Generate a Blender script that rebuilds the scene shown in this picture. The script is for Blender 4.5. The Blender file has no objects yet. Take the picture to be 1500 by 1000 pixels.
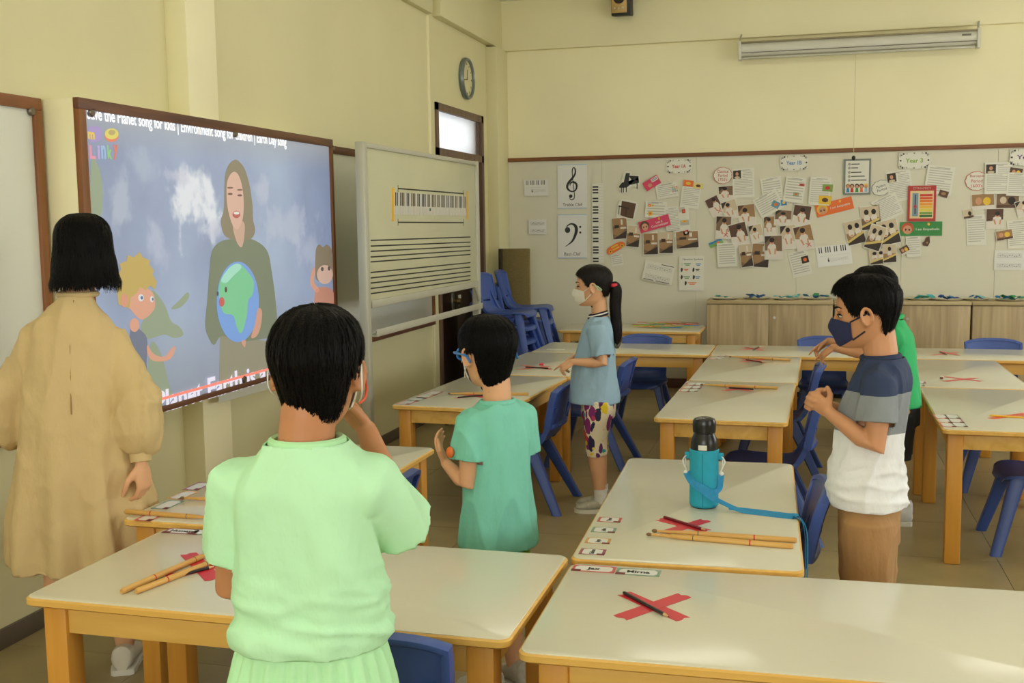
import bpy, bmesh, math, random
from mathutils import Vector, Matrix, noise
PI = math.pi
R = math.radians
random.seed(7)
scene = bpy.context.scene
col = scene.collection

# ---------------------------------------------------------------- camera
CAM_H = 1.52
FPX = 1597.7                      # focal length in pixels of the 1500 x 1000 frame
YAW, PITCH, ROLL = R(15.165), R(6.175), R(-0.769)
def cam_axes():
    cy, sy, cp, sp = math.cos(YAW), math.sin(YAW), math.cos(PITCH), math.sin(PITCH)
    f = Vector((-sy*cp, cy*cp, -sp)); r = Vector((cy, sy, 0)); u = r.cross(f)
    c, s = math.cos(ROLL), math.sin(ROLL)
    return c*r + s*u, -s*r + c*u, f
CR, CU, CF = cam_axes()
cam_data = bpy.data.cameras.new('camera')
cam_data.sensor_width = 36.0
cam_data.lens = FPX / 1500 * 36
cam_data.clip_start = 0.05
cam = bpy.data.objects.new('camera', cam_data)
col.objects.link(cam)
cam.matrix_world = Matrix(((CR.x, CU.x, -CF.x, 0), (CR.y, CU.y, -CF.y, 0), (CR.z, CU.z, -CF.z, CAM_H), (0, 0, 0, 1)))
scene.camera = cam
def px(x, y, X=None, Y=None, Z=None):
    """the point of the room's plane X=, Y= or Z= that is seen at photo pixel x, y"""
    d = CR*((x-750)/FPX) - CU*((y-500)/FPX) + CF
    if Z is not None: t = (Z-CAM_H)/d.z
    elif X is not None: t = X/d.x
    else: t = Y/d.y
    return Vector((0, 0, CAM_H)) + d*t

# ---------------------------------------------------------------- world, lights, exposure
world = bpy.data.worlds.new('world'); scene.world = world
world.use_nodes = True
bg = world.node_tree.nodes['Background']
bg.inputs[0].default_value = (0.92, 0.96, 1.0, 1)
bg.inputs[1].default_value = 3.0
def area(name, loc, rot, sx, sy, power, colr):
    l = bpy.data.lights.new(name, 'AREA'); l.shape = 'RECTANGLE'; l.size = sx; l.size_y = sy
    l.energy = power; l.color = colr
    o = bpy.data.objects.new(name, l); col.objects.link(o); o.location = loc; o.rotation_euler = rot
    return o
# lamps added just inside the rear and right windows stand in for daylight
area('added_daylight_lamp_rear', (-0.65, -2.32, 1.9), (R(90), 0, 0), 3.6, 1.4, 72, (1.0, 1.0, 0.92))
area('added_daylight_lamp_right', (4.12, 4.6, 1.75), (R(90), 0, R(90)), 9.2, 1.4, 86, (1.0, 1.0, 0.92))  # lengthened beyond the openings to brighten the back wall
scene.view_settings.view_transform = 'Standard'
scene.view_settings.look = 'None'
scene.view_settings.gamma = 1.0
scene.view_settings.use_curve_mapping = False
scene.view_settings.exposure = 0.0
scene.cycles.use_denoising = True
scene.cycles.max_bounces = 8
scene.cycles.diffuse_bounces = 5
scene.cycles.caustics_reflective = False
scene.cycles.caustics_refractive = False
scene.cycles.sample_clamp_indirect = 6

# ---------------------------------------------------------------- materials
MATS = {}
def srgb(r, g, b):
    f = lambda c: (c/255/12.92) if c/255 <= 0.04045 else ((c/255+0.055)/1.055)**2.4
    return (f(r), f(g), f(b))
def mat(name, colr, rough=0.5, var=0.06, scale=6.0, bump=0.0, bscale=80.0, spec=0.5, metal=0.0, coat=0.0, emit=0.0, emitc=None, alpha=1.0, trans=0.0, sss=0.0, stretch=None, bdist=0.004):
    """principled material with a procedural mottling of its colour and a fine bump"""
    if name in MATS: return MATS[name]
    m = bpy.data.materials.new(name); m.use_nodes = True
    nt = m.node_tree; p = nt.nodes['Principled BSDF']
    p.inputs['Roughness'].default_value = rough
    p.inputs['Specular IOR Level'].default_value = spec
    p.inputs['Metallic'].default_value = metal
    p.inputs['Coat Weight'].default_value = coat
    p.inputs['Alpha'].default_value = alpha
    p.inputs['Transmission Weight'].default_value = trans
    if sss:
        p.inputs['Subsurface Weight'].default_value = sss
        p.inputs['Subsurface Radius'].default_value = (0.012, 0.005, 0.003)
        p.inputs['Subsurface Scale'].default_value = 1.0
    c = Vector(colr)
    tc = nt.nodes.new('ShaderNodeTexCoord')
    src = tc.outputs['Object']
    if stretch:
        mp = nt.nodes.new('ShaderNodeMapping'); mp.inputs['Scale'].default_value = stretch
        nt.links.new(src, mp.inputs['Vector']); src = mp.outputs['Vector']
    if var:
        n = nt.nodes.new('ShaderNodeTexNoise'); n.inputs['Scale'].default_value = scale; n.inputs['Detail'].default_value = 5
        nt.links.new(src, n.inputs['Vector'])
        rp = nt.nodes.new('ShaderNodeValToRGB')
        rp.color_ramp.elements[0].position = 0.3; rp.color_ramp.elements[1].position = 0.7
        rp.color_ramp.elements[0].color = (*(c*(1-var)), 1); rp.color_ramp.elements[1].color = (*[min(1, x) for x in c*(1+var)], 1)
        nt.links.new(n.outputs['Fac'], rp.inputs['Fac'])
        nt.links.new(rp.outputs['Color'], p.inputs['Base Color'])
    else:
        p.inputs['Base Color'].default_value = (*c, 1)
    if bump:
        b = nt.nodes.new('ShaderNodeBump'); b.inputs['Strength'].default_value = bump; b.inputs['Distance'].default_value = bdist
        n2 = nt.nodes.new('ShaderNodeTexNoise'); n2.inputs['Scale'].default_value = bscale; n2.inputs['Detail'].default_value = 4
        nt.links.new(src, n2.inputs['Vector'])
        nt.links.new(n2.outputs['Fac'], b.inputs['Height']); nt.links.new(b.outputs['Normal'], p.inputs['Normal'])
    if emit:
        p.inputs['Emission Color'].default_value = (*(emitc or colr), 1); p.inputs['Emission Strength'].default_value = emit
    MATS[name] = m
    return m
def wood(name, c1, c2, rough=0.45, scale=3.0, axis='X', dist=4.0, coat=0.0):
    """streaky wood: noise stretched along one axis of the object"""
    if name in MATS: return MATS[name]
    m = bpy.data.materials.new(name); m.use_nodes = True
    nt = m.node_tree; p = nt.nodes['Principled BSDF']; p.inputs['Roughness'].default_value = rough
    p.inputs['Coat Weight'].default_value = coat
    tc = nt.nodes.new('ShaderNodeTexCoord'); mp = nt.nodes.new('ShaderNodeMapping')
    s = {'X': (0.6, 9, 9), 'Y': (9, 0.6, 9), 'Z': (9, 9, 0.6)}[axis]
    mp.inputs['Scale'].default_value = s
    n = nt.nodes.new('ShaderNodeTexNoise'); n.inputs['Scale'].default_value = scale; n.inputs['Detail'].default_value = 8; n.inputs['Distortion'].default_value = dist*0.15
    rp = nt.nodes.new('ShaderNodeValToRGB'); rp.color_ramp.elements[0].position = 0.32; rp.color_ramp.elements[1].position = 0.7
    rp.color_ramp.elements[0].color = (*c1, 1); rp.color_ramp.elements[1].color = (*c2, 1)
    nt.links.new(tc.outputs['Object'], mp.inputs['Vector']); nt.links.new(mp.outputs['Vector'], n.inputs['Vector'])
    nt.links.new(n.outputs['Fac'], rp.inputs['Fac']); nt.links.new(rp.outputs['Color'], p.inputs['Base Color'])
    b = nt.nodes.new('ShaderNodeBump'); b.inputs['Strength'].default_value = 0.08; b.inputs['Distance'].default_value = 0.002
    nt.links.new(n.outputs['Fac'], b.inputs['Height']); nt.links.new(b.outputs['Normal'], p.inputs['Normal'])
    MATS[name] = m
    return m

# ---------------------------------------------------------------- mesh helpers
def frame(t, hint=Vector((0, 0, 1))):
    t = t.normalized()
    if abs(t.dot(hint)) > 0.95: hint = Vector((0, 1, 0)) if abs(t.y) < 0.9 else Vector((1, 0, 0))
    s = hint.cross(t).normalized()
    return s, t.cross(s)
class MB:
    """collects shapes into one bmesh"""
    def __init__(self): self.bm = bmesh.new(); self.mi = 0
    def _tag(self, faces):
        for f in faces: f.material_index = self.mi
        return faces
    def box(self, c, s, bevel=0.0, seg=2, rot=None):
        r = bmesh.ops.create_cube(self.bm, size=1.0)
        vs = r['verts']
        mtx = Matrix.Translation(Vector(c)) @ (rot.to_4x4() if rot else Matrix.Identity(4)) @ Matrix.Diagonal((*s, 1))
        bmesh.ops.transform(self.bm, matrix=mtx, verts=vs)
        fs = set(f for v in vs for f in v.link_faces)
        self._tag(fs)
        if bevel:
            es = list(set(e for v in vs for e in v.link_edges))
            o = bmesh.ops.bevel(self.bm, geom=es, offset=bevel, segments=seg, profile=0.5, affect='EDGES')
            self._tag(o['faces'])
        return self
    def b2(self, lo, hi, bevel=0.0, seg=2):
        lo, hi = Vector(lo), Vector(hi)
        return self.box((lo+hi)/2, hi-lo, bevel, seg)
    def rings(self, rings, cap=True, close=True):
        vv = [[self.bm.verts.new(p) for p in r] for r in rings]
        n = len(vv[0]); fs = []
        for a, b in zip(vv, vv[1:]):
            for i in range(n if close else n-1):
                j = (i+1) % n
                fs.append(self.bm.faces.new((a[i], a[j], b[j], b[i])))
        if cap:
            fs.append(self.bm.faces.new(list(reversed(vv[0])))); fs.append(self.bm.faces.new(vv[-1]))
        self._tag(fs)
        return self
    def tube(self, pts, rad, n=12, cap=True, round_ends=False, flat=None, hint=Vector((0, 0, 1))):
        """tapered tube along a polyline; rad a number or one per point; flat = (side, normal) scale"""
        pts = [Vector(p) for p in pts]
        rad = [rad]*len(pts) if isinstance(rad, (int, float)) else list(rad)
        if round_ends:
            t0 = (pts[0]-pts[1]).normalized(); t1 = (pts[-1]-pts[-2]).normalized()
            pre = [(pts[0]+t0*rad[0]*math.sin(a), rad[0]*math.cos(a)) for a in (R(82), R(60), R(30))]
            post = [(pts[-1]+t1*rad[-1]*math.sin(a), rad[-1]*math.cos(a)) for a in (R(30), R(60), R(82))]
            pts = [p for p, _ in pre]+pts+[p for p, _ in post]; rad = [r for _, r in pre]+rad+[r for _, r in post]
        out = []; prev = None
        for i, p in enumerate(pts):
            t = (pts[min(i+1, len(pts)-1)]-pts[max(i-1, 0)])
            if prev is None: s, u = frame(t, hint)
            else:
                t = t.normalized(); s = prev - t*prev.dot(t); s.normalize(); u = t.cross(s)
            prev = s
            fs, fu = flat or (1, 1)
            out.append([p + (s*math.cos(a)*fs + u*math.sin(a)*fu)*rad[i] for a in [2*PI*k/n for k in range(n)]])
        return self.rings(out, cap)
    def lathe(self, prof, n=24, c=(0, 0, 0)):
        c = Vector(c)
        return self.rings([[c+Vector((r*math.cos(2*PI*k/n), r*math.sin(2*PI*k/n), z)) for k in range(n)] for r, z in prof])
    def poly(self, pts, thick, up=Vector((0, 0, 1))):
        """prism: a planar outline given thickness along up"""
        pts = [Vector(p) for p in pts]; up = Vector(up)
        return self.rings([[p for p in pts], [p+up*thick for p in pts]])
    def face(self, pts):
        f = self.bm.faces.new([self.bm.verts.new(p) for p in pts]); f.material_index = self.mi
        return self
    def ell(self, c, r, n=20, m=12, rot=None):
        c = Vector(c); rs = []
        for i in range(m+1):
            a = -PI/2 + PI*i/m; a = max(-PI/2+0.06, min(PI/2-0.06, a))
            ring = []
            for k in range(n):
                v = Vector((r[0]*math.cos(a)*math.cos(2*PI*k/n), r[1]*math.cos(a)*math.sin(2*PI*k/n), r[2]*math.sin(a)))
                if rot: v = rot @ v
                ring.append(c+v)
            rs.append(ring)
        return self.rings(rs)
    def mesh(self, name='mesh', smooth=30):
        bmesh.ops.recalc_face_normals(self.bm, faces=self.bm.faces[:])
        me = bpy.data.meshes.new(name); self.bm.to_mesh(me); self.bm.free()
        if smooth is not None:
            for f in me.polygons: f.use_smooth = True
            me.set_sharp_from_angle(angle=R(smooth))
        return me
def obj(name, mb, mats, parent=None, smooth=30, loc=None, rot=None):
    me = mb.mesh(name, smooth) if isinstance(mb, MB) else mb
    o = bpy.data.objects.new(name, me); col.objects.link(o)
    if not isinstance(mats, (list, tuple)): mats = [mats]
    if not me.materials:
        for m in mats: me.materials.append(m)
    if parent: o.parent = parent
    if loc is not None: o.location = loc
    if rot is not None: o.rotation_euler = rot
    return o
def tag(o, label=None, cat=None, group=None, kind=None):
    if label: o['label'] = label
    if cat: o['category'] = cat
    if group: o['group'] = group
    if kind: o['kind'] = kind
    return o
def thing(name, label, cat, loc=(0, 0, 0), rz=0, group=None):
    o = bpy.data.objects.new(name, None); col.objects.link(o)
    o.empty_display_size = 0.1; o.location = loc; o.rotation_euler = (0, 0, rz)
    return tag(o, label, cat, group)
def struct(name, mb, mats, parent=None, smooth=30):
    o = obj(name, mb, mats, parent, smooth)
    if not parent: o['kind'] = 'structure'
    return o
def copy_tree(o, parent=None):
    c = o.copy(); col.objects.link(c)
    if parent: c.parent = parent
    for ch in list(o.children): copy_tree(ch, c)
    return c
FONT_CACHE = {}
def text_mesh(s, size, ext=0.0006, align='CENTER', space=1.0, sx=1.0, bold=0.0):
    """lettering as a thin mesh lying in its own x-y plane, facing +z"""
    cu = bpy.data.curves.new('lettering', 'FONT'); cu.body = s; cu.size = size; cu.extrude = ext
    cu.align_x = align; cu.align_y = 'CENTER'; cu.space_character = space; cu.offset = bold; cu.resolution_u = 3
    ob = bpy.data.objects.new('lettering', cu); col.objects.link(ob)
    bpy.context.view_layer.update()
    me = bpy.data.meshes.new_from_object(ob.evaluated_get(bpy.context.evaluated_depsgraph_get()))
    bpy.data.objects.remove(ob); bpy.data.curves.remove(cu)
    if sx != 1.0: me.transform(Matrix.Diagonal((sx, 1, 1, 1)))
    me.materials.clear()
    return me
# ================================================================ the room
XW = -2.82          # left wall
YB = 9.98           # back wall
XR, YF, ZC = 4.2, -2.4, 3.55
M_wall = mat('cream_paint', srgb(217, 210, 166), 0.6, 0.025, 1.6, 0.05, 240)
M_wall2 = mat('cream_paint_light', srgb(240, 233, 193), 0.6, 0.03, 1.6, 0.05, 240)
M_ceil = mat('ceiling_white', srgb(240, 238, 225), 0.8, 0.02)
M_brown = wood('brown_stained_trim', srgb(104, 62, 34), srgb(140, 88, 48), 0.45, 3, 'X')
M_brownz = wood('brown_stained_trim_upright', srgb(112, 68, 34), srgb(150, 94, 48), 0.45, 3, 'Z')
M_tile = mat('olive_vinyl_tile', srgb(152, 136, 94), 0.33, 0.10, 5, 0.04, 60, spec=0.45)
M_grout = mat('tile_joint', srgb(96, 84, 60), 0.8, 0.1)
M_skirt = mat('grey_brown_skirting', srgb(96, 84, 70), 0.5, 0.05)

# floor: a slab and its vinyl tiles
fl = struct('floor', MB().b2((XW-0.2, YF-0.2, -0.12), (XR+0.2, YB+0.2, -0.004)), M_grout)
ts = 0.61
tile_me = MB().b2((-ts/2+0.0012, -ts/2+0.0012, -0.006), (ts/2-0.0012, ts/2-0.0012, 0.0)).mesh('tile', None)
tile_me.materials.append(M_tile)
ny = int((YB-1.2)/ts)+1; nx = int((XR-XW)/ts)
k = 0
for j in range(ny):
    for i in range(nx):
        x = XW+ts*(i+0.5); y = YB-ts*(j+0.5)
        o = obj('tile', tile_me, M_tile, fl, loc=(x, y, 0)); k += 1
struct('floor_rear', MB().b2((XW, YF, -0.006), (XR, YB-ts*ny-0.0012, 0.0)), M_tile, None)

# left wall with a real opening for the door and its transom
DY0, DY1, DZ1 = 8.19, 9.48, 2.47
mb = MB()
mb.b2((XW-0.18, YF, 0), (XW, DY0, ZC)); mb.b2((XW-0.18, DY1, 0), (XW, YB+0.18, ZC)); mb.b2((XW-0.18, DY0, DZ1), (XW, DY1, ZC))
wl = struct('wall_left', mb, M_wall)
# pilaster on the left wall
p0 = px(240, 0, X=XW); pa = px(271, 0, Y=p0.y); pb = px(314, 0, X=pa.x)
struct('trim_1', MB().b2((XW-0.01, p0.y, 0), (pa.x, pb.y, ZC), 0.004), M_wall2)
# upper beams along the left wall (a short jog between them) and the back wall
struct('trim_2', MB().b2((XW-0.01, YF+0.01, 3.11), (XW+0.05, 8.06, ZC), 0.006), M_wall)
struct('trim_3', MB().b2((XW-0.01, 8.18, 3.115), (XW+0.07, YB-0.02, ZC), 0.006), M_wall)
struct('trim_4', MB().b2((XW-0.01, 8.035, 0.0), (XW+0.012, 8.07, 3.10), 0.004), M_wall2)
# column in the corner
struct('trim_5', MB().b2((XW-0.01, 9.63, 0), (XW+0.105, YB+0.01, 3.10), 0.008), M_wall)
wb = struct('wall_back', MB().b2((XW-0.18, YB, 0), (XR+0.18, YB+0.18, ZC)), M_wall2)
struct('trim_6', MB().b2((XW+0.06, YB-0.05, 3.10), (XR, YB+0.01, ZC), 0.006), M_wall2)
# right wall and rear wall with window openings (behind the camera, they let the daylight in)
def wall_with_windows(name, a, b, y0, y1, axis, t0, t1, wins, z0, z1):
    mb = MB(); edges = [a]
    for w0, w1 in wins: edges += [w0, w1]
    edges.append(b)
    def bx(u0, u1, za, zb):
        if axis == 'Y': mb.b2((t0, u0, za), (t1, u1, zb))
        else: mb.b2((u0, t0, za), (u1, t1, zb))
    bx(a, b, 0, z0); bx(a, b, z1, ZC)
    for i in range(0, len(edges), 2): bx(edges[i], edges[i+1], z0, z1)
    return struct(name, mb, M_wall)
rw = [(0.0, 1.9), (2.25, 4.15), (4.5, 6.4), (6.75, 8.65)]  # last opening added to bring more light to the back of the room
fw = [(-2.5, -0.8), (-0.5, 1.2)]
wall_with_windows('wall_right', YF, YB, 0, 0, 'Y', XR, XR+0.15, rw, 1.0, 2.5)
wall_with_windows('wall_rear', XW, XR, 0, 0, 'X', YF-0.15, YF, fw, 1.15, 2.65)
M_frame = mat('window_frame_grey', srgb(150, 140, 125), 0.5, 0.03)
M_glass = mat('window_glass', (0.95, 0.97, 1.0), 0.02, 0, spec=0.5, trans=1.0)
wi = 0
for (a, b), ax in [(w, 'Y') for w in rw]+[(w, 'X') for w in fw]:
    wi += 1
    z0, z1 = (1.0, 2.5) if ax == 'Y' else (1.15, 2.65)
    mb = MB()
    T = (XR+0.06, XR+0.11) if ax == 'Y' else (YF-0.11, YF-0.06)
    def fb(u0, u1, za, zb, e=0.0):
        if ax == 'Y': mb.b2((T[0]-e, u0, za), (T[1]+e, u1, zb))
        else: mb.b2((u0, T[0]-e, za), (u1, T[1]+e, zb))
    fb(a, b, z0, z0+0.06); fb(a, b, z1-0.06, z1); fb(a, a+0.06, z0, z1); fb(b-0.06, b, z0, z1); fb((a+b)/2-0.03, (a+b)/2+0.03, z0, z1)
    struct('window_%d' % (wi+1), mb, M_frame)
struct('ceiling', MB().b2((XW-0.18, YF-0.15, ZC), (XR+0.15, YB+0.18, ZC+0.12)), M_ceil)
# ceiling battens (fluorescent tubes, switched on), overhead and out of the picture
M_tube = mat('lit_fluorescent_tube', (1, 1, 1), 0.5, 0, emit=14.0, emitc=(1.0, 0.98, 0.82))
M_batten = mat('white_enamel', srgb(235, 235, 230), 0.4, 0.02)
for (lx, ly) in [(-1.2, 1.2), (-1.2, 4.6), (-1.2, 7.8), (1.9, 1.2), (1.9, 4.6), (1.9, 7.8)]:
    t = thing('ceiling_light', 'white fluorescent batten with two lit tubes on the ceiling', 'light', (lx, ly, ZC), 0, 'fluorescent battens on the ceiling')
    obj('body', MB().box((0, 0, -0.03), (1.24, 0.16, 0.06), 0.008), M_batten, t)
    for s in (-1, 1): obj('tube', MB().tube([(-0.6, s*0.05, -0.08), (0.6, s*0.05, -0.08)], 0.016, 10), M_tube, t)
# skirting
struct('baseboard_left', MB().b2((XW-0.005, YF, 0), (XW+0.012, DY0-0.05, 0.075), 0.003), M_skirt)
struct('baseboard_back', MB().b2((XW+0.105, YB-0.03, 0), (XR, YB, 0.085), 0.003), mat('brown_skirting', srgb(96, 62, 44), 0.5, 0.05))

# window_1: the transom over the door, and the door itself
M_dframe = wood('door_frame_brown', srgb(92, 70, 56), srgb(120, 94, 76), 0.5, 3, 'Z')
M_door = wood('dark_brown_door', srgb(44, 26, 20), srgb(62, 38, 28), 0.35, 2.4, 'Z', coat=0.2)
mb = MB(); e = 0.06
TZ = 2.06
mb.b2((XW-0.14, DY0, DZ1-e), (XW+0.015, DY1, DZ1)); mb.b2((XW-0.14, DY0, 0), (XW+0.015, DY0+e, DZ1)); mb.b2((XW-0.14, DY1-e, 0), (XW+0.015, DY1, DZ1)); mb.b2((XW-0.14, DY0, TZ), (XW+0.015, DY1, TZ+e))
w1 = struct('window_1', mb, M_dframe)
obj('window_sash', MB().b2((XW-0.030, DY1-e-0.07, TZ+e), (XW-0.002, DY1-e-0.045, DZ1-e)), M_dframe, w1)
obj('pane', MB().b2((XW-0.020, DY0+e, TZ+e), (XW-0.014, DY1-e, DZ1-e)), mat('frosted_transom_glass', (0.96, 0.98, 1.0), 0.45, 0, trans=1.0), w1)
d = struct('door_1', MB().b2((XW-0.11, DY0+e, 0.01), (XW-0.065, DY1-e, TZ), 0.003), M_door)
M_brass = mat('dull_brass', srgb(190, 168, 110), 0.25, 0.05, metal=0.9)
M_steel = mat('brushed_steel', srgb(190, 190, 185), 0.3, 0.05, metal=0.9)
hp = px(664, 441, X=XW-0.06)
obj('door_plate', MB().b2((XW-0.067, hp.y-0.03, hp.z-0.09), (XW-0.058, hp.y+0.03, hp.z+0.07), 0.003), M_steel, d)
obj('door_knob', MB().tube([(XW-0.06, hp.y, hp.z), (XW-0.03, hp.y, hp.z), (XW-0.02, hp.y, hp.z), (XW+0.01, hp.y, hp.z)], [0.012, 0.012, 0.028, 0.024], 16), M_brass, d)
kp = px(673, 437, X=XW-0.06)
obj('key_tag', MB().b2((XW-0.064, kp.y-0.03, kp.z-0.04), (XW-0.058, kp.y+0.04, kp.z+0.03)), mat('white_card', srgb(235, 232, 222), 0.6, 0.02), d)
for z in (0.25, 1.62): obj('hinge', MB().b2((XW-0.07, DY1-e-0.012, z), (XW-0.045, DY1-e+0.012, z+0.1), 0.002), M_steel, d)

# ---------------------------------------------------------------- whiteboards on the left wall
M_wbd = mat('whiteboard_enamel', srgb(222, 224, 214), 0.22, 0.02, 2, spec=0.5)
M_bfr = wood('board_frame_wood', srgb(120, 70, 36), srgb(158, 98, 52), 0.45, 3, 'Y')
M_bfrd = wood('board_frame_dark', srgb(84, 50, 32), srgb(118, 74, 46), 0.45, 3, 'Y')
def wallboard(name, label, x, y0, y1, z0, z1, mfr, fr=0.045, depth=0.03):
    t = thing(name, label, 'whiteboard', (x, (y0+y1)/2, z0))
    cy = (y0+y1)/2
    def b(n, lo, hi, m, bev=0.003):
        lo = Vector(lo)-Vector((x, cy, z0)); hi = Vector(hi)-Vector((x, cy, z0))
        return obj(n, MB().b2(lo, hi, bev), m, t)
    b('panel', (x, y0+fr*0.5, z0+fr*0.5), (x+depth*0.6, y1-fr*0.5, z1-fr*0.5), M_wbd)
    b('frame_rail', (x, y0, z1-fr), (x+depth, y1, z1), mfr); b('frame_rail', (x, y0, z0), (x+depth, y1, z0+fr), mfr)
    b('frame_stile', (x, y0, z0+fr), (x+depth, y0+fr, z1-fr), M_brownz); b('frame_stile', (x, y1-fr, z0+fr), (x+depth, y1, z1-fr), M_brownz)
    return t, cy
wallboard('wall_whiteboard', 'wood framed whiteboard on the cream wall beside the teacher', XW, 1.75, 3.575, 0.742, 2.01, M_bfr)
XB = -2.655          # plane of the projected board's face
wallboard('wall_whiteboard', 'wood framed whiteboard on the wall behind the wheeled music board', XW, 5.92, 8.03, 0.745, 2.003, M_bfrd)
M_mag = mat('grey_magnet', srgb(120, 112, 100), 0.3, 0.1, metal=0.6)
def magnet(p, label):
    o = obj('magnet', MB().tube([(0, 0, 0), (0.008, 0, 0), (0.014, 0, 0)], [0.017, 0.017, 0.013], 16), M_mag, None, loc=p)
    tag(o, label, 'magnet', 'round magnets on the whiteboards')
magnet(px(44, 163, X=XW+0.019), 'round grey magnet at the upper corner of the whiteboard beside the teacher')

# the board that carries the projection stands proud of the wall on a cream box
BY0, BY1, BZ0, BZ1 = 3.59, 5.87, 0.74, 2.012
tb = thing('projection_board', 'brown framed board showing the projected earth song video', 'projection board', (XB, (BY0+BY1)/2, BZ0))
cyb = (BY0+BY1)/2
def bb(n, lo, hi, m, bev=0.002, parent=None):
    o0 = Vector((XB, cyb, BZ0))
    return obj(n, MB().b2(Vector(lo)-o0, Vector(hi)-o0, bev), m, parent or tb)
bb('backing_box', (XW, BY0+0.002, BZ0+0.002), (XB-0.012, BY1-0.002, BZ1-0.002), M_wall2)
bb('panel', (XB-0.012, BY0+0.02, BZ0+0.02), (XB-0.002, BY1-0.02, BZ1-0.02), M_wbd)
fr = 0.042
bb('frame_rail', (XB-0.012, BY0, BZ1-fr), (XB+0.014, BY1, BZ1), M_bfrd); frb = 0.024
bb('frame_rail', (XB-0.012, BY0, BZ0), (XB+0.014, BY1, BZ0+frb), M_bfrd)
bb('frame_stile', (XB-0.012, BY0, BZ0+frb), (XB+0.014, BY0+fr, BZ1-fr), M_brownz); bb('frame_stile', (XB-0.012, BY1-0.03, BZ0+frb), (XB+0.014, BY1, BZ1-fr), M_brownz)
for q, lab in (((132, 165), 'upper corner nearest the teacher'), ((343, 196), 'middle of its top edge'), ((486, 217), 'upper corner nearest the music board'), ((356, 555), 'bottom edge beside the song words')):
    magnet(px(q[0], q[1], X=XB), 'round grey magnet on the projected board, ' + lab)

# bulletin board covered in white paper on the back wall
M_paper = mat('white_backing_paper', srgb(216, 212, 192), 0.55, 0.02, 1.2, 0.12, 9)
yb = YB-0.012
t = thing('bulletin_board', 'long bulletin board covered in white paper behind the cabinets', 'bulletin board', (XW+0.105, yb, 0))
ox = XW+0.105
seams = [ox+0.0]+[px(x_, 300, Y=yb).x for x_ in (882, 1020, 1168, 1322, 1460)]+[2.9, XR-0.05]
for a, b in zip(seams, seams[1:]):
    obj('paper_sheet', MB().b2((a-ox+0.001, 0, 0.09), (b-ox-0.001, 0.012+0.001*((seams.index(a)) % 2), 2.10)), M_paper, t)
obj('trim_rail', MB().b2((0.0, -0.02, 2.09), (XR-0.05-ox, 0.011, 2.125), 0.003), M_brown, t)
YP = yb-0.002        # plane where the posters hang
# ================================================================ tables
M_lam = mat('cream_laminate', srgb(218, 214, 194), 0.17, 0.015, 3, spec=0.5)
M_edge = wood('beech_edge', srgb(214, 166, 80), srgb(232, 186, 100), 0.4, 3, 'X')
M_apr = wood('beech_apron', srgb(210, 164, 82), srgb(230, 188, 104), 0.42, 2.2, 'X')
M_leg = wood('beech_leg', srgb(198, 138, 50), srgb(214, 154, 64), 0.42, 2.6, 'Z')
TH = 0.61
def rrect(lx, ly, r, z, n=6):
    pts = []
    for cx, cy, a0 in ((lx-r, ly-r, 0), (-lx+r, ly-r, 90), (-lx+r, -ly+r, 180), (lx-r, -ly+r, 270)):
        for i in range(n+1):
            a = R(a0+90*i/n); pts.append(Vector((cx+r*math.cos(a), cy+r*math.sin(a), z)))
    return pts
def make_table(label, loc, rz, L=1.26, W=0.63, group='beech school tables'):
    t = thing('school_table', label, 'table', (loc[0], loc[1], 0), rz, group)
    lx, ly = L/2, W/2
    eb = MB()
    e = 0.006
    eb.rings([rrect(lx-e, ly-e, 0.03-e/2, TH-0.024), rrect(lx, ly, 0.03, TH-0.019), rrect(lx, ly, 0.03, TH-0.006), rrect(lx-0.004, ly-0.004, 0.028, TH-0.0022)])
    obj('edge_band', eb, M_edge, t, 40)
    lm = MB().rings([rrect(lx-0.0055, ly-0.0055, 0.027, TH-0.003), rrect(lx-0.0055, ly-0.0055, 0.027, TH-0.0006), rrect(lx-0.0075, ly-0.0075, 0.026, TH)])
    obj('tabletop', lm, M_lam, t, 50)
    lw, ins = 0.066, 0.042
    for sx in (-1, 1):
        for sy in (-1, 1):
            obj('leg', MB().box((sx*(lx-ins-lw/2), sy*(ly-ins*0.6-lw/2), (TH-0.024)/2), (lw, lw, TH-0.024), 0.006), M_leg, t)
    a0, a1 = TH-0.024-0.072, TH-0.0245
    for sy in (-1, 1): obj('apron', MB().b2((-lx+ins+lw, sy*(ly-ins*0.6-lw*0.30)-0.010, a0), (lx-ins-lw, sy*(ly-ins*0.6-lw*0.30)+0.010, a1), 0.002), M_apr, t)
    for sx in (-1, 1): obj('apron', MB().b2((sx*(lx-ins-lw*0.30)-0.010, -ly+ins*0.6+lw, a0), (sx*(lx-ins-lw*0.30)+0.010, ly-ins*0.6-lw, a1), 0.002), M_apr, t)
    return t
V = R(90)
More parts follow.
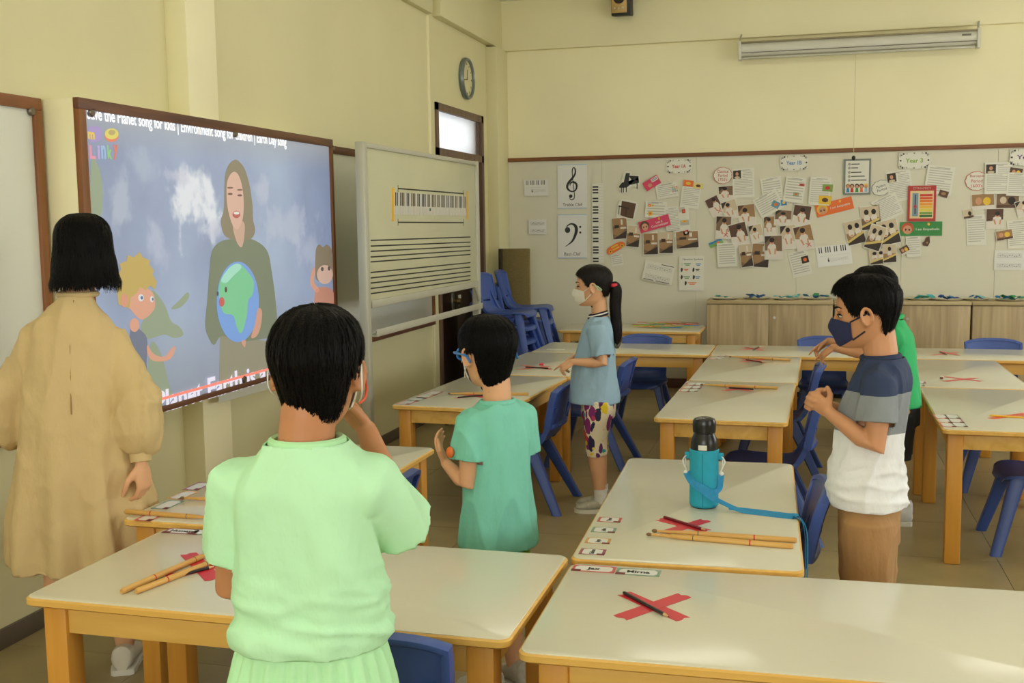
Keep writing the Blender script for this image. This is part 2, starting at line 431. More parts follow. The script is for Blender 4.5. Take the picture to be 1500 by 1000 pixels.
TABLES = [
 ('beech table in front of the boy in pale green', (-1.25, 2.543), 0, 1.262, 0.64),
 ('beech table carrying a lone pencil on a red tape cross', (0.04, 2.497), R(1.4), 1.27, 0.635),
 ('beech table with the turquoise bottle standing on it', (-0.326, 3.495), V+R(2.0), 1.305, 0.62),
 ('beech table behind the turquoise bottle, with one drumstick and a black pencil', (-0.366, 5.63), V-R(1.1), 1.24, 0.61),
 ('beech table butted against the row by the cabinets, with one drumstick over red tape', (-0.338, 6.862), V-R(0.7), 1.205, 0.61),
 ('beech table between the girl and the craft table at the wall', (-1.265, 7.80), 0, 1.255, 0.635),
 ('beech table in the cabinet row with a black pencil lying across red tape', (-0.005, 7.80), 0, 1.255, 0.635),
 ('beech table in the cabinet row next to the bare red tape crosses', (1.255, 7.80), 0, 1.255, 0.635),
 ('beech table before the boy with blue glasses', (-1.697, 5.70), V-R(3.0), 1.17, 0.62),
 ('beech table the girl in pale blue stands beside', (-1.632, 6.885), V-R(3.0), 1.15, 0.62),
 ('beech table with a yellow pencil on orange tape', (0.90, 5.585), V-R(0.7), 1.235, 0.63),
 ('beech table with two crossed red tape strips beside the boy in bright green', (0.866, 6.84), V, 1.235, 0.61),
 ('beech table beside the teacher with two drumsticks across its corner', (-1.77, 3.545), V, 1.25, 0.62),
 ('beech craft table against the back wall covered in coloured strips', (-1.445, 9.34), 0, 1.2, 0.62),
]
for lab, loc, rz, L, W in TABLES: make_table(lab, loc, rz, L, W)

# ================================================================ chairs
M_blue = mat('blue_plastic', srgb(58, 84, 156), 0.38, 0.05, 4, 0.06, 300)
def grid_shell(mb, P, nu, nv, thick, hole=None):
    """P(u,v) -> point; a solid shell of the given thickness; hole(u,v) True leaves a gap"""
    bm = mb.bm
    pts = [[P(i/nu*2-1, j/nv) for i in range(nu+1)] for j in range(nv+1)]
    def nrm(i, j):
        a = pts[j][min(i+1, nu)]-pts[j][max(i-1, 0)]; b = pts[min(j+1, nv)][i]-pts[max(j-1, 0)][i]
        n = a.cross(b)
        return n.normalized() if n.length > 1e-9 else Vector((0, 0, 1))
    top = [[bm.verts.new(pts[j][i]+nrm(i, j)*thick/2) for i in range(nu+1)] for j in range(nv+1)]
    bot = [[bm.verts.new(pts[j][i]-nrm(i, j)*thick/2) for i in range(nu+1)] for j in range(nv+1)]
    on = lambda i, j: 0 <= i < nu and 0 <= j < nv and not (hole and hole((i+0.5)/nu*2-1, (j+0.5)/nv))
    for j in range(nv):
        for i in range(nu):
            if not on(i, j): continue
            bm.faces.new((top[j][i], top[j][i+1], top[j+1][i+1], top[j+1][i]))
            bm.faces.new((bot[j][i], bot[j+1][i], bot[j+1][i+1], bot[j][i+1]))
            for (di, dj, a, b) in ((-1, 0, (j, i), (j+1, i)), (1, 0, (j+1, i+1), (j, i+1)), (0, -1, (j, i+1), (j, i)), (0, 1, (j+1, i), (j+1, i+1))):
                if not on(i+di, j+dj):
                    bm.faces.new((top[a[0]][a[1]], top[b[0]][b[1]], bot[b[0]][b[1]], bot[a[0]][a[1]]))
def smooth_path(ctrl, t):
    """Catmull-Rom through control tuples, t in 0..1"""
    n = len(ctrl)-1; x = min(max(t*n, 0), n-1e-6); i = int(x); f = x-i
    g = lambda k: Vector(ctrl[max(0, min(n, k))])
    a, b, c, d = g(i-1), g(i), g(i+1), g(i+2)
    return 0.5*((2*b)+(c-a)*f+(2*a-5*b+4*c-d)*f*f+(3*b-a-3*c+d)*f**3)
def make_chair_meshes():
    ms = {}
    # seat: profile from front lip to the rise of the back; half width per station
    prof = [(0.185, 0.318, 0.10), (0.175, 0.345, 0.155), (0.12, 0.356, 0.178), (0.03, 0.350, 0.182), (-0.07, 0.347, 0.178), (-0.13, 0.355, 0.165), (-0.172, 0.385, 0.150), (-0.192, 0.425, 0.143), (-0.203, 0.462, 0.143)]
    def PS(u, v):
        q = smooth_path(prof, v)
        dip = 0.010*(1-u*u)*max(0, 1-abs(v-0.4)/0.4)
        curve = 0.03*(1-u*u)*max(0, (v-0.62)/0.38)
        lip = 0.02*(1-abs(u)**3)*max(0, 1-v/0.15)
        return Vector((u*q.z, q.x-curve+lip-0.008, q.y-dip))
    mb = MB(); grid_shell(mb, PS, 14, 20, 0.014, lambda u, v: abs(u) < 0.62 and 0.885 < v < 0.985); ms['seat'] = mb.mesh('seat', 40)
    # backrest: curved panel, thicker rim, recessed at the rear
    def PB(u, v, off=0.0):
        z = 0.452+0.215*v; w = 0.184-0.012*(1-v)
        if v > 0.55: z -= 0.026*abs(u)**3.2*((v-0.55)/0.45)**1.5
        y = -0.205-0.045*v-0.030*(1-u*u)+off
        return Vector((u*w, y, z))
    mb = MB(); grid_shell(mb, lambda u, v: PB(u, v), 14, 10, 0.012); ms['backrest'] = mb.mesh('backrest', 40)
    rim = [PB(-1+2*i/14, 1) for i in range(15)]+[PB(1, 1-j/8) for j in range(1, 9)]+[PB(1-2*i/14, 0) for i in range(1, 15)]+[PB(-1, j/8) for j in range(1, 8)]
    mb = MB(); rings = []
    n = len(rim); cen = sum(rim, Vector())/n
    for i, p in enumerate(rim):
        tdir = (rim[(i+1) % n]-rim[i-1]).normalized(); inw = (cen-p).normalized(); nn = Vector((0, -1, -0.12)).normalized()
        inw = (inw - tdir*inw.dot(tdir)).normalized()
        rings.append([p+inw*a+nn*b for a, b in ((-0.004, -0.010), (0.012, -0.010), (0.014, 0.0), (0.012, 0.024), (0.004, 0.028), (-0.006, 0.024), (-0.008, 0.0))])
    rings.append(rings[0])
    mb.rings(rings, cap=False); bmesh.ops.remove_doubles(mb.bm, verts=mb.bm.verts[:], dist=1e-5); ms['back_rim'] = mb.mesh('back_rim', 50)
    # legs: square section, splayed
    def leg(sx, front):
        top = Vector((sx*0.125, 0.115 if front else -0.10, 0.352)); foot = Vector((sx*0.215, 0.215 if front else -0.275, 0.0))
        mb = MB(); rings = []
        for t, w, d in ((0, 0.030, 0.034), (0.5, 0.022, 0.027), (1.0, 0.019, 0.023)):
            c = top.lerp(foot, t)
            rings.append([c+Vector((a*w, b*d, 0)) for a, b in ((-1, -0.7), (-0.7, -1), (0.7, -1), (1, -0.7), (1, 0.7), (0.7, 1), (-0.7, 1), (-1, 0.7))])
        mb.rings(rings); return mb.mesh('leg', 40)
    ms['legs'] = [leg(-1, True), leg(1, True), leg(-1, False), leg(1, False)]
    mb = MB()
    for s in (-1, 1): mb.box((s*0.13, 0.005, 0.330), (0.028, 0.24, 0.034), 0.006)
    mb.box((0, 0.12, 0.334), (0.25, 0.02, 0.026), 0.005); mb.box((0, -0.105, 0.334), (0.25, 0.02, 0.026), 0.005)
    ms['seat_frame'] = mb.mesh('seat_frame', 40)
    ms['supports'] = []
    for s in (-1, 1):
        mb = MB(); rings = []
        for t in range(7):
            f = t/6; y = -0.145-0.10*f**0.7; z = 0.35+0.20*f
            rings.append([Vector((s*0.135+a*0.020, y+b*0.017*(1-0.45*f)-0.004, z)) for a, b in ((-1, -1), (1, -1), (1, 1), (-1, 1))])
        mb.rings(rings)
        ms['supports'].append(mb.mesh('back_support', 40))
    return ms
CH = make_chair_meshes()
def make_chair(label, loc, rz, group, z=0.0):
    t = thing('school_chair', label, 'chair', (loc[0], loc[1], z), rz, group)
    for n in ('seat', 'backrest', 'back_rim', 'seat_frame'): obj(n, CH[n], M_blue, t)
    for m in CH['supports']: obj('back_support', m, M_blue, t)
    for m in CH['legs']: obj('leg', m, M_blue, t)
    return t
GC = 'blue moulded chairs at the tables'
for lab, loc, rz in [
 ('blue plastic chair tucked in beside the boy in pale green', (-0.893, 2.335), 0),
 ('blue plastic chair at the table beside the teacher', (-1.60, 3.43), V),
 ('blue plastic chair right behind the boy in turquoise', (-1.505, 5.66), V-R(3)),
 ('blue plastic chair just behind the girl', (-1.33, 6.74), V-R(3)),
 ('blue plastic chair on the far side of the table by the coloured strips', (-1.165, 7.96), PI),
 ('blue plastic chair on the cabinet side, past the pointing hands', (0.13, 7.97), PI),
 ('blue plastic chair on the cabinet side, past the bare red crosses', (1.27, 7.97), PI),
 ('blue plastic chair beside the table with the turquoise bottle', (-0.205, 3.62), V+R(2)),
 ('blue plastic chair in front of the hands of the boy in navy', (-0.20, 5.38), V),
 ('blue plastic chair beyond the hands of the boy in navy', (-0.185, 6.66), V),
 ('blue plastic chair under the table with the yellow pencil', (1.055, 5.40), V),
 ('blue plastic chair under the table with two crossed tape strips', (1.07, 6.60), V)]:
    make_chair(lab, loc, rz, GC)
for (sx, sy, rz, nm) in ((-2.36, 8.62, R(-97), 'in front of the door'), (-2.33, 9.17, R(-84), 'against the khaki mat')):
    for i in range(5):
        pos = ['lowest', 'second lowest', 'middle', 'second highest', 'topmost'][i]
        make_chair('blue plastic chair, %s in the stack %s' % (pos, nm), (sx+0.004*i, sy), rz, 'stacked blue chairs by the door', z=i*0.112)

# ================================================================ cabinets on the back wall
M_oak = wood('greyed_oak_laminate', srgb(158, 136, 100), srgb(196, 176, 138), 0.5, 2.0, 'Z')
M_oakt = wood('greyed_oak_top', srgb(176, 156, 116), srgb(198, 180, 142), 0.5, 2.0, 'X')
M_dark = mat('dark_gap', srgb(24, 20, 16), 0.8, 0.05)
CYF, CZT = 9.55, 0.835
edges = [px(1034, 470, Y=CYF).x, px(1221, 470, Y=CYF).x, px(1423, 470, Y=CYF).x]
edges += [edges[2]+1.15, edges[2]+2.3]
cl = ['next to the craft table', 'behind the boy in navy', 'beyond the bare red crosses', 'at the far right of the run']
for i in range(4):
    a, b = edges[i]+0.007, edges[i+1]-0.007
    t = thing('storage_cabinet', 'grey oak two-door cabinet ' + cl[i], 'cabinet', ((a+b)/2, YB-0.02, 0), 0, 'storage cabinets')
    ox, oy = (a+b)/2, YB-0.02
    obj('body', MB().b2((a-ox, CYF+0.022-oy, 0.05), (b-ox, -0.035, CZT-0.03), 0.002), M_oak, t)
    obj('plinth', MB().b2((a-ox+0.02, CYF+0.06-oy, 0), (b-ox-0.02, -0.05, 0.05)), M_dark, t)
    obj('cabinet_top', MB().b2((a-ox-0.004, CYF-0.01-oy, CZT-0.03), (b-ox+0.004, -0.032, CZT), 0.004), M_oakt, t)
    m = (a+b)/2
    for j, (p, q) in enumerate(((a+0.002, m-0.002), (m+0.002, b-0.002))):
        d = obj('door', MB().b2((p-ox, CYF-oy, 0.055), (q-ox, CYF+0.020-oy, CZT-0.035), 0.002), M_oak, t)
        if j == 1: obj('lock', MB().tube([(p-ox+0.045, CYF-oy, 0.69), (p-ox+0.045, CYF-0.006-oy, 0.69)], 0.012, 14), M_steel, d)

# ================================================================ wheeled music whiteboard
XS = -2.38
M_alu = mat('pale_grey_aluminium', srgb(186, 184, 168), 0.4, 0.03, metal=0.15)
M_mwb = mat('aged_whiteboard', srgb(198, 196, 164), 0.28, 0.05, 1.5, spec=0.5)
M_blk = mat('black_ink', srgb(22, 20, 20), 0.5, 0)
sy0 = px(531, 300, X=XS).y; sy1 = px(696, 300, X=XS).y
sz1 = px(527, 208, X=XS).z; sz0 = px(543, 451, X=XS).z
t = thing('music_whiteboard', 'wheeled whiteboard with a keyboard strip and ruled music staves', 'whiteboard', (XS, (sy0+sy1)/2, 0))
cy = (sy0+sy1)/2; hw = (sy1-sy0)/2
obj('panel', MB().b2((-0.012, -hw+0.03, sz0+0.03), (0.010, hw-0.03, sz1-0.02), 0.002), M_mwb, t)
obj('frame_rail', MB().b2((-0.022, -hw+0.0, sz1-0.028), (0.022, hw, sz1), 0.005), M_alu, t)
obj('frame_rail', MB().b2((-0.022, -hw+0.05, sz0), (0.024, hw-0.02, sz0+0.045), 0.005), M_alu, t)
for s in (-1, 1):
    obj('post', MB().b2((-0.026, s*hw-0.028, 0.09), (0.026, s*hw+0.028, sz1+0.004), 0.006), M_alu, t)
    obj('foot', MB().b2((-0.27, s*hw-0.025, 0.07), (0.27, s*hw+0.025, 0.11), 0.008), M_alu, t)
    for e in (-1, 1):
        obj('caster', MB().tube([(e*0.25, s*hw-0.014, 0.035), (e*0.25, s*hw+0.014, 0.035)], 0.035, 16), mat('black_rubber', srgb(26, 26, 28), 0.6, 0.05), t)
obj('corner_brace', MB().tube([(0.03, hw-0.03, sz0-0.10), (0.03, hw-0.13, sz0+0.01)], 0.014, 8), M_alu, t)
tz = px(616, 470, X=XS+0.03).z
obj('pen_tray', MB().b2((-0.02, -hw+0.03, tz-0.02), (0.055, hw-0.03, tz-0.012), 0.002).b2((0.05, -hw+0.03, tz-0.02), (0.056, hw-0.03, tz+0.022), 0.002), M_alu, t)
def onb(x, y): 
    q = px(x, y, X=XS+0.0105); return Vector((0, q.y-cy, q.z))
def strip(mb, a, b, w, x=0.0105, th=0.0008):
    a, b = Vector(a), Vector(b); d = (b-a).normalized(); n = Vector((0, -d.z, d.y))*w/2
    mb.rings([[Vector((x, p.y, p.z)) for p in (a-n, b-n, b+n, a+n)], [Vector((x+th, p.y, p.z)) for p in (a-n, b-n, b+n, a+n)]])
staves = [((543, 352), (689, 347)), ((543, 360.3), (689, 354.5)), ((543, 368), (689, 360.5)), ((543, 376.3), (689, 366.5)), ((543, 383.5), (689, 372.5)),
          ((543, 399), (689, 384.5)), ((543, 407), (689, 391)), ((543, 414.5), (689, 397.5)), ((543, 422.5), (689, 403.5)), ((543, 430), (689, 409.5))]
for a, b in staves:
    mb = MB(); strip(mb, onb(*a), onb(*b), 0.0075); obj('staff_line', mb, M_blk, t)
for a, b in (((583, 276), (679, 283.5)), ((583, 325.5), (679, 326))):
    mb = MB(); strip(mb, onb(*a), onb(*b), 0.008)
    for e in (a, b): strip(mb, onb(e[0], e[1]-5), onb(e[0], e[1]+5), 0.006)
    obj('ruled_line', mb, M_blk, t)
M_yel = mat('yellow_tape', srgb(236, 180, 34), 0.5, 0.04)
for x, y0, y1, w in ((575.5, 275, 324, 0.033), (684.5, 280, 322, 0.026)):
    mb = MB(); strip(mb, onb(x, y0), onb(x, y1), w, 0.0105, 0.001); obj('yellow_tape_strip', mb, M_yel, t)
a, b = onb(577, 281.5), onb(683, 288.0); c, d = onb(577, 314), onb(683, 316)
mb = MB(); mb.rings([[Vector((0.0102, p.y, p.z)) for p in (c, d, b, a)], [Vector((0.011, p.y, p.z)) for p in (c, d, b, a)]])
ks = obj('keyboard_strip', mb, mat('keyboard_paper', srgb(206, 202, 190), 0.5, 0.03), t)
kb = MB(); kl = MB()
for i in range(53):
    f = i/52; top = a.lerp(b, f); bot = c.lerp(d, f)
    strip(kl, top.lerp(bot, 0.0), bot, 0.0016, 0.011, 0.0003)
    if i % 7 not in (0, 3) and 0 < i < 52: strip(kb, top, top.lerp(bot, 0.60), 0.014, 0.011, 0.0008)
obj('black_keys', kb, M_blk, ks)['kind'] = 'stuff'; obj('key_lines', kl, mat('grey_ink', srgb(140, 136, 130), 0.6, 0), ks)['kind'] = 'stuff'
mb = MB(); q = onb(630, 307); strip(mb, q-Vector((0, 0.014, 0)), q+Vector((0, 0.014, 0)), 0.018, 0.0115); obj('middle_c_sticker', mb, mat('green_sticker', srgb(40, 130, 100), 0.5, 0), ks)
for q, (x0, x1, cl_, lab) in enumerate(((626, 648, srgb(44, 120, 72), 'green marker pen resting on the music board pen tray, beside the door'), (598, 614, srgb(88, 160, 80), 'light green marker pen on the music board pen tray'),
        (553, 565, srgb(50, 80, 140), 'blue marker pen on the music board pen tray'), (583, 592, srgb(180, 60, 50), 'red marker pen on the music board pen tray'))):
    p0 = px(x0, 470, X=XS+0.02); p1 = px(x1, 470, X=XS+0.02)
    tm = thing('marker_pen', lab, 'marker', (XS+0.018, (p0.y+p1.y)/2, tz-0.012+0.0101), 0, 'marker pens on the tray')
    l = max(0.12, p1.y-p0.y)/2
    obj('barrel', MB().tube([(0, -l, 0), (0, l*0.4, 0)], 0.010, 10), mat('marker_%d' % q, cl_, 0.4, 0), tm)
    obj('cap', MB().tube([(0, l*0.4, 0), (0, l, 0)], [0.0098, 0.0085], 10), mat('marker_cap_%d' % q, tuple(c*0.7 for c in cl_), 0.4, 0), tm)

# ================================================================ wall clock, speaker, roller screen, mat
cp = px(680.5, 115.5, X=XW)
t = thing('wall_clock', 'round grey rimmed clock high above the transom window', 'clock', (XW, cp.y, cp.z))
rc = 0.168
mb = MB()
rings = []
for k in range(40):
    a = 2*PI*k/40; d = Vector((0, math.cos(a), math.sin(a)))
    rings.append([d*(rc+dr)+Vector((x, 0, 0)) for dr, x in ((0.0, 0.0), (0.006, 0.02), (0.0, 0.042), (-0.012, 0.046), (-0.022, 0.036), (-0.022, 0.0))])
rings.append(rings[0]); mb.rings(rings, cap=False); bmesh.ops.remove_doubles(mb.bm, verts=mb.bm.verts[:], dist=1e-5)
obj('rim', mb, mat('clock_rim_grey', srgb(120, 130, 128), 0.35, 0.05, metal=0.4), t)
obj('dial', MB().tube([(0.0, 0, 0), (0.022, 0, 0)], rc-0.02, 40), mat('clock_dial', srgb(212, 202, 160), 0.4, 0.02), t)
for k in range(12):
    a = 2*PI*k/12; mb = MB(); c = Vector((0, math.cos(a), math.sin(a)))
    strip(mb, c*0.115, c*0.135, 0.008 if k % 3 else 0.014, 0.022); obj('hour_mark', mb, M_blk, t)
mb = MB(); strip(mb, (0, 0.01, -0.003), (0, -0.105, -0.022), 0.006, 0.024); obj('minute_hand', mb, M_blk, t)
mb = MB(); strip(mb, (0, 0, -0.01), (0, 0.004, 0.075), 0.008, 0.025); obj('hour_hand', mb, M_blk, t)

sp = px(911, 22, Y=YB-0.16)
t = thing('loudspeaker', 'small black loudspeaker with a tan front high on the wall', 'speaker', (sp.x, YB-0.05, sp.z))
M_bsp = mat('speaker_black', srgb(34, 32, 28), 0.5, 0.05); M_tan = mat('speaker_tan', srgb(196, 162, 98), 0.5, 0.04)
rs = Matrix.Rotation(R(8), 3, 'X')
obj('cabinet', MB().box((0, -0.10, 0.13), (0.17, 0.17, 0.27), 0.008, rot=rs), M_bsp, t)
obj('front_baffle', MB().box((-0.012, -0.188, 0.125), (0.135, 0.02, 0.235), 0.004, rot=rs), M_tan, t)
obj('woofer', MB().tube([(-0.012, -0.194, 0.135), (-0.012, -0.206, 0.135), (-0.012, -0.200, 0.135)], [0.052, 0.046, 0.02], 24), M_bsp, t)
for k in (-1, 0, 1): obj('screw', MB().tube([(-0.012+k*0.035, -0.195, 0.045), (-0.012+k*0.035, -0.201, 0.045)], 0.008, 10), M_steel, t)
obj('bracket', MB().b2((-0.03, -0.03, 0.05), (0.03, 0.03, 0.12)), M_bsp, t)

a, b = px(1084, 72, Y=YB-0.10), px(1433, 56, Y=YB-0.10)
t = thing('roller_screen', 'long white roller screen case hanging under the back wall beam', 'projection screen', ((a.x+b.x)/2, YB-0.10, (a.z+b.z)/2))
hl = (b.x-a.x)/2
mb = MB(); ringz = []
for x in (-hl, hl): ringz.append([Vector((x, math.cos(w)*0.045, math.sin(w)*0.062)) for w in [2*PI*k/16 for k in range(16)]])
obj('case', mb.rings(ringz), mat('screen_case_white', srgb(212, 210, 196), 0.4, 0.03), t, 50)
obj('case_lip', MB().b2((-hl, -0.05, 0.050), (hl, 0.03, 0.062), 0.003), mat('screen_case_edge', srgb(150, 138, 104), 0.5, 0.08), t)
obj('bottom_bar', MB().b2((-hl+0.01, -0.02, -0.085), (hl-0.01, 0.005, -0.066), 0.004), M_alu, t)
obj('pull_slot', MB().b2((-hl+0.01, -0.047, -0.034), (hl-0.01, -0.036, -0.030)), M_skirt, t)
obj('maker_plate', MB().b2((hl-0.13, -0.046, 0.012), (hl-0.06, -0.040, 0.028)), mat('dull_plate', srgb(110, 108, 96), 0.4, 0), t)
for s in (-1, 1):
    obj('end_cap', MB().b2((s*hl-0.014, -0.052, -0.09), (s*hl+0.014, 0.05, 0.072), 0.006), mat('screen_case_white', (0, 0, 0)), t)
    obj('hanging_hook', MB().tube([(s*hl, 0.01, 0.07), (s*hl, 0.02, 0.11), (s*hl+0.01, 0.06, 0.14)], 0.008, 8), M_steel, t)
cz0 = px(1250, 232, Y=YP).z
cx0 = px(1252, 150, Y=YB-0.10).x - t.location.x
obj('pull_cord', MB().tube([(cx0, -0.01, -0.085), (cx0, 0.0, cz0-t.location.z)], 0.0022, 6), mat('cord_cream', srgb(214, 206, 168), 0.6, 0), t)
obj('cord_knob', MB().ell((cx0, 0.0, cz0-t.location.z), (0.016, 0.016, 0.02), 12, 8), M_bsp, t)

M_khaki = mat('khaki_matting', srgb(128, 112, 66), 0.85, 0.12, 30, 0.5, 160, stretch=(1, 1, 4))
ma, mbb = px(735, 364, Y=9.50), px(776, 362, Y=9.50)
t = thing('folded_mat', 'khaki woven mat folded and stood upright in the corner', 'mat', ((ma.x+mbb.x)/2, 9.53, 0))
w = (mbb.x-ma.x)/2; hz = ma.z
obj('front_fold', MB().b2((-w, -0.03, 0.0), (w, -0.004, hz), 0.012, 3), M_khaki, t)
obj('rear_fold', MB().b2((-w, -0.003, 0.0), (w-0.01, 0.024, hz-0.006), 0.012, 3), M_khaki, t)
obj('fold_edge', MB().tube([(-w-0.008, 0, 0.0), (-w-0.008, 0, hz-0.002)], 0.032, 14), mat('dark_mat_edge', srgb(60, 54, 40), 0.8, 0.1), t)
# ================================================================ people
def fuse(mb, voxel=0.005, it=4, fac=0.5):
    """union of the overlapping closed shapes as one continuous, smoothed surface"""
    me = mb.mesh('fuse', None)
    ob = bpy.data.objects.new('fuse', me); col.objects.link(ob)
    m = ob.modifiers.new('remesh', 'REMESH'); m.mode = 'VOXEL'; m.voxel_size = voxel; m.adaptivity = 0.0
    s = ob.modifiers.new('smooth', 'SMOOTH'); s.iterations = it; s.factor = fac
    bpy.context.view_layer.update()
    out = bpy.data.meshes.new_from_object(ob.evaluated_get(bpy.context.evaluated_depsgraph_get()))
    bpy.data.objects.remove(ob); bpy.data.meshes.remove(me)
    for f in out.polygons: f.use_smooth = True
    return out
def rework(me, openings=(), wrinkle=None, thick=0.003, hem=None):
    """opens a garment at neck, cuffs and hem, lays folds in it and gives it cloth thickness"""
    bm = bmesh.new(); bm.from_mesh(me)
    bm.normal_update()
    if wrinkle:
        for v in bm.verts: v.co += v.normal*wrinkle(v.co)
    for o, d, r in openings:            # level openings (hem, neck) are cut clean
        if abs(d.z) > 0.999:
            g = bm.verts[:]+bm.edges[:]+bm.faces[:]
            bmesh.ops.bisect_plane(bm, geom=g, plane_co=o, plane_no=d, clear_outer=True)
    openings = [q for q in openings if abs(q[1].z) <= 0.999]
    for o, d, r in openings:            # cuffs: cut only the faces round the opening
        fs = [f for f in bm.faces if abs((f.calc_center_median()-o).dot(d)) < 0.02 and ((f.calc_center_median()-o)-d*(f.calc_center_median()-o).dot(d)).length < r*0.8]
        g = list(set(v for f in fs for v in f.verts))+list(set(e for f in fs for e in f.edges))+fs
        if g: bmesh.ops.bisect_plane(bm, geom=g, plane_co=o, plane_no=d)
    bm.normal_update()
    kill = []
    for f in bm.faces:
        c = f.calc_center_median()
        for o, d, r in openings:
            q = c-o; a = q.dot(d)
            if a > 0.0 and a < 0.035 and (q-d*a).length < r*0.72 and f.normal.dot(d) > 0.3: kill.append(f); break
    if kill: bmesh.ops.delete(bm, geom=list(set(kill)), context='FACES')
    loose = [v for v in bm.verts if not v.link_faces]
    if loose: bmesh.ops.delete(bm, geom=loose, context='VERTS')
    bm.to_mesh(me); bm.free()
    if thick:
        ob = bpy.data.objects.new('cloth', me); col.objects.link(ob)
        m = ob.modifiers.new('solid', 'SOLIDIFY'); m.thickness = thick; m.offset = -1
        bpy.context.view_layer.update()
        out = bpy.data.meshes.new_from_object(ob.evaluated_get(bpy.context.evaluated_depsgraph_get()))
        bpy.data.objects.remove(ob); bpy.data.meshes.remove(me); me = out
    for f in me.polygons: f.use_smooth = True
    return me
def ering(c, rx, ry, n=32, p=2.3, tilt=None):
    out = []
    for k in range(n):
        a = 2*PI*k/n; ca, sa = math.cos(a), math.sin(a)
        v = Vector((rx*math.copysign(abs(ca)**(2/p), ca), ry*math.copysign(abs(sa)**(2/p), sa), 0))
        if tilt: v = tilt @ v
        out.append(Vector(c)+v)
    return out
def body_rings(mb, rows, n=32, p=2.3):
    """rows of (z, cx, cy, rx, ry), resampled smoothly"""
    m = len(rows)*3
    pts = []
    for i in range(m+1):
        t = i/m; k = t*(len(rows)-1); a = int(min(k, len(rows)-2)); f = k-a
        g = lambda j: rows[max(0, min(len(rows)-1, j))]
        q = [0.5*((2*b)+(c-aa)*f+(2*aa-5*b+4*c-d)*f*f+(3*b-aa-3*c+d)*f**3) for aa, b, c, d in zip(g(a-1), g(a), g(a+1), g(a+2))]
        pts.append(ering((q[1], q[2], q[0]), max(q[3], 0.004), max(q[4], 0.004), n, p))
    mb.rings(pts)
# head of height 1: z, half width, front, back
HEADT = [(-0.3, 0.2002, 0.12, -0.27), (-0.12, 0.2002, 0.14, -0.27), (0.0, 0.1047, 0.335, -0.23), (0.05, 0.1729, 0.375, -0.26), (0.13, 0.2321, 0.392, -0.3), (0.25, 0.2776, 0.398, -0.345), (0.38, 0.3049, 0.396, -0.4), (0.5, 0.3203, 0.395, -0.435), (0.62, 0.3331, 0.408, -0.465), (0.74, 0.3276, 0.398, -0.455), (0.85, 0.2867, 0.335, -0.385), (0.93, 0.2138, 0.235, -0.275), (0.98, 0.1183, 0.125, -0.15), (1.0, 0.0182, 0.02, -0.03)]
def head_row(z):
    T = HEADT
    if z <= T[0][0]: return T[0][1:]
    for a, b in zip(T, T[1:]):
        if z <= b[0]:
            f = (z-a[0])/(b[0]-a[0]); return tuple(a[i]+(b[i]-a[i])*f for i in (1, 2, 3))
    return T[-1][1:]
def head_pt(th, z, o=0.0):
    hw, yf, yb = head_row(z); c, s = math.cos(th), math.sin(th)
    p = 2.25
    x = hw*math.copysign(abs(c)**(2/p), c); y = (yf if s > 0 else -yb)*math.copysign(abs(s)**(2/p), s)
    r = math.hypot(x, y)
    if r > 1e-6: x, y = x*(1+o/max(r, 0.12)), y*(1+o/max(r, 0.12))
    return Vector((x, y, z+o*max(0.0, (z-0.55)/0.45)))
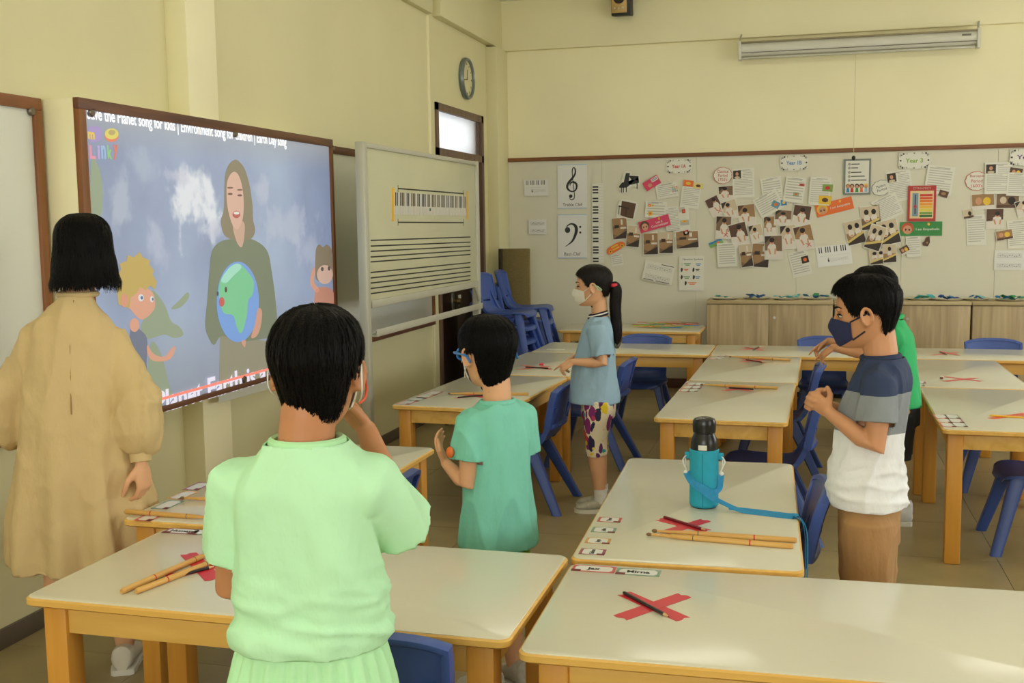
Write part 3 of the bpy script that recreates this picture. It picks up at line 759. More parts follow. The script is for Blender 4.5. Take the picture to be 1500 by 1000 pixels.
class Head:
    def __init__(self, chin, hh, yaw=0, pitch=0, roll=0):
        self.hh = hh
        rot = Matrix.Rotation(yaw, 4, 'Z') @ Matrix.Rotation(pitch, 4, 'X') @ Matrix.Rotation(roll, 4, 'Y')
        c = Vector((0, 0, 0.10))
        self.M = Matrix.Translation(Vector(chin)) @ Matrix.Diagonal((hh, hh, hh, 1)) @ Matrix.Translation(c) @ rot @ Matrix.Translation(-c)
    def __call__(self, p): return self.M @ Vector(p)
    def add(self, mb):
        M, hh = self.M, self.hh
        zs = [0.0, 0.03, 0.07, 0.13, 0.2, 0.28, 0.36, 0.44, 0.52, 0.6, 0.68, 0.75, 0.81, 0.86, 0.9, 0.94, 0.97, 0.99]
        mb.rings([[M @ head_pt(2*PI*k/40, z) for k in range(40)] for z in zs])
        R3 = M.to_3x3().normalized()
        E = lambda c, r, rot=None: mb.ell(M @ Vector(c), Vector(r)*hh, 14, 10, R3 @ (rot or Matrix.Identity(3)))
        mb.tube([M @ Vector((0, 0.385, 0.54)), M @ Vector((0, 0.425, 0.45)), M @ Vector((0, 0.465, 0.375)), M @ Vector((0, 0.445, 0.335))], [0.035*hh, 0.04*hh, 0.052*hh, 0.038*hh], 10, round_ends=True)
        for s in (-1, 1):
            E((s*0.052, 0.415, 0.355), (0.036, 0.045, 0.034))
            E((s*0.17, 0.345, 0.585), (0.13, 0.055, 0.04)); E((s*0.155, 0.235, 0.34), (0.10, 0.08, 0.10))
            rr = Matrix.Rotation(s*R(-18), 3, 'Z') @ Matrix.Rotation(R(-12), 3, 'X')
            E((s*0.345, -0.03, 0.455), (0.024, 0.082, 0.130), rr); E((s*0.325, 0.0, 0.37), (0.03, 0.05, 0.06))
            ring = []
            for k_ in range(15):
                a_ = R(-70+k_*(290/14)); v_ = rr @ Vector((0, 0.080*math.cos(a_), 0.130*math.sin(a_))); ring.append(M @ (Vector((s*0.372, -0.045, 0.465))+v_+Vector((s*0.012, 0, 0))))
            mb.tube(ring, 0.020*hh, 8, round_ends=True)
        E((0, 0.395, 0.225), (0.105, 0.05, 0.028)); E((0, 0.392, 0.18), (0.09, 0.05, 0.032)); E((0, 0.345, 0.07), (0.11, 0.07, 0.06))
    def eyes(self, parent, iris=(0.03, 0.015, 0.008)):
        R3 = self.M.to_3x3().normalized(); hh = self.hh
        for s in (-1, 1):
            th = PI/2-s*R(30); c = head_pt(th, 0.485, -0.012); out = Vector((c.x, c.y*1.5, 0)).normalized()
            rz = Matrix.Rotation(math.atan2(-out.x, out.y), 3, 'Z')
            e = obj('eye', MB().ell(self.M @ c, Vector((0.062, 0.034, 0.026))*hh, 14, 10, R3 @ rz), mat('eye_white', srgb(196, 182, 168), 0.35, 0), parent)
            obj('iris', MB().ell(self.M @ (c+out*0.012), Vector((0.032, 0.026, 0.025))*hh, 12, 8, R3 @ rz), mat('dark_iris', iris, 0.2, 0), e)
            obj('upper_lid', MB().tube([self.M @ (head_pt(PI/2-s*R(a_), 0.492+0.022*math.sin(PI*k_/5), 0.018)) for k_, a_ in enumerate((17, 22, 27, 32, 38, 44))], [0.004*hh, 0.009*hh, 0.010*hh, 0.010*hh, 0.009*hh, 0.004*hh], 8), M_hair, parent)
            pts = [self.M @ head_pt(PI/2-s*R(12+9*i_), 0.595+0.02*math.sin(i_*0.75), 0.030) for i_ in range(5)]
            obj('eyebrow', MB().tube(pts, [0.010*hh, 0.017*hh, 0.017*hh, 0.013*hh, 0.005*hh], 8), M_hair, parent)
M_hair = mat('black_hair', srgb(10, 8, 8), 0.5, 0.3, 60, 0.9, 120, spec=0.10, stretch=(3, 3, 0.35))
M_hairb = mat('dark_brown_hair', srgb(20, 13, 11), 0.45, 0.3, 60, 0.9, 120, spec=0.22, stretch=(3, 3, 0.35))
def sstep(a, b, x):
    t = min(1, max(0, (x-a)/(b-a))); return t*t*(3-2*t)
def hair(H, line, vol, parent, m=None, zmin=-0.05, seed=1, strands=1400, rough=0.012, name='hair', extra=None):
    """line(th) lowest hair height, vol(th, z) thickness; dives under the skin below the line"""
    mb = MB(); rng = random.Random(seed); n = 96; zs = []
    z = zmin
    while z < 0.9: zs.append(z); z += 0.024
    zs += [0.915, 0.935, 0.95, 0.965, 0.978, 0.988, 0.995, 0.999]
    def off(th, z):
        th = th % (2*PI)
        v = vol(th, z); l = line(th)
        k = sstep(l-0.045, l+0.03, z)
        nz = noise.noise(Vector((math.cos(th)*9+seed, math.sin(th)*9, z*3.0)))*rough + noise.noise(Vector((math.cos(th)*26+seed, math.sin(th)*26, z*5)))*rough*0.7
        return (v+nz)*k - (0.05+0.20*sstep(0.34, 0.14, z))*(1-k)
    mb.rings([[H.M @ head_pt(2*PI*k/n, z, off(2*PI*k/n, z)) for k in range(n)] for z in zs])
    hh = H.hh
    for i in range(strands):
        th = rng.uniform(0, 2*PI); l = line(th)
        z1 = l+rng.random()**1.5*(0.97-l); z0 = z1-rng.uniform(0.08, 0.24)*(0.5 if z1 < 0.3 else 1)
        if z0 < l-0.035: z0 = l-0.035*rng.random()
        tw = rng.uniform(-0.12, 0.12); pts = []
        lift = rng.uniform(0.0, 0.016)
        for q in range(4):
            f = q/3; zz = z1+(z0-z1)*f; t2 = th+tw*f
            pts.append((t2, zz, max(off(t2, max(zz, l+0.03)), 0.012)+lift*(0.3+f*0.7)))
        w = rng.uniform(0.010, 0.022)
        a = [H.M @ head_pt(t2-w*(1-q/3.2)/2/0.4, zz, o) for q, (t2, zz, o) in enumerate(pts)]
        b = [H.M @ head_pt(t2+w*(1-q/3.2)/2/0.4, zz, o) for q, (t2, zz, o) in enumerate(pts)]
        va = [mb.bm.verts.new(p) for p in a]; vb = [mb.bm.verts.new(p) for p in b]
        for q in range(3): mb.bm.faces.new((va[q], vb[q], vb[q+1], va[q+1]))
    if extra: extra(mb, H, rng)
    o = obj(name, mb, m or M_hair, parent, None)
    for f in o.data.polygons: f.use_smooth = True
    return o
def angdist(a, b):
    d = abs((a-b) % (2*PI)); return min(d, 2*PI-d)
def boy_line(front=0.80, side=0.50, nape=0.14):
    def f(th):
        a = angdist(th, PI/2)          # 0 front .. pi back
        if a < R(50): return front-0.05*(a/R(50))**2
        if a < R(72): return front-0.05-(front-0.05-0.40)*sstep(R(50), R(72), a)
        if a < R(82): return 0.40+(side+0.02-0.40)*sstep(R(72), R(82), a)
        if a < R(112): return side+0.03
        return side+0.03-(side+0.03-nape)*sstep(R(106), R(128), a)
    return f
def boy_vol(top=0.075, low=0.028):
    def f(th, z):
        a = angdist(th, PI/2)
        k = sstep(0.25, 0.75, z)
        return low+(top-low)*k+0.012*sstep(R(60), R(10), a)*k
    return f
def hand(mb, wrist, d, n, l, L=0.135, curl=0.5, thumb=0.5, index=None, r=0.0068):
    """palm and five fingers: d along the hand, n where the palm faces, l towards the thumb"""
    wrist, d, n, l = Vector(wrist), Vector(d).normalized(), Vector(n), Vector(l)
    n = (n-d*n.dot(d)).normalized(); l = (l-d*l.dot(d)-n*l.dot(n)).normalized()
    W = L*0.46; pl = L*0.50
    rings = []
    for f, w, t in ((-0.12, 0.30, 0.19), (0.08, 0.36, 0.20), (0.35, 0.46, 0.21), (0.7, 0.50, 0.19), (0.98, 0.48, 0.15), (1.06, 0.42, 0.09)):
        c = wrist+d*pl*f
        rings.append([c+l*W*w*math.cos(a)+n*W*t*math.sin(a) for a in [2*PI*k/14 for k in range(14)]])
    mb.rings(rings)
    fl = [0.47, 0.52, 0.48, 0.38]; offs = [0.36, 0.125, -0.115, -0.35]
    for i in range(4):
        c = curl if not (i == 0 and index is not None) else index
        p = wrist+d*pl*(0.96-0.03*abs(i-1))+l*W*offs[i]; ang = c*0.75; pts = [wrist+d*pl*0.55+l*W*offs[i]*0.9, p]
        sp = l*(offs[i]*0.10)
        for s, k in enumerate((0.44, 0.32, 0.24)):
            dd = (d*math.cos(ang)+n*math.sin(ang)+sp).normalized()
            p = p+dd*fl[i]*L*k; pts.append(p); ang += c*(0.95 if s == 0 else 0.7)
        rr = r*(1.0 if i < 3 else 0.88)
        mb.tube(pts, [rr*1.1, rr*1.08, rr, rr*0.92, rr*0.78], 10, round_ends=True)
    p = wrist+d*pl*0.22+l*W*0.30+n*W*0.05; a = 0.75-0.45*thumb
    d1 = (d*0.72+l*0.75*(0.4+a)+n*(0.25+0.35*thumb)).normalized(); d2 = (d*0.9+l*0.25*(1-thumb)+n*(0.15+0.55*thumb)).normalized()
    q = p+d1*L*0.27; mb.tube([p-d1*L*0.03, q, q+d2*L*0.17, q+d2*L*0.30], [r*1.55, r*1.3, r*1.12, r*0.85], 10, round_ends=True)
def skin(name, c): return mat(name, c, 0.5, 0.05, 14, 0.05, 400, spec=0.4, sss=0.12)
def arm(mb, sh, el, wr, s=1.0, r=(0.040, 0.035, 0.030, 0.030, 0.024, 0.019)):
    sh, el, wr = Vector(sh), Vector(el), Vector(wr)
    mb.tube([sh, sh.lerp(el, 0.55), el, el.lerp(wr, 0.28), el.lerp(wr, 0.7), wr], [x*s for x in r], 16, round_ends=True)
def leg(mb, hip, kn, an, s=1.0, r=(0.072, 0.062, 0.047, 0.048, 0.038, 0.029)):
    hip, kn, an = Vector(hip), Vector(kn), Vector(an)
    mb.tube([hip, hip.lerp(kn, 0.5), kn, kn.lerp(an, 0.3), kn.lerp(an, 0.65), an], [x*s for x in r], 18, round_ends=True)
def foot(mb, an, heading, L=0.19):
    d = Vector((math.sin(heading)*-1, math.cos(heading), 0)); an = Vector(an)
    mb.tube([an, an-d*0.015+Vector((0, 0, -an.z+0.045))], [0.028, 0.026], 12, round_ends=True)
    mb.tube([an-d*0.025+Vector((0, 0, 0.040-an.z)), an+d*L*0.25+Vector((0, 0, 0.036-an.z)), an+d*L*0.45+Vector((0, 0, 0.030-an.z))], [0.022, 0.020, 0.012], 12, round_ends=True)
def shoe(parent, an, heading, L, m_up, m_sole, laces=None, label=None):
    """trainer around a foot whose ankle stands at an"""
    d = Vector((-math.sin(heading), math.cos(heading), 0)); s = Vector((d.y, -d.x, 0)); b = Vector((an[0], an[1], 0))
    prof = [(-0.34, 0.10, 0.085), (-0.30, 0.15, 0.10), (-0.16, 0.17, 0.098), (0.0, 0.17, 0.088), (0.18, 0.19, 0.066), (0.36, 0.205, 0.052), (0.52, 0.18, 0.044), (0.62, 0.11, 0.034), (0.655, 0.04, 0.026)]
    def ring(f, w, h, z0, ex=0.0):
        c = b+d*(f*L*1.02)
        return [c+s*(math.cos(a)*(w*L+ex))+Vector((0, 0, z0+(h-z0)*0.5*(1+math.sin(a)))) for a in [2*PI*k/16 for k in range(16)]]
    up = MB().rings([ring(f, w, h, 0.014) for f, w, h in prof])
    root = obj('shoe', up, m_up, parent, 50)
    sp = [(f, w+0.012) for f, w, h in prof]
    ol = [b+d*(f*L*1.04)+s*w*L for f, w in sp]+[b+d*(f*L*1.04)-s*w*L for f, w in reversed(sp)]
    obj('sole', MB().poly(ol, 0.020), m_sole, root, 40)
    mb = MB()
    for k in range(4):
        f = 0.05+0.085*k; c = b+d*(f*L); h = 0.086-0.30*(f-0.02)*0.12-0.012*k
        mb.tube([c-s*0.022+Vector((0, 0, h-0.006)), c+Vector((0, 0, h+0.003)), c+s*0.022+d*0.008+Vector((0, 0, h-0.006))], 0.003, 6)
    obj('laces', mb, laces or m_sole, root, 40)['kind'] = 'stuff'
    return root
def folds(amp=0.004, fz=5.0, fr=16.0, seed=0.0, diag=0.0):
    """cloth folds: ridged noise running down the garment plus soft dents"""
    def w(p):
        q = Vector((p.x*fr+seed, p.y*fr+diag*p.z*10, p.z*fz+diag*p.x*6))
        r = 1-2.4*abs(noise.noise(q*0.8))
        return amp*(0.8*r*abs(r)+0.9*noise.noise(q*0.5+Vector((3, 9, 1)))+0.35*noise.noise(q*2.3+Vector((7, 1, 3))))
    return w
def person(label, loc, rz):
    return thing('person', label, 'person', (loc[0], loc[1], 0), rz, None)
def sleeve(mb, sh, el, t_end, r0, r1, sh_in=0.05):
    sh, el = Vector(sh), Vector(el); e = sh.lerp(el, t_end); d = (el-sh).normalized()
    mb.tube([sh-d*0.01+Vector((-math.copysign(sh_in, sh.x), 0, 0.0)), sh, sh.lerp(el, t_end*0.5), e], [r0*0.95, r0, (r0+r1)/2, r1], 20)
    return (e-d*0.004, d, r1*1.6)
M_wsole = mat('white_rubber_sole', srgb(225, 222, 210), 0.55, 0.04)
M_sneak = mat('pale_grey_knit', srgb(186, 182, 166), 0.75, 0.1, 60, 0.3, 300)
M_sock = mat('white_sock', srgb(228, 226, 218), 0.85, 0.05, 40, 0.4, 260)

# ---------------------------------------------------------------- boy in pale green (seen from behind, nearest)
def green_boy():
    t = person('boy in pale green shirt and shorts seen from behind, hand raised to his mask', (-0.845, 1.72), R(9))
    Sk = skin('tan_skin', srgb(186, 128, 88))
    H = Head((0.022, 0.020, 1.165), 0.205, yaw=R(3), pitch=R(2))
    mb = MB(); H.add(mb)
    mb.tube([(0, -0.01, 1.02), (0.004, -0.012, 1.12), (0.012, -0.012, 1.20), (0.018, -0.004, 1.26)], [0.058, 0.050, 0.048, 0.046], 18)
    body_rings(mb, [(0.60, 0, 0, 0.112, 0.085), (0.72, 0, 0, 0.112, 0.084), (0.84, 0, 0, 0.105, 0.08), (0.97, 0, 0, 0.108, 0.078), (1.05, 0, -0.005, 0.112, 0.07), (1.10, 0, -0.008, 0.09, 0.05), (1.13, 0, -0.01, 0.06, 0.045)])
    shR, elR, wrR = (0.108, -0.005, 1.072), (0.158, 0.072, 0.972), (0.070, 0.165, 1.135)
    shL, elL, wrL = (-0.118, 0.0, 1.065), (-0.152, 0.025, 0.872), (-0.07, 0.16, 0.83)
    arm(mb, shR, elR, wrR, 1.05); arm(mb, shL, elL, wrL, 1.05)
    hand(mb, wrR, (-0.55, 0.12, 0.60), (-0.4, -0.6, -0.25), (0.1, -0.5, 0.75), 0.13, 0.80, 0.7, r=0.0074)
    hand(mb, wrL, (0.75, 0.5, 0.05), (0.2, -0.5, -0.8), (0.2, 0.3, 0.9), 0.135, 0.6, 0.5, r=0.0072)
    for s in (-1, 1):
        leg(mb, (s*0.062, 0, 0.64), (s*0.072, 0.012, 0.38), (s*0.075, -0.01, 0.075), 1.05); foot(mb, (s*0.075, -0.01, 0.075), s*R(-8), 0.2)
    obj('body', fuse(mb, 0.0042, 4), Sk, t)
    H.eyes(t)
    hair(H, boy_line(0.80, 0.44, 0.12), boy_vol(0.068, 0.026), t, seed=3, strands=3200, rough=0.018)
    # shirt
    Ms = mat('mint_green_cotton', srgb(184, 232, 188), 0.8, 0.035, 5, 0.75, 15, bdist=0.014, stretch=(1, 1, 0.55))
    mb = MB()
    body_rings(mb, [(0.785, 0, 0, 0.112, 0.094), (0.80, 0, 0, 0.128, 0.106), (0.815, 0, 0, 0.138, 0.112), (0.85, 0, 0, 0.130, 0.105), (0.92, 0, 0, 0.123, 0.098), (1.00, 0, -0.004, 0.122, 0.094), (1.06, 0, -0.008, 0.126, 0.086), (1.10, 0.002, -0.010, 0.112, 0.072), (1.133, 0.006, -0.012, 0.082, 0.060), (1.158, 0.01, -0.013, 0.060, 0.055)])
    ops = [sleeve(mb, shR, elR, 0.98, 0.058, 0.060), sleeve(mb, shL, elL, 0.70, 0.056, 0.053), (Vector((0.01, -0.013, 1.150)), Vector((0, 0, 1)), 0.09), (Vector((0, 0, 0.789)), Vector((0, 0, -1)), 0.13)]
    me = fuse(mb, 0.006, 7)
    f1 = folds(0.012, 3.4, 11, 3.0, 0.35); f2 = folds(0.015, 30, 8, 9.0, 0.5)
    me = rework(me, ops, lambda p: f1(p)+f2(p)*sstep(0.98, 0.80, p.z)*0.8)
    obj('shirt', me, Ms, t)
    Hc = mat('mint_green_rib', srgb(178, 228, 174), 0.85, 0.03, 5, 0.2, 700)
    obj('collar', MB().rings(torus((0.009, -0.013, 1.147), 0.0615, 0.0565, 0.0075, 36), cap=False), Hc, t)
    # shorts
    mb = MB(); body_rings(mb, [(0.56, 0, 0, 0.172, 0.130), (0.62, 0, 0, 0.166, 0.126), (0.70, 0, 0, 0.152, 0.118), (0.76, 0, 0, 0.136, 0.104), (0.80, 0, 0, 0.122, 0.098), (0.81, 0, 0, 0.116, 0.09)])
    for s in (-1, 1): mb.tube([(s*0.07, 0, 0.62), (s*0.082, 0.005, 0.50), (s*0.088, 0.01, 0.40)], [0.095, 0.100, 0.104], 20)
    me = fuse(mb, 0.0065, 5)
    gath = lambda p: 0.0042*math.sin(math.atan2(p.y, p.x)*30+2*noise.noise(Vector((p.x*8, p.y*8, p.z*4))))*sstep(0.50, 0.72, p.z)*sstep(0.79, 0.77, p.z)+folds(0.006, 3, 9, 4)(p)
    obj('shorts', rework(me, [(Vector((s*0.088, 0.01, 0.404)), Vector((0, 0, -1)), 0.14) for s in (-1, 1)], gath), mat('mint_green_shorts', srgb(180, 230, 178), 0.8, 0.035, 5, 0.75, 15, bdist=0.014, stretch=(1, 1, 0.55)), t)
    Mst = mat('white_elastic', srgb(225, 225, 215), 0.7, 0)
    Mor = mat('orange_cord', srgb(226, 78, 40), 0.5, 0.03)
    for s in (-1, 1):
        pts = [H((s*0.30, 0.30, 0.30)), H((s*0.36, 0.12, 0.40)), H((s*0.385, -0.02, 0.56)), H((s*0.40, -0.10, 0.50)), H((s*0.40, -0.10, 0.38)), H((s*0.37, 0.02, 0.28)), H((s*0.30, 0.25, 0.18))]
        obj('mask_ear_loop', MB().tube([smooth_path([tuple(p) for p in pts], i/24) for i in range(25)], 0.0015, 6), Mst, t)
    pts = [H((0.375, -0.10, 0.24)), H((0.40, 0.0, 0.26)), H((0.40, 0.10, 0.33)), H((0.36, 0.25, 0.40))]
    obj('mask_cord', MB().tube([smooth_path([tuple(p) for p in pts], i/16) for i in range(17)], 0.0022, 8), Mor, t)
    face_mask(H, t, srgb(228, 226, 216))
    for s in (-1, 1): shoe(t, (s*0.075, -0.01), s*R(-8), 0.2, M_sneak, M_wsole)
def torus(c, rx, ry, r, n, tilt=0.0, m=8):
    c = Vector(c); out = []
    for k in range(n+1):
        a = 2*PI*k/n; p = Vector((rx*math.cos(a), ry*math.sin(a), tilt*math.sin(a))); d = Vector((math.cos(a), math.sin(a), 0))
        out.append([c+p+d*r*math.cos(b)+Vector((0, 0, 1.5*r*math.sin(b))) for b in [2*PI*j/m for j in range(m)]])
    return out
def face_mask(H, parent, colr, pleats=True, down=0.0, name='face_mask'):
    """cloth mask following the face from the nose bridge to under the chin"""
    mb = MB()
    def P(u, v):
        th = PI/2-u*R(66)
        z = (0.455-0.07*abs(u)**1.5)*(1-v)+(0.03+0.12*abs(u)**2)*v - down
        q = head_pt(th, max(0.03, z), 0.034)
        nose = math.exp(-(u/0.25)**2)*0.085*math.exp(-((v-0.30)/0.30)**2)+math.exp(-(u/0.3)**2)*0.03
        pl = 0.006*math.sin(v*PI*6)*(1-abs(u)) if pleats else 0
        q = q+Vector((0, nose+pl, 0)); q.z = z
        if v > 0.9: q.y -= 0.02*(v-0.9)/0.1
        return H.M @ q
    grid_shell(mb, lambda u, v: P(u, v), 22, 16, 0.003)
    return obj(name, mb, mat('mask_%d' % int(colr[0]*1000+colr[2]*77), colr, 0.8, 0.03, 20, 0.2, 500), parent, 60)

# ---------------------------------------------------------------- boy in turquoise with blue glasses
def cyan_boy():
    t = person('boy in long turquoise t-shirt with blue glasses, palm turned up', (-0.955, 3.30), R(57))
    Sk = skin('light_tan_skin', srgb(218, 166, 126))
    H = Head((-0.006, 0.018, 1.003), 0.216, yaw=R(-12), pitch=R(-3))
    mb = MB(); H.add(mb)
    mb.tube([(0, -0.015, 0.86), (0, -0.015, 0.95), (0, -0.01, 1.02), (0, 0.0, 1.09)], [0.054, 0.046, 0.045, 0.045], 18)
    body_rings(mb, [(0.44, 0, 0, 0.10, 0.075), (0.55, 0, 0, 0.10, 0.075), (0.68, 0, 0, 0.092, 0.070), (0.80, 0, 0, 0.086, 0.068), (0.87, 0, -0.003, 0.095, 0.064), (0.92, 0, -0.006, 0.08, 0.048), (0.945, 0, -0.008, 0.055, 0.04)])
    shL, elL, wrL = (-0.098, 0.002, 0.895), (-0.118, 0.0, 0.705), (-0.120, 0.105, 0.760)
    shR, elR, wrR = (0.098, -0.004, 0.895), (0.112, 0.0, 0.71), (0.06, 0.13, 0.76)
    arm(mb, shL, elL, wrL, 0.88); arm(mb, shR, elR, wrR, 0.88)
    hand(mb, wrL, (0.0, 0.45, 0.62), (0.5, -0.55, 0.5), (-0.75, -0.4, 0.2), 0.12, 0.45, 0.2, r=0.0066)
    hand(mb, wrR, (-0.5, 0.5, 0.3), (-0.2, -0.4, 0.7), (0.5, 0.6, 0.3), 0.125, 0.5, 0.4, r=0.0066)
    for s in (-1, 1):
        leg(mb, (s*0.054, 0, 0.50), (s*0.06, 0.01, 0.31), (s*0.062, -0.01, 0.07), 0.92); foot(mb, (s*0.062, -0.01, 0.07), s*R(-8), 0.18)
    obj('body', fuse(mb, 0.0040, 4), Sk, t)
    H.eyes(t)
    hair(H, boy_line(0.79, 0.50, -0.02), boy_vol(0.075, 0.040), t, seed=11, strands=2400, rough=0.010)
    Ms = mat('turquoise_cotton', srgb(124, 204, 184), 0.8, 0.035, 5, 0.75, 15, bdist=0.014, stretch=(1, 1, 0.55))
    mb = MB()
    body_rings(mb, [(0.482, 0, 0, 0.120, 0.100), (0.50, 0, 0, 0.126, 0.106), (0.58, 0, 0, 0.121, 0.100), (0.70, 0, 0, 0.112, 0.093), (0.80, 0, -0.002, 0.107, 0.087), (0.87, 0, -0.004, 0.108, 0.080), (0.92, 0, -0.008, 0.102, 0.070), (0.948, 0, -0.012, 0.074, 0.060), (0.966, 0, -0.014, 0.054, 0.050)])
    ops = [sleeve(mb, shR, elR, 0.64, 0.052, 0.056), sleeve(mb, shL, elL, 0.60, 0.052, 0.058), (Vector((0, -0.014, 0.959)), Vector((0, 0, 1)), 0.08), (Vector((0, 0, 0.488)), Vector((0, 0, -1)), 0.15)]
    obj('shirt', rework(fuse(mb, 0.0055, 6), ops, folds(0.014, 2.4, 12, 5, 0.15)), Ms, t)
    obj('collar', MB().rings(torus((0, -0.014, 0.957), 0.0555, 0.0515, 0.0070, 36, tilt=-0.002), cap=False), Ms, t)
    # orange badge on the left sleeve
    mb = MB(); mb.ell((-0.160, 0.030, 0.812), (0.012, 0.015, 0.018), 12, 8); obj('sleeve_badge', mb, mat('orange_print', srgb(226, 116, 48), 0.6, 0), t)
    mb = MB(); body_rings(mb, [(0.40, 0, 0, 0.116, 0.09), (0.47, 0, 0, 0.113, 0.088), (0.55, 0, 0, 0.108, 0.082), (0.58, 0, 0, 0.1, 0.075)])
    for s in (-1, 1): mb.tube([(s*0.055, 0, 0.44), (s*0.062, 0.005, 0.36), (s*0.066, 0.008, 0.28)], [0.068, 0.072, 0.074], 20)
    obj('shorts', rework(fuse(mb, 0.006, 5), [(Vector((s*0.066, 0.008, 0.284)), Vector((0, 0, -1)), 0.1) for s in (-1, 1)], folds(0.004, 3, 12, 2)), dotted('lime_shorts', srgb(132, 196, 36), srgb(50, 110, 30)), t)
    # glasses
    Mb = mat('blue_glasses_frame', srgb(36, 120, 206), 0.3, 0.02)
    g = MB(); 
    for s in (-1, 1):
        g2 = MB(); pts = []
        for k in range(25):
            a = 2*PI*k/24; ca, sa = math.cos(a), math.sin(a)
            pts.append(H((s*(0.165+0.125*math.copysign(abs(ca)**0.7, ca)), 0.455-0.03*(0.165+0.125*ca)/0.29, 0.485+0.085*math.copysign(abs(sa)**0.7, sa))))
        obj('glasses_rim', g2.tube(pts, 0.0040, 8), Mb, t)
        ln = MB(); ln.poly(pts[:-1], 0.001, H.M.to_3x3() @ Vector((0, 1, 0))/H.hh)
        obj('glasses_lens', ln, mat('lens_glass', (0.95, 0.97, 1), 0.02, 0, trans=1.0), t)
        pts = [H((s*0.285, 0.435, 0.51)), H((s*0.375, 0.36, 0.515)), H((s*0.405, 0.05, 0.505)), H((s*0.41, -0.10, 0.49)), H((s*0.395, -0.18, 0.40))]
        obj('glasses_temple', MB().tube([smooth_path([tuple(p) for p in pts], i/16) for i in range(17)], 0.0038, 8), Mb, t)
    obj('glasses_bridge', MB().tube([H((-0.045, 0.46, 0.50)), H((0, 0.475, 0.51)), H((0.045, 0.46, 0.50))], 0.003, 8), Mb, t)
    face_mask(H, t, srgb(224, 226, 226))
    Mst = mat('white_elastic', srgb(225, 225, 215), 0.7, 0)
    for s in (-1, 1):
        for a_, b_ in (((s*0.335, 0.20, 0.38), (s*0.375, -0.01, 0.53)), ((s*0.30, 0.19, 0.15), (s*0.365, 0.0, 0.33))):
            obj('mask_strap', MB().tube([H(a_), H(((a_[0]+b_[0])/2*1.05, (a_[1]+b_[1])/2, (a_[2]+b_[2])/2)), H(b_)], 0.0016, 6), Mst, t)
    for s in (-1, 1): shoe(t, (s*0.062, -0.01), s*R(-8), 0.18, M_sneak, M_wsole)
def dotted(name, base, dot, scale=38.0):
    if name in MATS: return MATS[name]
    m = mat(name, base, 0.8, 0.0); nt = m.node_tree; p = nt.nodes['Principled BSDF']
    v = nt.nodes.new('ShaderNodeTexVoronoi'); v.inputs['Scale'].default_value = scale
    tc = nt.nodes.new('ShaderNodeTexCoord'); nt.links.new(tc.outputs['Object'], v.inputs['Vector'])
    r = nt.nodes.new('ShaderNodeValToRGB'); r.color_ramp.interpolation = 'CONSTANT'
    r.color_ramp.elements[0].color = (*dot, 1); r.color_ramp.elements[1].position = 0.2; r.color_ramp.elements[1].color = (*base, 1)
    nt.links.new(v.outputs['Distance'], r.inputs['Fac']); nt.links.new(r.outputs['Color'], p.inputs['Base Color'])
    return m

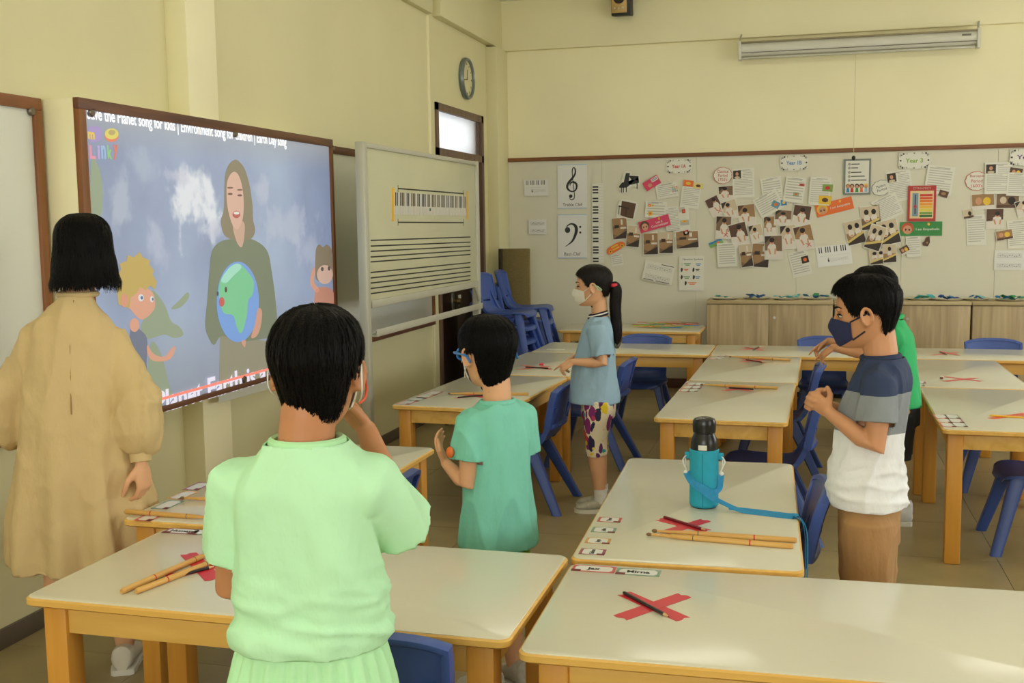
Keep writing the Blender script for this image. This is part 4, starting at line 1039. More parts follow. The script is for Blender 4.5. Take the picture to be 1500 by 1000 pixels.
# ---------------------------------------------------------------- girl in pale blue
def girl():
    t = person('girl in pale blue shirt and floral leggings with a long ponytail, pointing down', (-1.06, 5.60), R(97))
    Sk = skin('light_tan_skin', srgb(218, 166, 126))
    H = Head((0.0, 0.012, 1.088), 0.205, yaw=R(-3), pitch=R(-2))
    mb = MB(); H.add(mb)
    mb.tube([(0, -0.018, 0.93), (0, -0.018, 1.03), (0, -0.016, 1.10), (0, -0.01, 1.16)], [0.050, 0.043, 0.041, 0.04], 18)
    body_rings(mb, [(0.55, 0, -0.01, 0.108, 0.088), (0.66, 0, -0.01, 0.10, 0.08), (0.76, 0, -0.005, 0.092, 0.075), (0.88, 0, -0.005, 0.10, 0.078), (0.95, 0, -0.01, 0.098, 0.070), (1.0, 0, -0.015, 0.082, 0.052), (1.03, 0, -0.018, 0.05, 0.04)])
    shL, elL, wrL = (-0.100, -0.015, 0.965), (-0.122, -0.040, 0.80), (-0.105, 0.115, 0.805)
    shR, elR, wrR = (0.100, -0.015, 0.965), (0.122, -0.035, 0.80), (0.08, 0.115, 0.81)
    arm(mb, shL, elL, wrL, 0.93); arm(mb, shR, elR, wrR, 0.93)
    hand(mb, wrL, (0.15, 0.75, -0.42), (0.6, -0.3, -0.6), (0.5, 0.5, 0.5), 0.13, 0.85, 0.7, index=0.15, r=0.0068)
    hand(mb, wrR, (-0.25, 0.7, -0.5), (-0.5, -0.3, -0.6), (-0.6, 0.5, 0.4), 0.13, 0.8, 0.6, r=0.0066)
    for s in (-1, 1):
        leg(mb, (s*0.056, -0.01, 0.60), (s*0.052, 0.002, 0.36), (s*0.05, -0.022, 0.075), 0.96); foot(mb, (s*0.05, -0.022, 0.075), s*R(-4), 0.2)
    obj('body', fuse(mb, 0.0040, 4), Sk, t)
    H.eyes(t)
    def line(th):
        a = angdist(th, PI/2)
        if a < R(55): return 0.80-0.10*(a/R(55))**2
        if a < R(80): return 0.70-0.20*sstep(R(55), R(80), a)
        if a < R(105): return 0.50+0.02*sstep(R(80), R(90), a)
        return 0.52-0.30*sstep(R(105), R(145), a)
    def pony(mb, H, rng):
        base = H((0, -0.50, 0.50)); hh = H.hh
        path = [H((0, -0.44, 0.52)), H((0, -0.56, 0.48)), H((0, -0.57, 0.30)), H((0, -0.54, -0.05)), H((0, -0.555, -0.45)), H((0, -0.57, -0.80)), H((0, -0.55, -1.02))]
        pp = [smooth_path([tuple(p) for p in path], i/24) for i in range(25)]
        rad = [0.012, 0.016, 0.02, 0.026, 0.030, 0.032, 0.033, 0.034, 0.034, 0.034, 0.034, 0.033, 0.033, 0.032, 0.032, 0.031, 0.030, 0.029, 0.028, 0.026, 0.024, 0.021, 0.017, 0.011, 0.004]
        rad = [x*0.84 for x in rad]
        mb.tube(pp, rad, 20, flat=(0.85, 1))
        for i in range(700):
            a = rng.uniform(0, 2*PI); k0 = rng.randint(2, 16); k1 = min(24, k0+rng.randint(5, 10)); o = Vector((math.cos(a)*0.85, math.sin(a), 0))
            w = Vector((-math.sin(a), math.cos(a), 0))*0.0016; va = []; vb = []
            for k in range(k0, k1+1):
                f = (k-k0)/(k1-k0); c = pp[k]+o*(rad[k]+0.0015+0.004*f*rng.random()) + Vector((0, 0, -0.02*f if k1 == 24 else 0))
                va.append(mb.bm.verts.new(c-w*(1-f*0.8))); vb.append(mb.bm.verts.new(c+w*(1-f*0.8)))
            for q in range(len(va)-1): mb.bm.faces.new((va[q], vb[q], vb[q+1], va[q+1]))
    hair(H, line, lambda th, z: 0.036+0.02*sstep(0.5, 0.9, z), t, m=M_hairb, seed=21, strands=1200, rough=0.006, extra=pony)
    obj('hair_tie', MB().rings(torus(H((0, -0.535, 0.50)), 0.019, 0.019, 0.007, 18), cap=False), mat('red_hair_tie', srgb(206, 44, 60), 0.6, 0.05), t, rot=None)
    cl = [H((-0.405, -0.10, 0.53)), H((-0.41, -0.17, 0.50)), H((-0.40, -0.25, 0.43)), H((-0.38, -0.24, 0.40)), H((-0.40, -0.16, 0.44)), H((-0.405, -0.10, 0.53))]
    obj('hair_clip', MB().tube([smooth_path([tuple(p) for p in cl], i/20) for i in range(21)], 0.0024, 6), mat('pale_green_clip', srgb(168, 214, 170), 0.4, 0), t)
    Ms = mat('pale_blue_cotton', srgb(146, 176, 196), 0.8, 0.035, 5, 0.75, 15, bdist=0.014, stretch=(1, 1, 0.55))
    mb = MB()
    body_rings(mb, [(0.575, 0, 0.012, 0.120, 0.120), (0.59, 0, 0.012, 0.124, 0.128), (0.68, 0, 0.012, 0.115, 0.118), (0.78, 0, 0.008, 0.108, 0.106), (0.88, 0, -0.002, 0.106, 0.094), (0.95, 0, -0.010, 0.109, 0.084), (0.995, 0, -0.014, 0.095, 0.068), (1.022, 0, -0.014, 0.072, 0.056), (1.04, 0, -0.012, 0.054, 0.050)])
    ops = [sleeve(mb, shR, elR, 0.78, 0.050, 0.056), sleeve(mb, shL, elL, 0.78, 0.050, 0.056), (Vector((0, -0.012, 1.033)), Vector((0, 0, 1)), 0.08), (Vector((0, 0, 0.581)), Vector((0, 0, -1)), 0.16)]
    obj('shirt', rework(fuse(mb, 0.0055, 6), ops, folds(0.013, 3.0, 12, 8, 0.2)), Ms, t)
    for k, (cc, dz) in enumerate(((srgb(28, 26, 38), 0.0), (srgb(225, 222, 215), 0.0065), (srgb(28, 26, 38), 0.013))):
        obj('collar_band', MB().rings(torus((0, -0.010, 1.034+dz), 0.055-k*0.002, 0.051-k*0.002, 0.0042, 36, tilt=-0.012), cap=False), mat('collar_%d' % (k % 2), cc, 0.8, 0), t)
    # floral leggings
    mb = MB(); body_rings(mb, [(0.50, 0, -0.008, 0.108, 0.088), (0.58, 0, -0.01, 0.110, 0.092), (0.64, 0, -0.01, 0.106, 0.086), (0.66, 0, -0.01, 0.1, 0.08)])
    for s in (-1, 1): mb.tube([(s*0.056, -0.01, 0.60), (s*0.056, -0.004, 0.48), (s*0.053, 0.002, 0.38), (s*0.052, -0.002, 0.31), (s*0.052, -0.004, 0.300)], [0.080, 0.070, 0.058, 0.057, 0.055], 20)
    obj('leggings', rework(fuse(mb, 0.005, 5), [(Vector((s*0.052, -0.004, 0.304)), Vector((0, 0, -1)), 0.09) for s in (-1, 1)], folds(0.003, 8, 14, 3)), floral(), t)
    for s in (-1, 1): obj('sock', MB().tube([(s*0.05, -0.022, 0.05), (s*0.05, -0.022, 0.09), (s*0.05, -0.021, 0.125)], [0.036, 0.034, 0.035], 16), M_sock, t)
    face_mask(H, t, srgb(226, 222, 206))
    Mst = mat('white_elastic', srgb(225, 225, 215), 0.7, 0)
    for s in (-1, 1):
        for a_, b_ in (((s*0.335, 0.20, 0.38), (s*0.375, -0.01, 0.53)), ((s*0.30, 0.19, 0.15), (s*0.365, 0.0, 0.33))):
            obj('mask_strap', MB().tube([H(a_), H(((a_[0]+b_[0])/2*1.05, (a_[1]+b_[1])/2, (a_[2]+b_[2])/2)), H(b_)], 0.0016, 6), Mst, t)
    for s in (-1, 1): shoe(t, (s*0.05, -0.022), s*R(-4), 0.205, M_sneak, M_wsole)
def floral():
    m = mat('floral_print', srgb(226, 214, 186), 0.8, 0.0); nt = m.node_tree; p = nt.nodes['Principled BSDF']
    tc = nt.nodes.new('ShaderNodeTexCoord'); last = None
    for k, (sc, cols, thr, st) in enumerate(((24, (srgb(94, 34, 96), srgb(40, 36, 74), srgb(128, 40, 108)), 0.55, (1.0, 1.0, 0.5)), (16, (srgb(226, 196, 40), srgb(206, 70, 60), srgb(232, 206, 90)), 0.42, (1, 1, 0.7)), (24, (srgb(40, 150, 150), srgb(196, 54, 92), srgb(226, 196, 40)), 0.34, (1, 1, 1)))):
        mp = nt.nodes.new('ShaderNodeMapping'); mp.inputs['Scale'].default_value = st; mp.inputs['Location'].default_value = (k*3.3, k*1.7, k*0.9); mp.inputs['Rotation'].default_value = (0.5*k, 0.4, 0.3*k)
        nz = nt.nodes.new('ShaderNodeTexNoise'); nz.inputs['Scale'].default_value = 30; mx0 = nt.nodes.new('ShaderNodeMixRGB'); mx0.inputs[0].default_value = 0.025
        nt.links.new(tc.outputs['Object'], mp.inputs['Vector']); nt.links.new(mp.outputs['Vector'], nz.inputs['Vector'])
        nt.links.new(mp.outputs['Vector'], mx0.inputs[1]); nt.links.new(nz.outputs['Color'], mx0.inputs[2])
        v = nt.nodes.new('ShaderNodeTexVoronoi'); v.inputs['Scale'].default_value = sc; nt.links.new(mx0.outputs[0], v.inputs['Vector'])
        lt = nt.nodes.new('ShaderNodeMath'); lt.operation = 'LESS_THAN'; lt.inputs[1].default_value = thr; nt.links.new(v.outputs['Distance'], lt.inputs[0])
        sep = nt.nodes.new('ShaderNodeSeparateColor'); nt.links.new(v.outputs['Color'], sep.inputs[0])
        r = nt.nodes.new('ShaderNodeValToRGB'); r.color_ramp.interpolation = 'CONSTANT'
        r.color_ramp.elements[0].color = (*cols[0], 1); r.color_ramp.elements[1].position = 0.38; r.color_ramp.elements[1].color = (*cols[1], 1)
        e = r.color_ramp.elements.new(0.7); e.color = (*cols[2], 1)
        nt.links.new(sep.outputs[0], r.inputs['Fac'])
        g = nt.nodes.new('ShaderNodeMath'); g.operation = 'GREATER_THAN'; g.inputs[1].default_value = 0.22 if k == 0 else 0.45; nt.links.new(sep.outputs[1], g.inputs[0])
        ml = nt.nodes.new('ShaderNodeMath'); ml.operation = 'MULTIPLY'; nt.links.new(lt.outputs[0], ml.inputs[0]); nt.links.new(g.outputs[0], ml.inputs[1])
        mx = nt.nodes.new('ShaderNodeMixRGB'); nt.links.new(ml.outputs[0], mx.inputs[0]); nt.links.new(r.outputs['Color'], mx.inputs[2])
        if last is None: mx.inputs[1].default_value = (*srgb(226, 214, 186), 1)
        else: nt.links.new(last, mx.inputs[1])
        last = mx.outputs[0]
    nt.links.new(last, p.inputs['Base Color'])
    return m
def bands(name, stops, rough=0.8):
    """cloth dyed in horizontal bands: (height, colour) from the hem up, in the wearer's own space"""
    m = mat(name, stops[0][1], rough, 0.0, bump=0.75, bscale=15, bdist=0.014, stretch=(1, 1, 0.6)); nt = m.node_tree; p = nt.nodes['Principled BSDF']
    tc = nt.nodes.new('ShaderNodeTexCoord'); s = nt.nodes.new('ShaderNodeSeparateXYZ'); nt.links.new(tc.outputs['Object'], s.inputs[0])
    dv = nt.nodes.new('ShaderNodeMath'); dv.operation = 'DIVIDE'; dv.inputs[1].default_value = 2.0; nt.links.new(s.outputs['Z'], dv.inputs[0])
    r = nt.nodes.new('ShaderNodeValToRGB'); r.color_ramp.interpolation = 'CONSTANT'
    r.color_ramp.elements[0].color = (*stops[0][1], 1); r.color_ramp.elements[1].position = stops[1][0]/2.0; r.color_ramp.elements[1].color = (*stops[1][1], 1)
    for z, c in stops[2:]:
        e = r.color_ramp.elements.new(z/2.0); e.color = (*c, 1)
    nt.links.new(dv.outputs[0], r.inputs['Fac']); nt.links.new(r.outputs['Color'], p.inputs['Base Color'])
    return m

# ---------------------------------------------------------------- boy in the navy, grey and white shirt
def navy_boy():
    t = person('boy in navy, grey and white banded t-shirt and tan trousers with navy mask', (0.215, 3.50), R(82))
    Sk = skin('warm_tan_skin', srgb(200, 144, 104))
    H = Head((0.0, 0.030, 1.128), 0.212, yaw=R(0), pitch=R(-5))
    mb = MB(); H.add(mb)
    mb.tube([(0, -0.022, 0.98), (0, -0.012, 1.07), (0, -0.004, 1.14), (0, 0.004, 1.20)], [0.058, 0.052, 0.050, 0.048], 18)
    body_rings(mb, [(0.58, 0, 0.012, 0.098, 0.078), (0.70, 0, 0.018, 0.100, 0.084), (0.82, 0, 0.02, 0.098, 0.086), (0.93, 0, 0.010, 0.100, 0.082), (1.0, 0, -0.008, 0.108, 0.076), (1.045, 0, -0.014, 0.09, 0.056), (1.075, 0, -0.022, 0.06, 0.045)])
    shL, elL, wrL = (-0.108, -0.012, 1.025), (-0.135, -0.010, 0.840), (-0.105, 0.130, 0.935)
    shR, elR, wrR = (0.108, -0.012, 1.025), (0.135, 0.0, 0.85), (0.00, 0.150, 0.94)
    arm(mb, shL, elL, wrL, 1.0); arm(mb, shR, elR, wrR, 1.0)
    hand(mb, wrL, (0.35, 0.62, 0.45), (0.70, -0.55, -0.1), (0.25, 0.1, 0.95), 0.13, 0.95, 0.8, r=0.0074)
    hand(mb, wrR, (-0.5, 0.55, 0.25), (-0.5, -0.55, -0.2), (-0.25, 0.1, 0.95), 0.135, 0.8, 0.6, r=0.0074)
    for s in (-1, 1):
        leg(mb, (s*0.055, 0.012, 0.60), (s*0.062, 0.008, 0.37), (s*0.068, -0.015, 0.075), 0.92); foot(mb, (s*0.068, -0.015, 0.075), s*R(-8), 0.2)
    obj('body', fuse(mb, 0.0042, 4), Sk, t)
    H.eyes(t)
    def line(th):
        a = angdist(th, PI/2)
        if a < R(45): return 0.79-0.03*(a/R(45))**2
        if a < R(78): return 0.76-0.28*sstep(R(48), R(76), a)
        if a < R(110): return 0.50
        return 0.50-0.42*sstep(R(110), R(140), a)
    def spikes(mb, H, rng):
        for i in range(260):
            th = rng.uniform(R(20), R(160)); z = rng.uniform(0.80, 1.0)
            a = H.M @ head_pt(th, z, 0.04); b = H.M @ (head_pt(th, z, 0.10)+Vector((rng.uniform(-0.03, 0.03), 0.05, -0.01))); w = (H.M.to_3x3() @ Vector((0.012, 0, 0)))
            mb.face([a-w, a+w, b])
    hair(H, line, lambda th, z: 0.026+0.04*sstep(0.35, 0.85, z)+0.03*sstep(R(55), R(5), angdist(th, PI/2))*sstep(0.7, 0.9, z), t, seed=31, strands=2600, rough=0.014, extra=spikes)
    Ms = bands('navy_grey_white_cotton', [(0.0, srgb(232, 234, 236)), (0.875, srgb(134, 140, 144)), (1.00, srgb(42, 56, 88))])
    mb = MB()
    body_rings(mb, [(0.632, 0, 0.020, 0.122, 0.108), (0.65, 0, 0.020, 0.128, 0.114), (0.74, 0, 0.026, 0.118, 0.108), (0.84, 0, 0.022, 0.114, 0.106), (0.93, 0, 0.012, 0.116, 0.102), (1.01, 0, -0.004, 0.118, 0.088), (1.05, 0, -0.012, 0.104, 0.074), (1.082, 0, -0.012, 0.078, 0.063), (1.105, 0, -0.008, 0.058, 0.055)])
    ops = [sleeve(mb, shR, elR, 0.60, 0.054, 0.056), sleeve(mb, shL, elL, 0.60, 0.054, 0.058), (Vector((0, -0.008, 1.098)), Vector((0, 0, 1)), 0.09), (Vector((0, 0.02, 0.638)), Vector((0, 0, -1)), 0.17)]
    f1 = folds(0.011, 3.5, 11, 1, 0.3); f2 = folds(0.011, 20, 7, 6, 0.4)
    obj('shirt', rework(fuse(mb, 0.0055, 6), ops, lambda p: f1(p)+f2(p)*sstep(0.9, 0.72, p.z)), Ms, t)
    obj('collar', MB().rings(torus((0, -0.008, 1.097), 0.0585, 0.0555, 0.0075, 36, tilt=-0.004), cap=False), mat('navy_rib', srgb(38, 50, 80), 0.85, 0.03), t)
    Mp = mat('tan_chino', srgb(168, 128, 82), 0.8, 0.05, 5, 0.75, 15, bdist=0.014, stretch=(1, 1, 0.55))
    mb = MB(); body_rings(mb, [(0.52, 0, 0.012, 0.116, 0.092), (0.60, 0, 0.014, 0.124, 0.092), (0.66, 0, 0.020, 0.116, 0.090), (0.70, 0, 0.020, 0.106, 0.084)])
    for s in (-1, 1): mb.tube([(s*0.055, 0.012, 0.60), (s*0.060, 0.012, 0.46), (s*0.064, 0.010, 0.34), (s*0.066, 0.0, 0.20), (s*0.068, -0.012, 0.09)], [0.086, 0.082, 0.076, 0.070, 0.064], 20)
    obj('trousers', rework(fuse(mb, 0.006, 5), [(Vector((s*0.07, -0.012, 0.094)), Vector((0, 0, -1)), 0.10) for s in (-1, 1)], folds(0.007, 5, 10, 2, 0.3)), Mp, t)
    Mm = srgb(36, 42, 84)
    fm = face_mask(H, t, Mm, pleats=False)
    for s in (-1, 1):
        for a, b in ((((s*0.335, 0.20, 0.40)), (s*0.39, -0.02, 0.50)), ((s*0.30, 0.18, 0.14), (s*0.375, 0.0, 0.26))):
            obj('mask_strap', MB().tube([H(a), H(((a[0]+b[0])/2*1.04, (a[1]+b[1])/2, (a[2]+b[2])/2)), H(b)], 0.0026, 6), mat('navy_strap', srgb(24, 26, 44), 0.7, 0), t)
    for s in (-1, 1): shoe(t, (s*0.068, -0.015), s*R(-8), 0.205, M_sneak, M_wsole)

# ---------------------------------------------------------------- boy in bright green, half hidden
def far_boy():
    t = person('boy in bright green shirt and black shorts, half hidden, pointing down', (0.43, 5.70), R(84))
    Sk = skin('warm_tan_skin', srgb(200, 144, 104))
    H = Head((0.0, 0.10, 1.052), 0.215, yaw=R(8), pitch=R(-6))
    mb = MB(); H.add(mb)
    mb.tube([(0, 0.0, 0.92), (0, 0.025, 1.0), (0, 0.05, 1.08), (0, 0.065, 1.14)], [0.055, 0.047, 0.046, 0.045], 18)
    body_rings(mb, [(0.55, 0, -0.03, 0.105, 0.085), (0.66, 0, -0.025, 0.102, 0.082), (0.77, 0, -0.015, 0.098, 0.08), (0.87, 0, -0.005, 0.106, 0.08), (0.94, 0, 0.0, 0.116, 0.072), (0.985, 0, 0.005, 0.092, 0.05), (1.01, 0, 0.01, 0.055, 0.04)])
    shL, elL, wrL = (-0.100, 0.0, 0.945), (-0.135, 0.14, 0.86), (-0.10, 0.29, 0.885)
    shR, elR, wrR = (0.100, 0.0, 0.945), (0.135, 0.16, 0.86), (0.10, 0.33, 0.895)
    arm(mb, shL, elL, wrL, 0.93); arm(mb, shR, elR, wrR, 0.93)
    hand(mb, wrL, (0.1, 0.65, -0.55), (0.4, -0.4, -0.6), (0.7, 0.3, 0.3), 0.13, 0.7, 0.5, index=0.15, r=0.0068)
    hand(mb, wrR, (-0.1, 0.65, -0.50), (-0.4, -0.4, -0.6), (-0.7, 0.3, 0.3), 0.13, 0.7, 0.5, index=0.15, r=0.0068)
    for s in (-1, 1):
        leg(mb, (s*0.056, -0.03, 0.58), (s*0.06, -0.01, 0.35), (s*0.062, -0.03, 0.075), 0.96); foot(mb, (s*0.062, -0.03, 0.075), s*R(-6), 0.195)
    obj('body', fuse(mb, 0.0045, 4), Sk, t)
    H.eyes(t)
    hair(H, boy_line(0.78, 0.44, 0.06), boy_vol(0.10, 0.06), t, seed=41, strands=1200)
    Ms = mat('bright_green_cotton', srgb(44, 170, 100), 0.8, 0.035, 5, 0.75, 15, bdist=0.014, stretch=(1, 1, 0.55))
    mb = MB()
    body_rings(mb, [(0.585, 0, -0.025, 0.118, 0.100), (0.60, 0, -0.025, 0.122, 0.104), (0.70, 0, -0.02, 0.116, 0.098), (0.80, 0, -0.012, 0.114, 0.094), (0.88, 0, -0.004, 0.118, 0.090), (0.945, 0, 0.0, 0.124, 0.082), (0.985, 0, 0.006, 0.104, 0.064), (1.01, 0, 0.012, 0.074, 0.056), (1.03, 0, 0.02, 0.057, 0.052)])
    ops = [sleeve(mb, shR, elR, 0.80, 0.056, 0.056), sleeve(mb, shL, elL, 0.80, 0.056, 0.056), (Vector((0, 0.016, 1.022)), Vector((0, 0, 1)), 0.08), (Vector((0, -0.02, 0.59)), Vector((0, 0, -1)), 0.16)]
    obj('shirt', rework(fuse(mb, 0.006, 6), ops, folds(0.006, 3, 11, 4, 0.2)), Ms, t)
    obj('collar', MB().rings(torus((0, 0.02, 1.028), 0.056, 0.052, 0.008, 30, tilt=-0.010), cap=False), Ms, t)
    mb = MB(); body_rings(mb, [(0.50, 0, -0.03, 0.114, 0.096), (0.56, 0, -0.03, 0.114, 0.094), (0.64, 0, -0.028, 0.108, 0.088)])
    for s in (-1, 1): mb.tube([(s*0.056, -0.03, 0.56), (s*0.062, -0.02, 0.44), (s*0.064, -0.014, 0.33)], [0.080, 0.078, 0.076], 20)
    obj('shorts', rework(fuse(mb, 0.006, 5), [(Vector((s*0.064, -0.014, 0.334)), Vector((0, 0, -1)), 0.1) for s in (-1, 1)], folds(0.005, 4, 11, 3)), mat('black_cotton', srgb(26, 26, 32), 0.8, 0.1), t)
    for s in (-1, 1):
        obj('sock', MB().tube([(s*0.062, -0.03, 0.05), (s*0.062, -0.03, 0.09), (s*0.062, -0.028, 0.14)], [0.037, 0.034, 0.036], 16), M_sock, t)
        shoe(t, (s*0.062, -0.03), s*R(-6), 0.2, mat('white_trainer', srgb(220, 220, 218), 0.6, 0.05), M_wsole)
    face_mask(H, t, srgb(222, 224, 226))

# ---------------------------------------------------------------- teacher in the beige dress
def teacher():
    t = person('woman with black bobbed hair in loose beige dress seen from behind', (-2.305, 3.05), R(31))
    Sk = skin('light_tan_skin', srgb(218, 166, 126))
    H = Head((0.036, 0.045, 1.342), 0.208, yaw=R(6), pitch=R(-6))
    mb = MB(); H.add(mb)
    mb.tube([(0, -0.01, 1.20), (0.012, 0.005, 1.30), (0.026, 0.018, 1.38), (0.03, 0.026, 1.44)], [0.058, 0.048, 0.046, 0.046], 18)
    body_rings(mb, [(0.66, 0, 0, 0.155, 0.115), (0.80, 0, 0, 0.150, 0.112), (0.95, 0, 0, 0.128, 0.098), (1.08, 0, 0, 0.118, 0.090), (1.17, 0, -0.005, 0.112, 0.078), (1.235, 0, -0.008, 0.075, 0.05), (1.285, 0, -0.012, 0.065, 0.045)])
    shR, elR, wrR = (0.115, -0.01, 1.165), (0.180, -0.085, 0.955), (0.192, -0.135, 0.765)
    shL, elL, wrL = (-0.115, -0.01, 1.165), (-0.195, 0.03, 0.965), (-0.19, 0.12, 0.80)
    arm(mb, shR, elR, wrR, 1.0); arm(mb, shL, elL, wrL, 1.0)
    hand(mb, wrR, (0.08, 0.06, -0.95), (-0.75, 0.55, 0.0), (-0.45, -0.75, 0.1), 0.165, 0.70, 0.5, r=0.0084)
    hand(mb, wrL, (0.1, 0.35, -0.9), (0.9, 0.1, 0.0), (0.0, 0.9, 0.2), 0.165, 0.6, 0.5, r=0.0080)
    legs = [((-0.075, 0, 0.70), (-0.085, -0.01, 0.40), (-0.085, -0.10, 0.085), 0.0), ((0.075, 0, 0.70), (0.09, 0.05, 0.40), (0.095, 0.10, 0.085), R(-6))]
    for hp_, kn, an, hd in legs:
        leg(mb, hp_, kn, an, 1.12); foot(mb, an, hd, 0.23)
    obj('body', fuse(mb, 0.0045, 4), Sk, t)
    H.eyes(t)
    def line(th):
        a = angdist(th, PI/2)
        if a < R(40): return 0.80-0.05*(a/R(40))
        if a < R(70): return 0.75-0.73*sstep(R(40), R(66), a)
        return -0.02-0.05*sstep(R(80), R(150), a)
    def vol(th, z):
        a = angdist(th, PI/2)
        bob = sstep(R(50), R(75), a)
        k = sstep(0.75, 0.15, z)
        hw = head_row(max(z, -0.12))[0]
        side = max(0.0, 0.345-hw)*0.75                     # the bob hangs straight where the head narrows
        rear = max(0.0, -0.43-head_row(max(z, -0.12))[2])
        back = max(0.0, 0.40+head_row(max(z, -0.12))[2])*0.85
        fill = (side*abs(math.cos(th))+back*abs(math.sin(th)))*k*bob
        return 0.105+0.06*k*bob+fill-0.05*sstep(0.02, -0.12, z)*bob
    def wisps(mb, H, rng):
        for i in range(900):
            th = rng.uniform(R(150), R(390)); z1 = rng.uniform(0.05, 0.45); z0 = -0.02-rng.uniform(0.04, 0.14)
            va, vb = [], []; tw = rng.uniform(-0.10, 0.10); w = rng.uniform(0.008, 0.016)
            for q in range(5):
                f = q/4; zz = z1+(z0-z1)*f; t2 = th+tw*f
                hw = head_row(max(zz, 0.0)); o = vol(t2, max(zz, -0.02))+0.012+0.02*f*rng.random()
                c = head_pt(t2, max(zz, 0.06), o); c.z = zz
                d = Vector((-math.sin(t2), math.cos(t2), 0))*w*(1-f*0.7)
                va.append(mb.bm.verts.new(H.M @ (c-d))); vb.append(mb.bm.verts.new(H.M @ (c+d)))
            for q in range(4): mb.bm.faces.new((va[q], vb[q], vb[q+1], va[q+1]))
    hair(H, line, vol, t, zmin=-0.16, seed=51, strands=2600, rough=0.014, extra=wisps)
    Ms = mat('beige_cotton', srgb(204, 178, 128), 0.8, 0.05, 4, 0.75, 15, bdist=0.014, stretch=(1, 1, 0.55))
    mb = MB()
    body_rings(mb, [(0.415, 0, 0.01, 0.232, 0.195), (0.44, 0, 0.01, 0.236, 0.198), (0.56, 0, 0.005, 0.224, 0.186), (0.74, 0, 0.0, 0.200, 0.168), (0.92, 0, -0.005, 0.174, 0.148), (1.06, 0, -0.008, 0.156, 0.128), (1.16, 0, -0.010, 0.146, 0.108), (1.22, 0.002, -0.012, 0.128, 0.088), (1.262, 0.006, -0.010, 0.096, 0.070), (1.29, 0.012, -0.004, 0.070, 0.060), (1.315, 0.016, 0.002, 0.060, 0.056)], p=2.15)
    for sh, el, wr in ((shR, elR, wrR), (shL, elL, wrL)):
        sh, el, wr = Vector(sh), Vector(el), Vector(wr); sx = math.copysign(1, sh.x)
        mb.tube([sh+Vector((-sx*0.05, 0, 0.0)), sh, sh.lerp(el, 0.5), el+Vector((0, 0, 0.03)), el.lerp(wr, 0.30), el.lerp(wr, 0.55), el.lerp(wr, 0.72), el.lerp(wr, 0.79)], [0.052, 0.056, 0.060, 0.066, 0.076, 0.074, 0.054, 0.036], 22)
    f1 = folds(0.018, 1.4, 8, 2, 0.06); f2 = folds(0.009, 7, 16, 5, 0.4)
    ops = [(Vector((0.015, 0.002, 1.306)), Vector((0, 0, 1)), 0.09), (Vector((0, 0.01, 0.421)), Vector((0, 0, -1)), 0.32)]
    me = fuse(mb, 0.0075, 6)
    hem = lambda p: 0.016*math.sin(math.atan2(p.y, p.x)*9+1.5*noise.noise(Vector((p.x*3, p.y*3, p.z*2))))*sstep(1.0, 0.45, p.z) if abs(p.x) < 0.27 else 0
    obj('dress', rework(me, ops, lambda p: f1(p)+f2(p)*(1.6 if abs(p.x) > 0.2 and p.z > 0.75 else 0.5)+hem(p)), Ms, t)
    for wr, el in ((wrR, elR), (wrL, elL)):
        wr, el = Vector(wr), Vector(el)
        obj('cuff', MB().tube([el.lerp(wr, 0.74), el.lerp(wr, 0.98)], [0.036, 0.033], 18), Ms, t)
    obj('collar', MB().rings(torus((0.015, 0.002, 1.310), 0.061, 0.057, 0.006, 36), cap=False), Ms, t)
    obj('back_seam', MB().tube([(0.008, -0.062, 1.295), (0.0, -0.092, 1.22), (-0.004, -0.119, 1.16), (-0.006, -0.138, 1.06), (-0.008, -0.155, 0.94)], 0.0018, 6), mat('beige_seam', srgb(150, 118, 76), 0.8, 0), t)
    for hp_, kn, an, hd in legs: shoe(t, (an[0], an[1]), hd, 0.235, mat('cream_trainer', srgb(214, 208, 190), 0.7, 0.06), M_wsole)
green_boy(); cyan_boy(); girl(); navy_boy(); far_boy(); teacher()
# ================================================================ the projected video
# pictures and print are flat: thin coloured shapes lying on the surface that carries them
def flat_mat(name, c, rough=0.6): return mat(name, c, rough, 0.0)
def glow(name, c, k=0.62):
    """light of the projector on the board: the surface's own weak white plus the picture's colour"""
    return mat(name, tuple(x*0.35+0.05 for x in c), 0.35, 0.0, emit=k, emitc=c)
def onp(x, y, lay=0):
    q = px(x, y, X=XB); return Vector((0.0006*lay, q.y-cyb, q.z-BZ0))
def prism(mb, pts, n, th=0.0005):
    n = Vector(n); return mb.rings([list(pts), [p+n*th for p in pts]])
def pflat(name, pts, m, lay, parent):
    mb = MB(); prism(mb, [onp(x, y, lay) for x, y in pts], (1, 0, 0)); return obj(name, mb, m, parent, None)
def pell(cx, cy, rx, ry, n=24, rot=0.0):
    c, s = math.cos(rot), math.sin(rot)
    return [(cx+rx*math.cos(2*PI*k/n)*c-ry*math.sin(2*PI*k/n)*s, cy+rx*math.cos(2*PI*k/n)*s+ry*math.sin(2*PI*k/n)*c) for k in range(n)]
def spl(pts, m=4):
    out = []
    n = len(pts)
    for i in range(n):
        a, b, c, d = (Vector((*pts[(i+k-1) % n], 0)) for k in range(4))
        for q in range(m):
            f = q/m; v = 0.5*((2*b)+(c-a)*f+(2*a-5*b+4*c-d)*f*f+(3*b-a-3*c+d)*f**3); out.append((v.x, v.y))
    return out
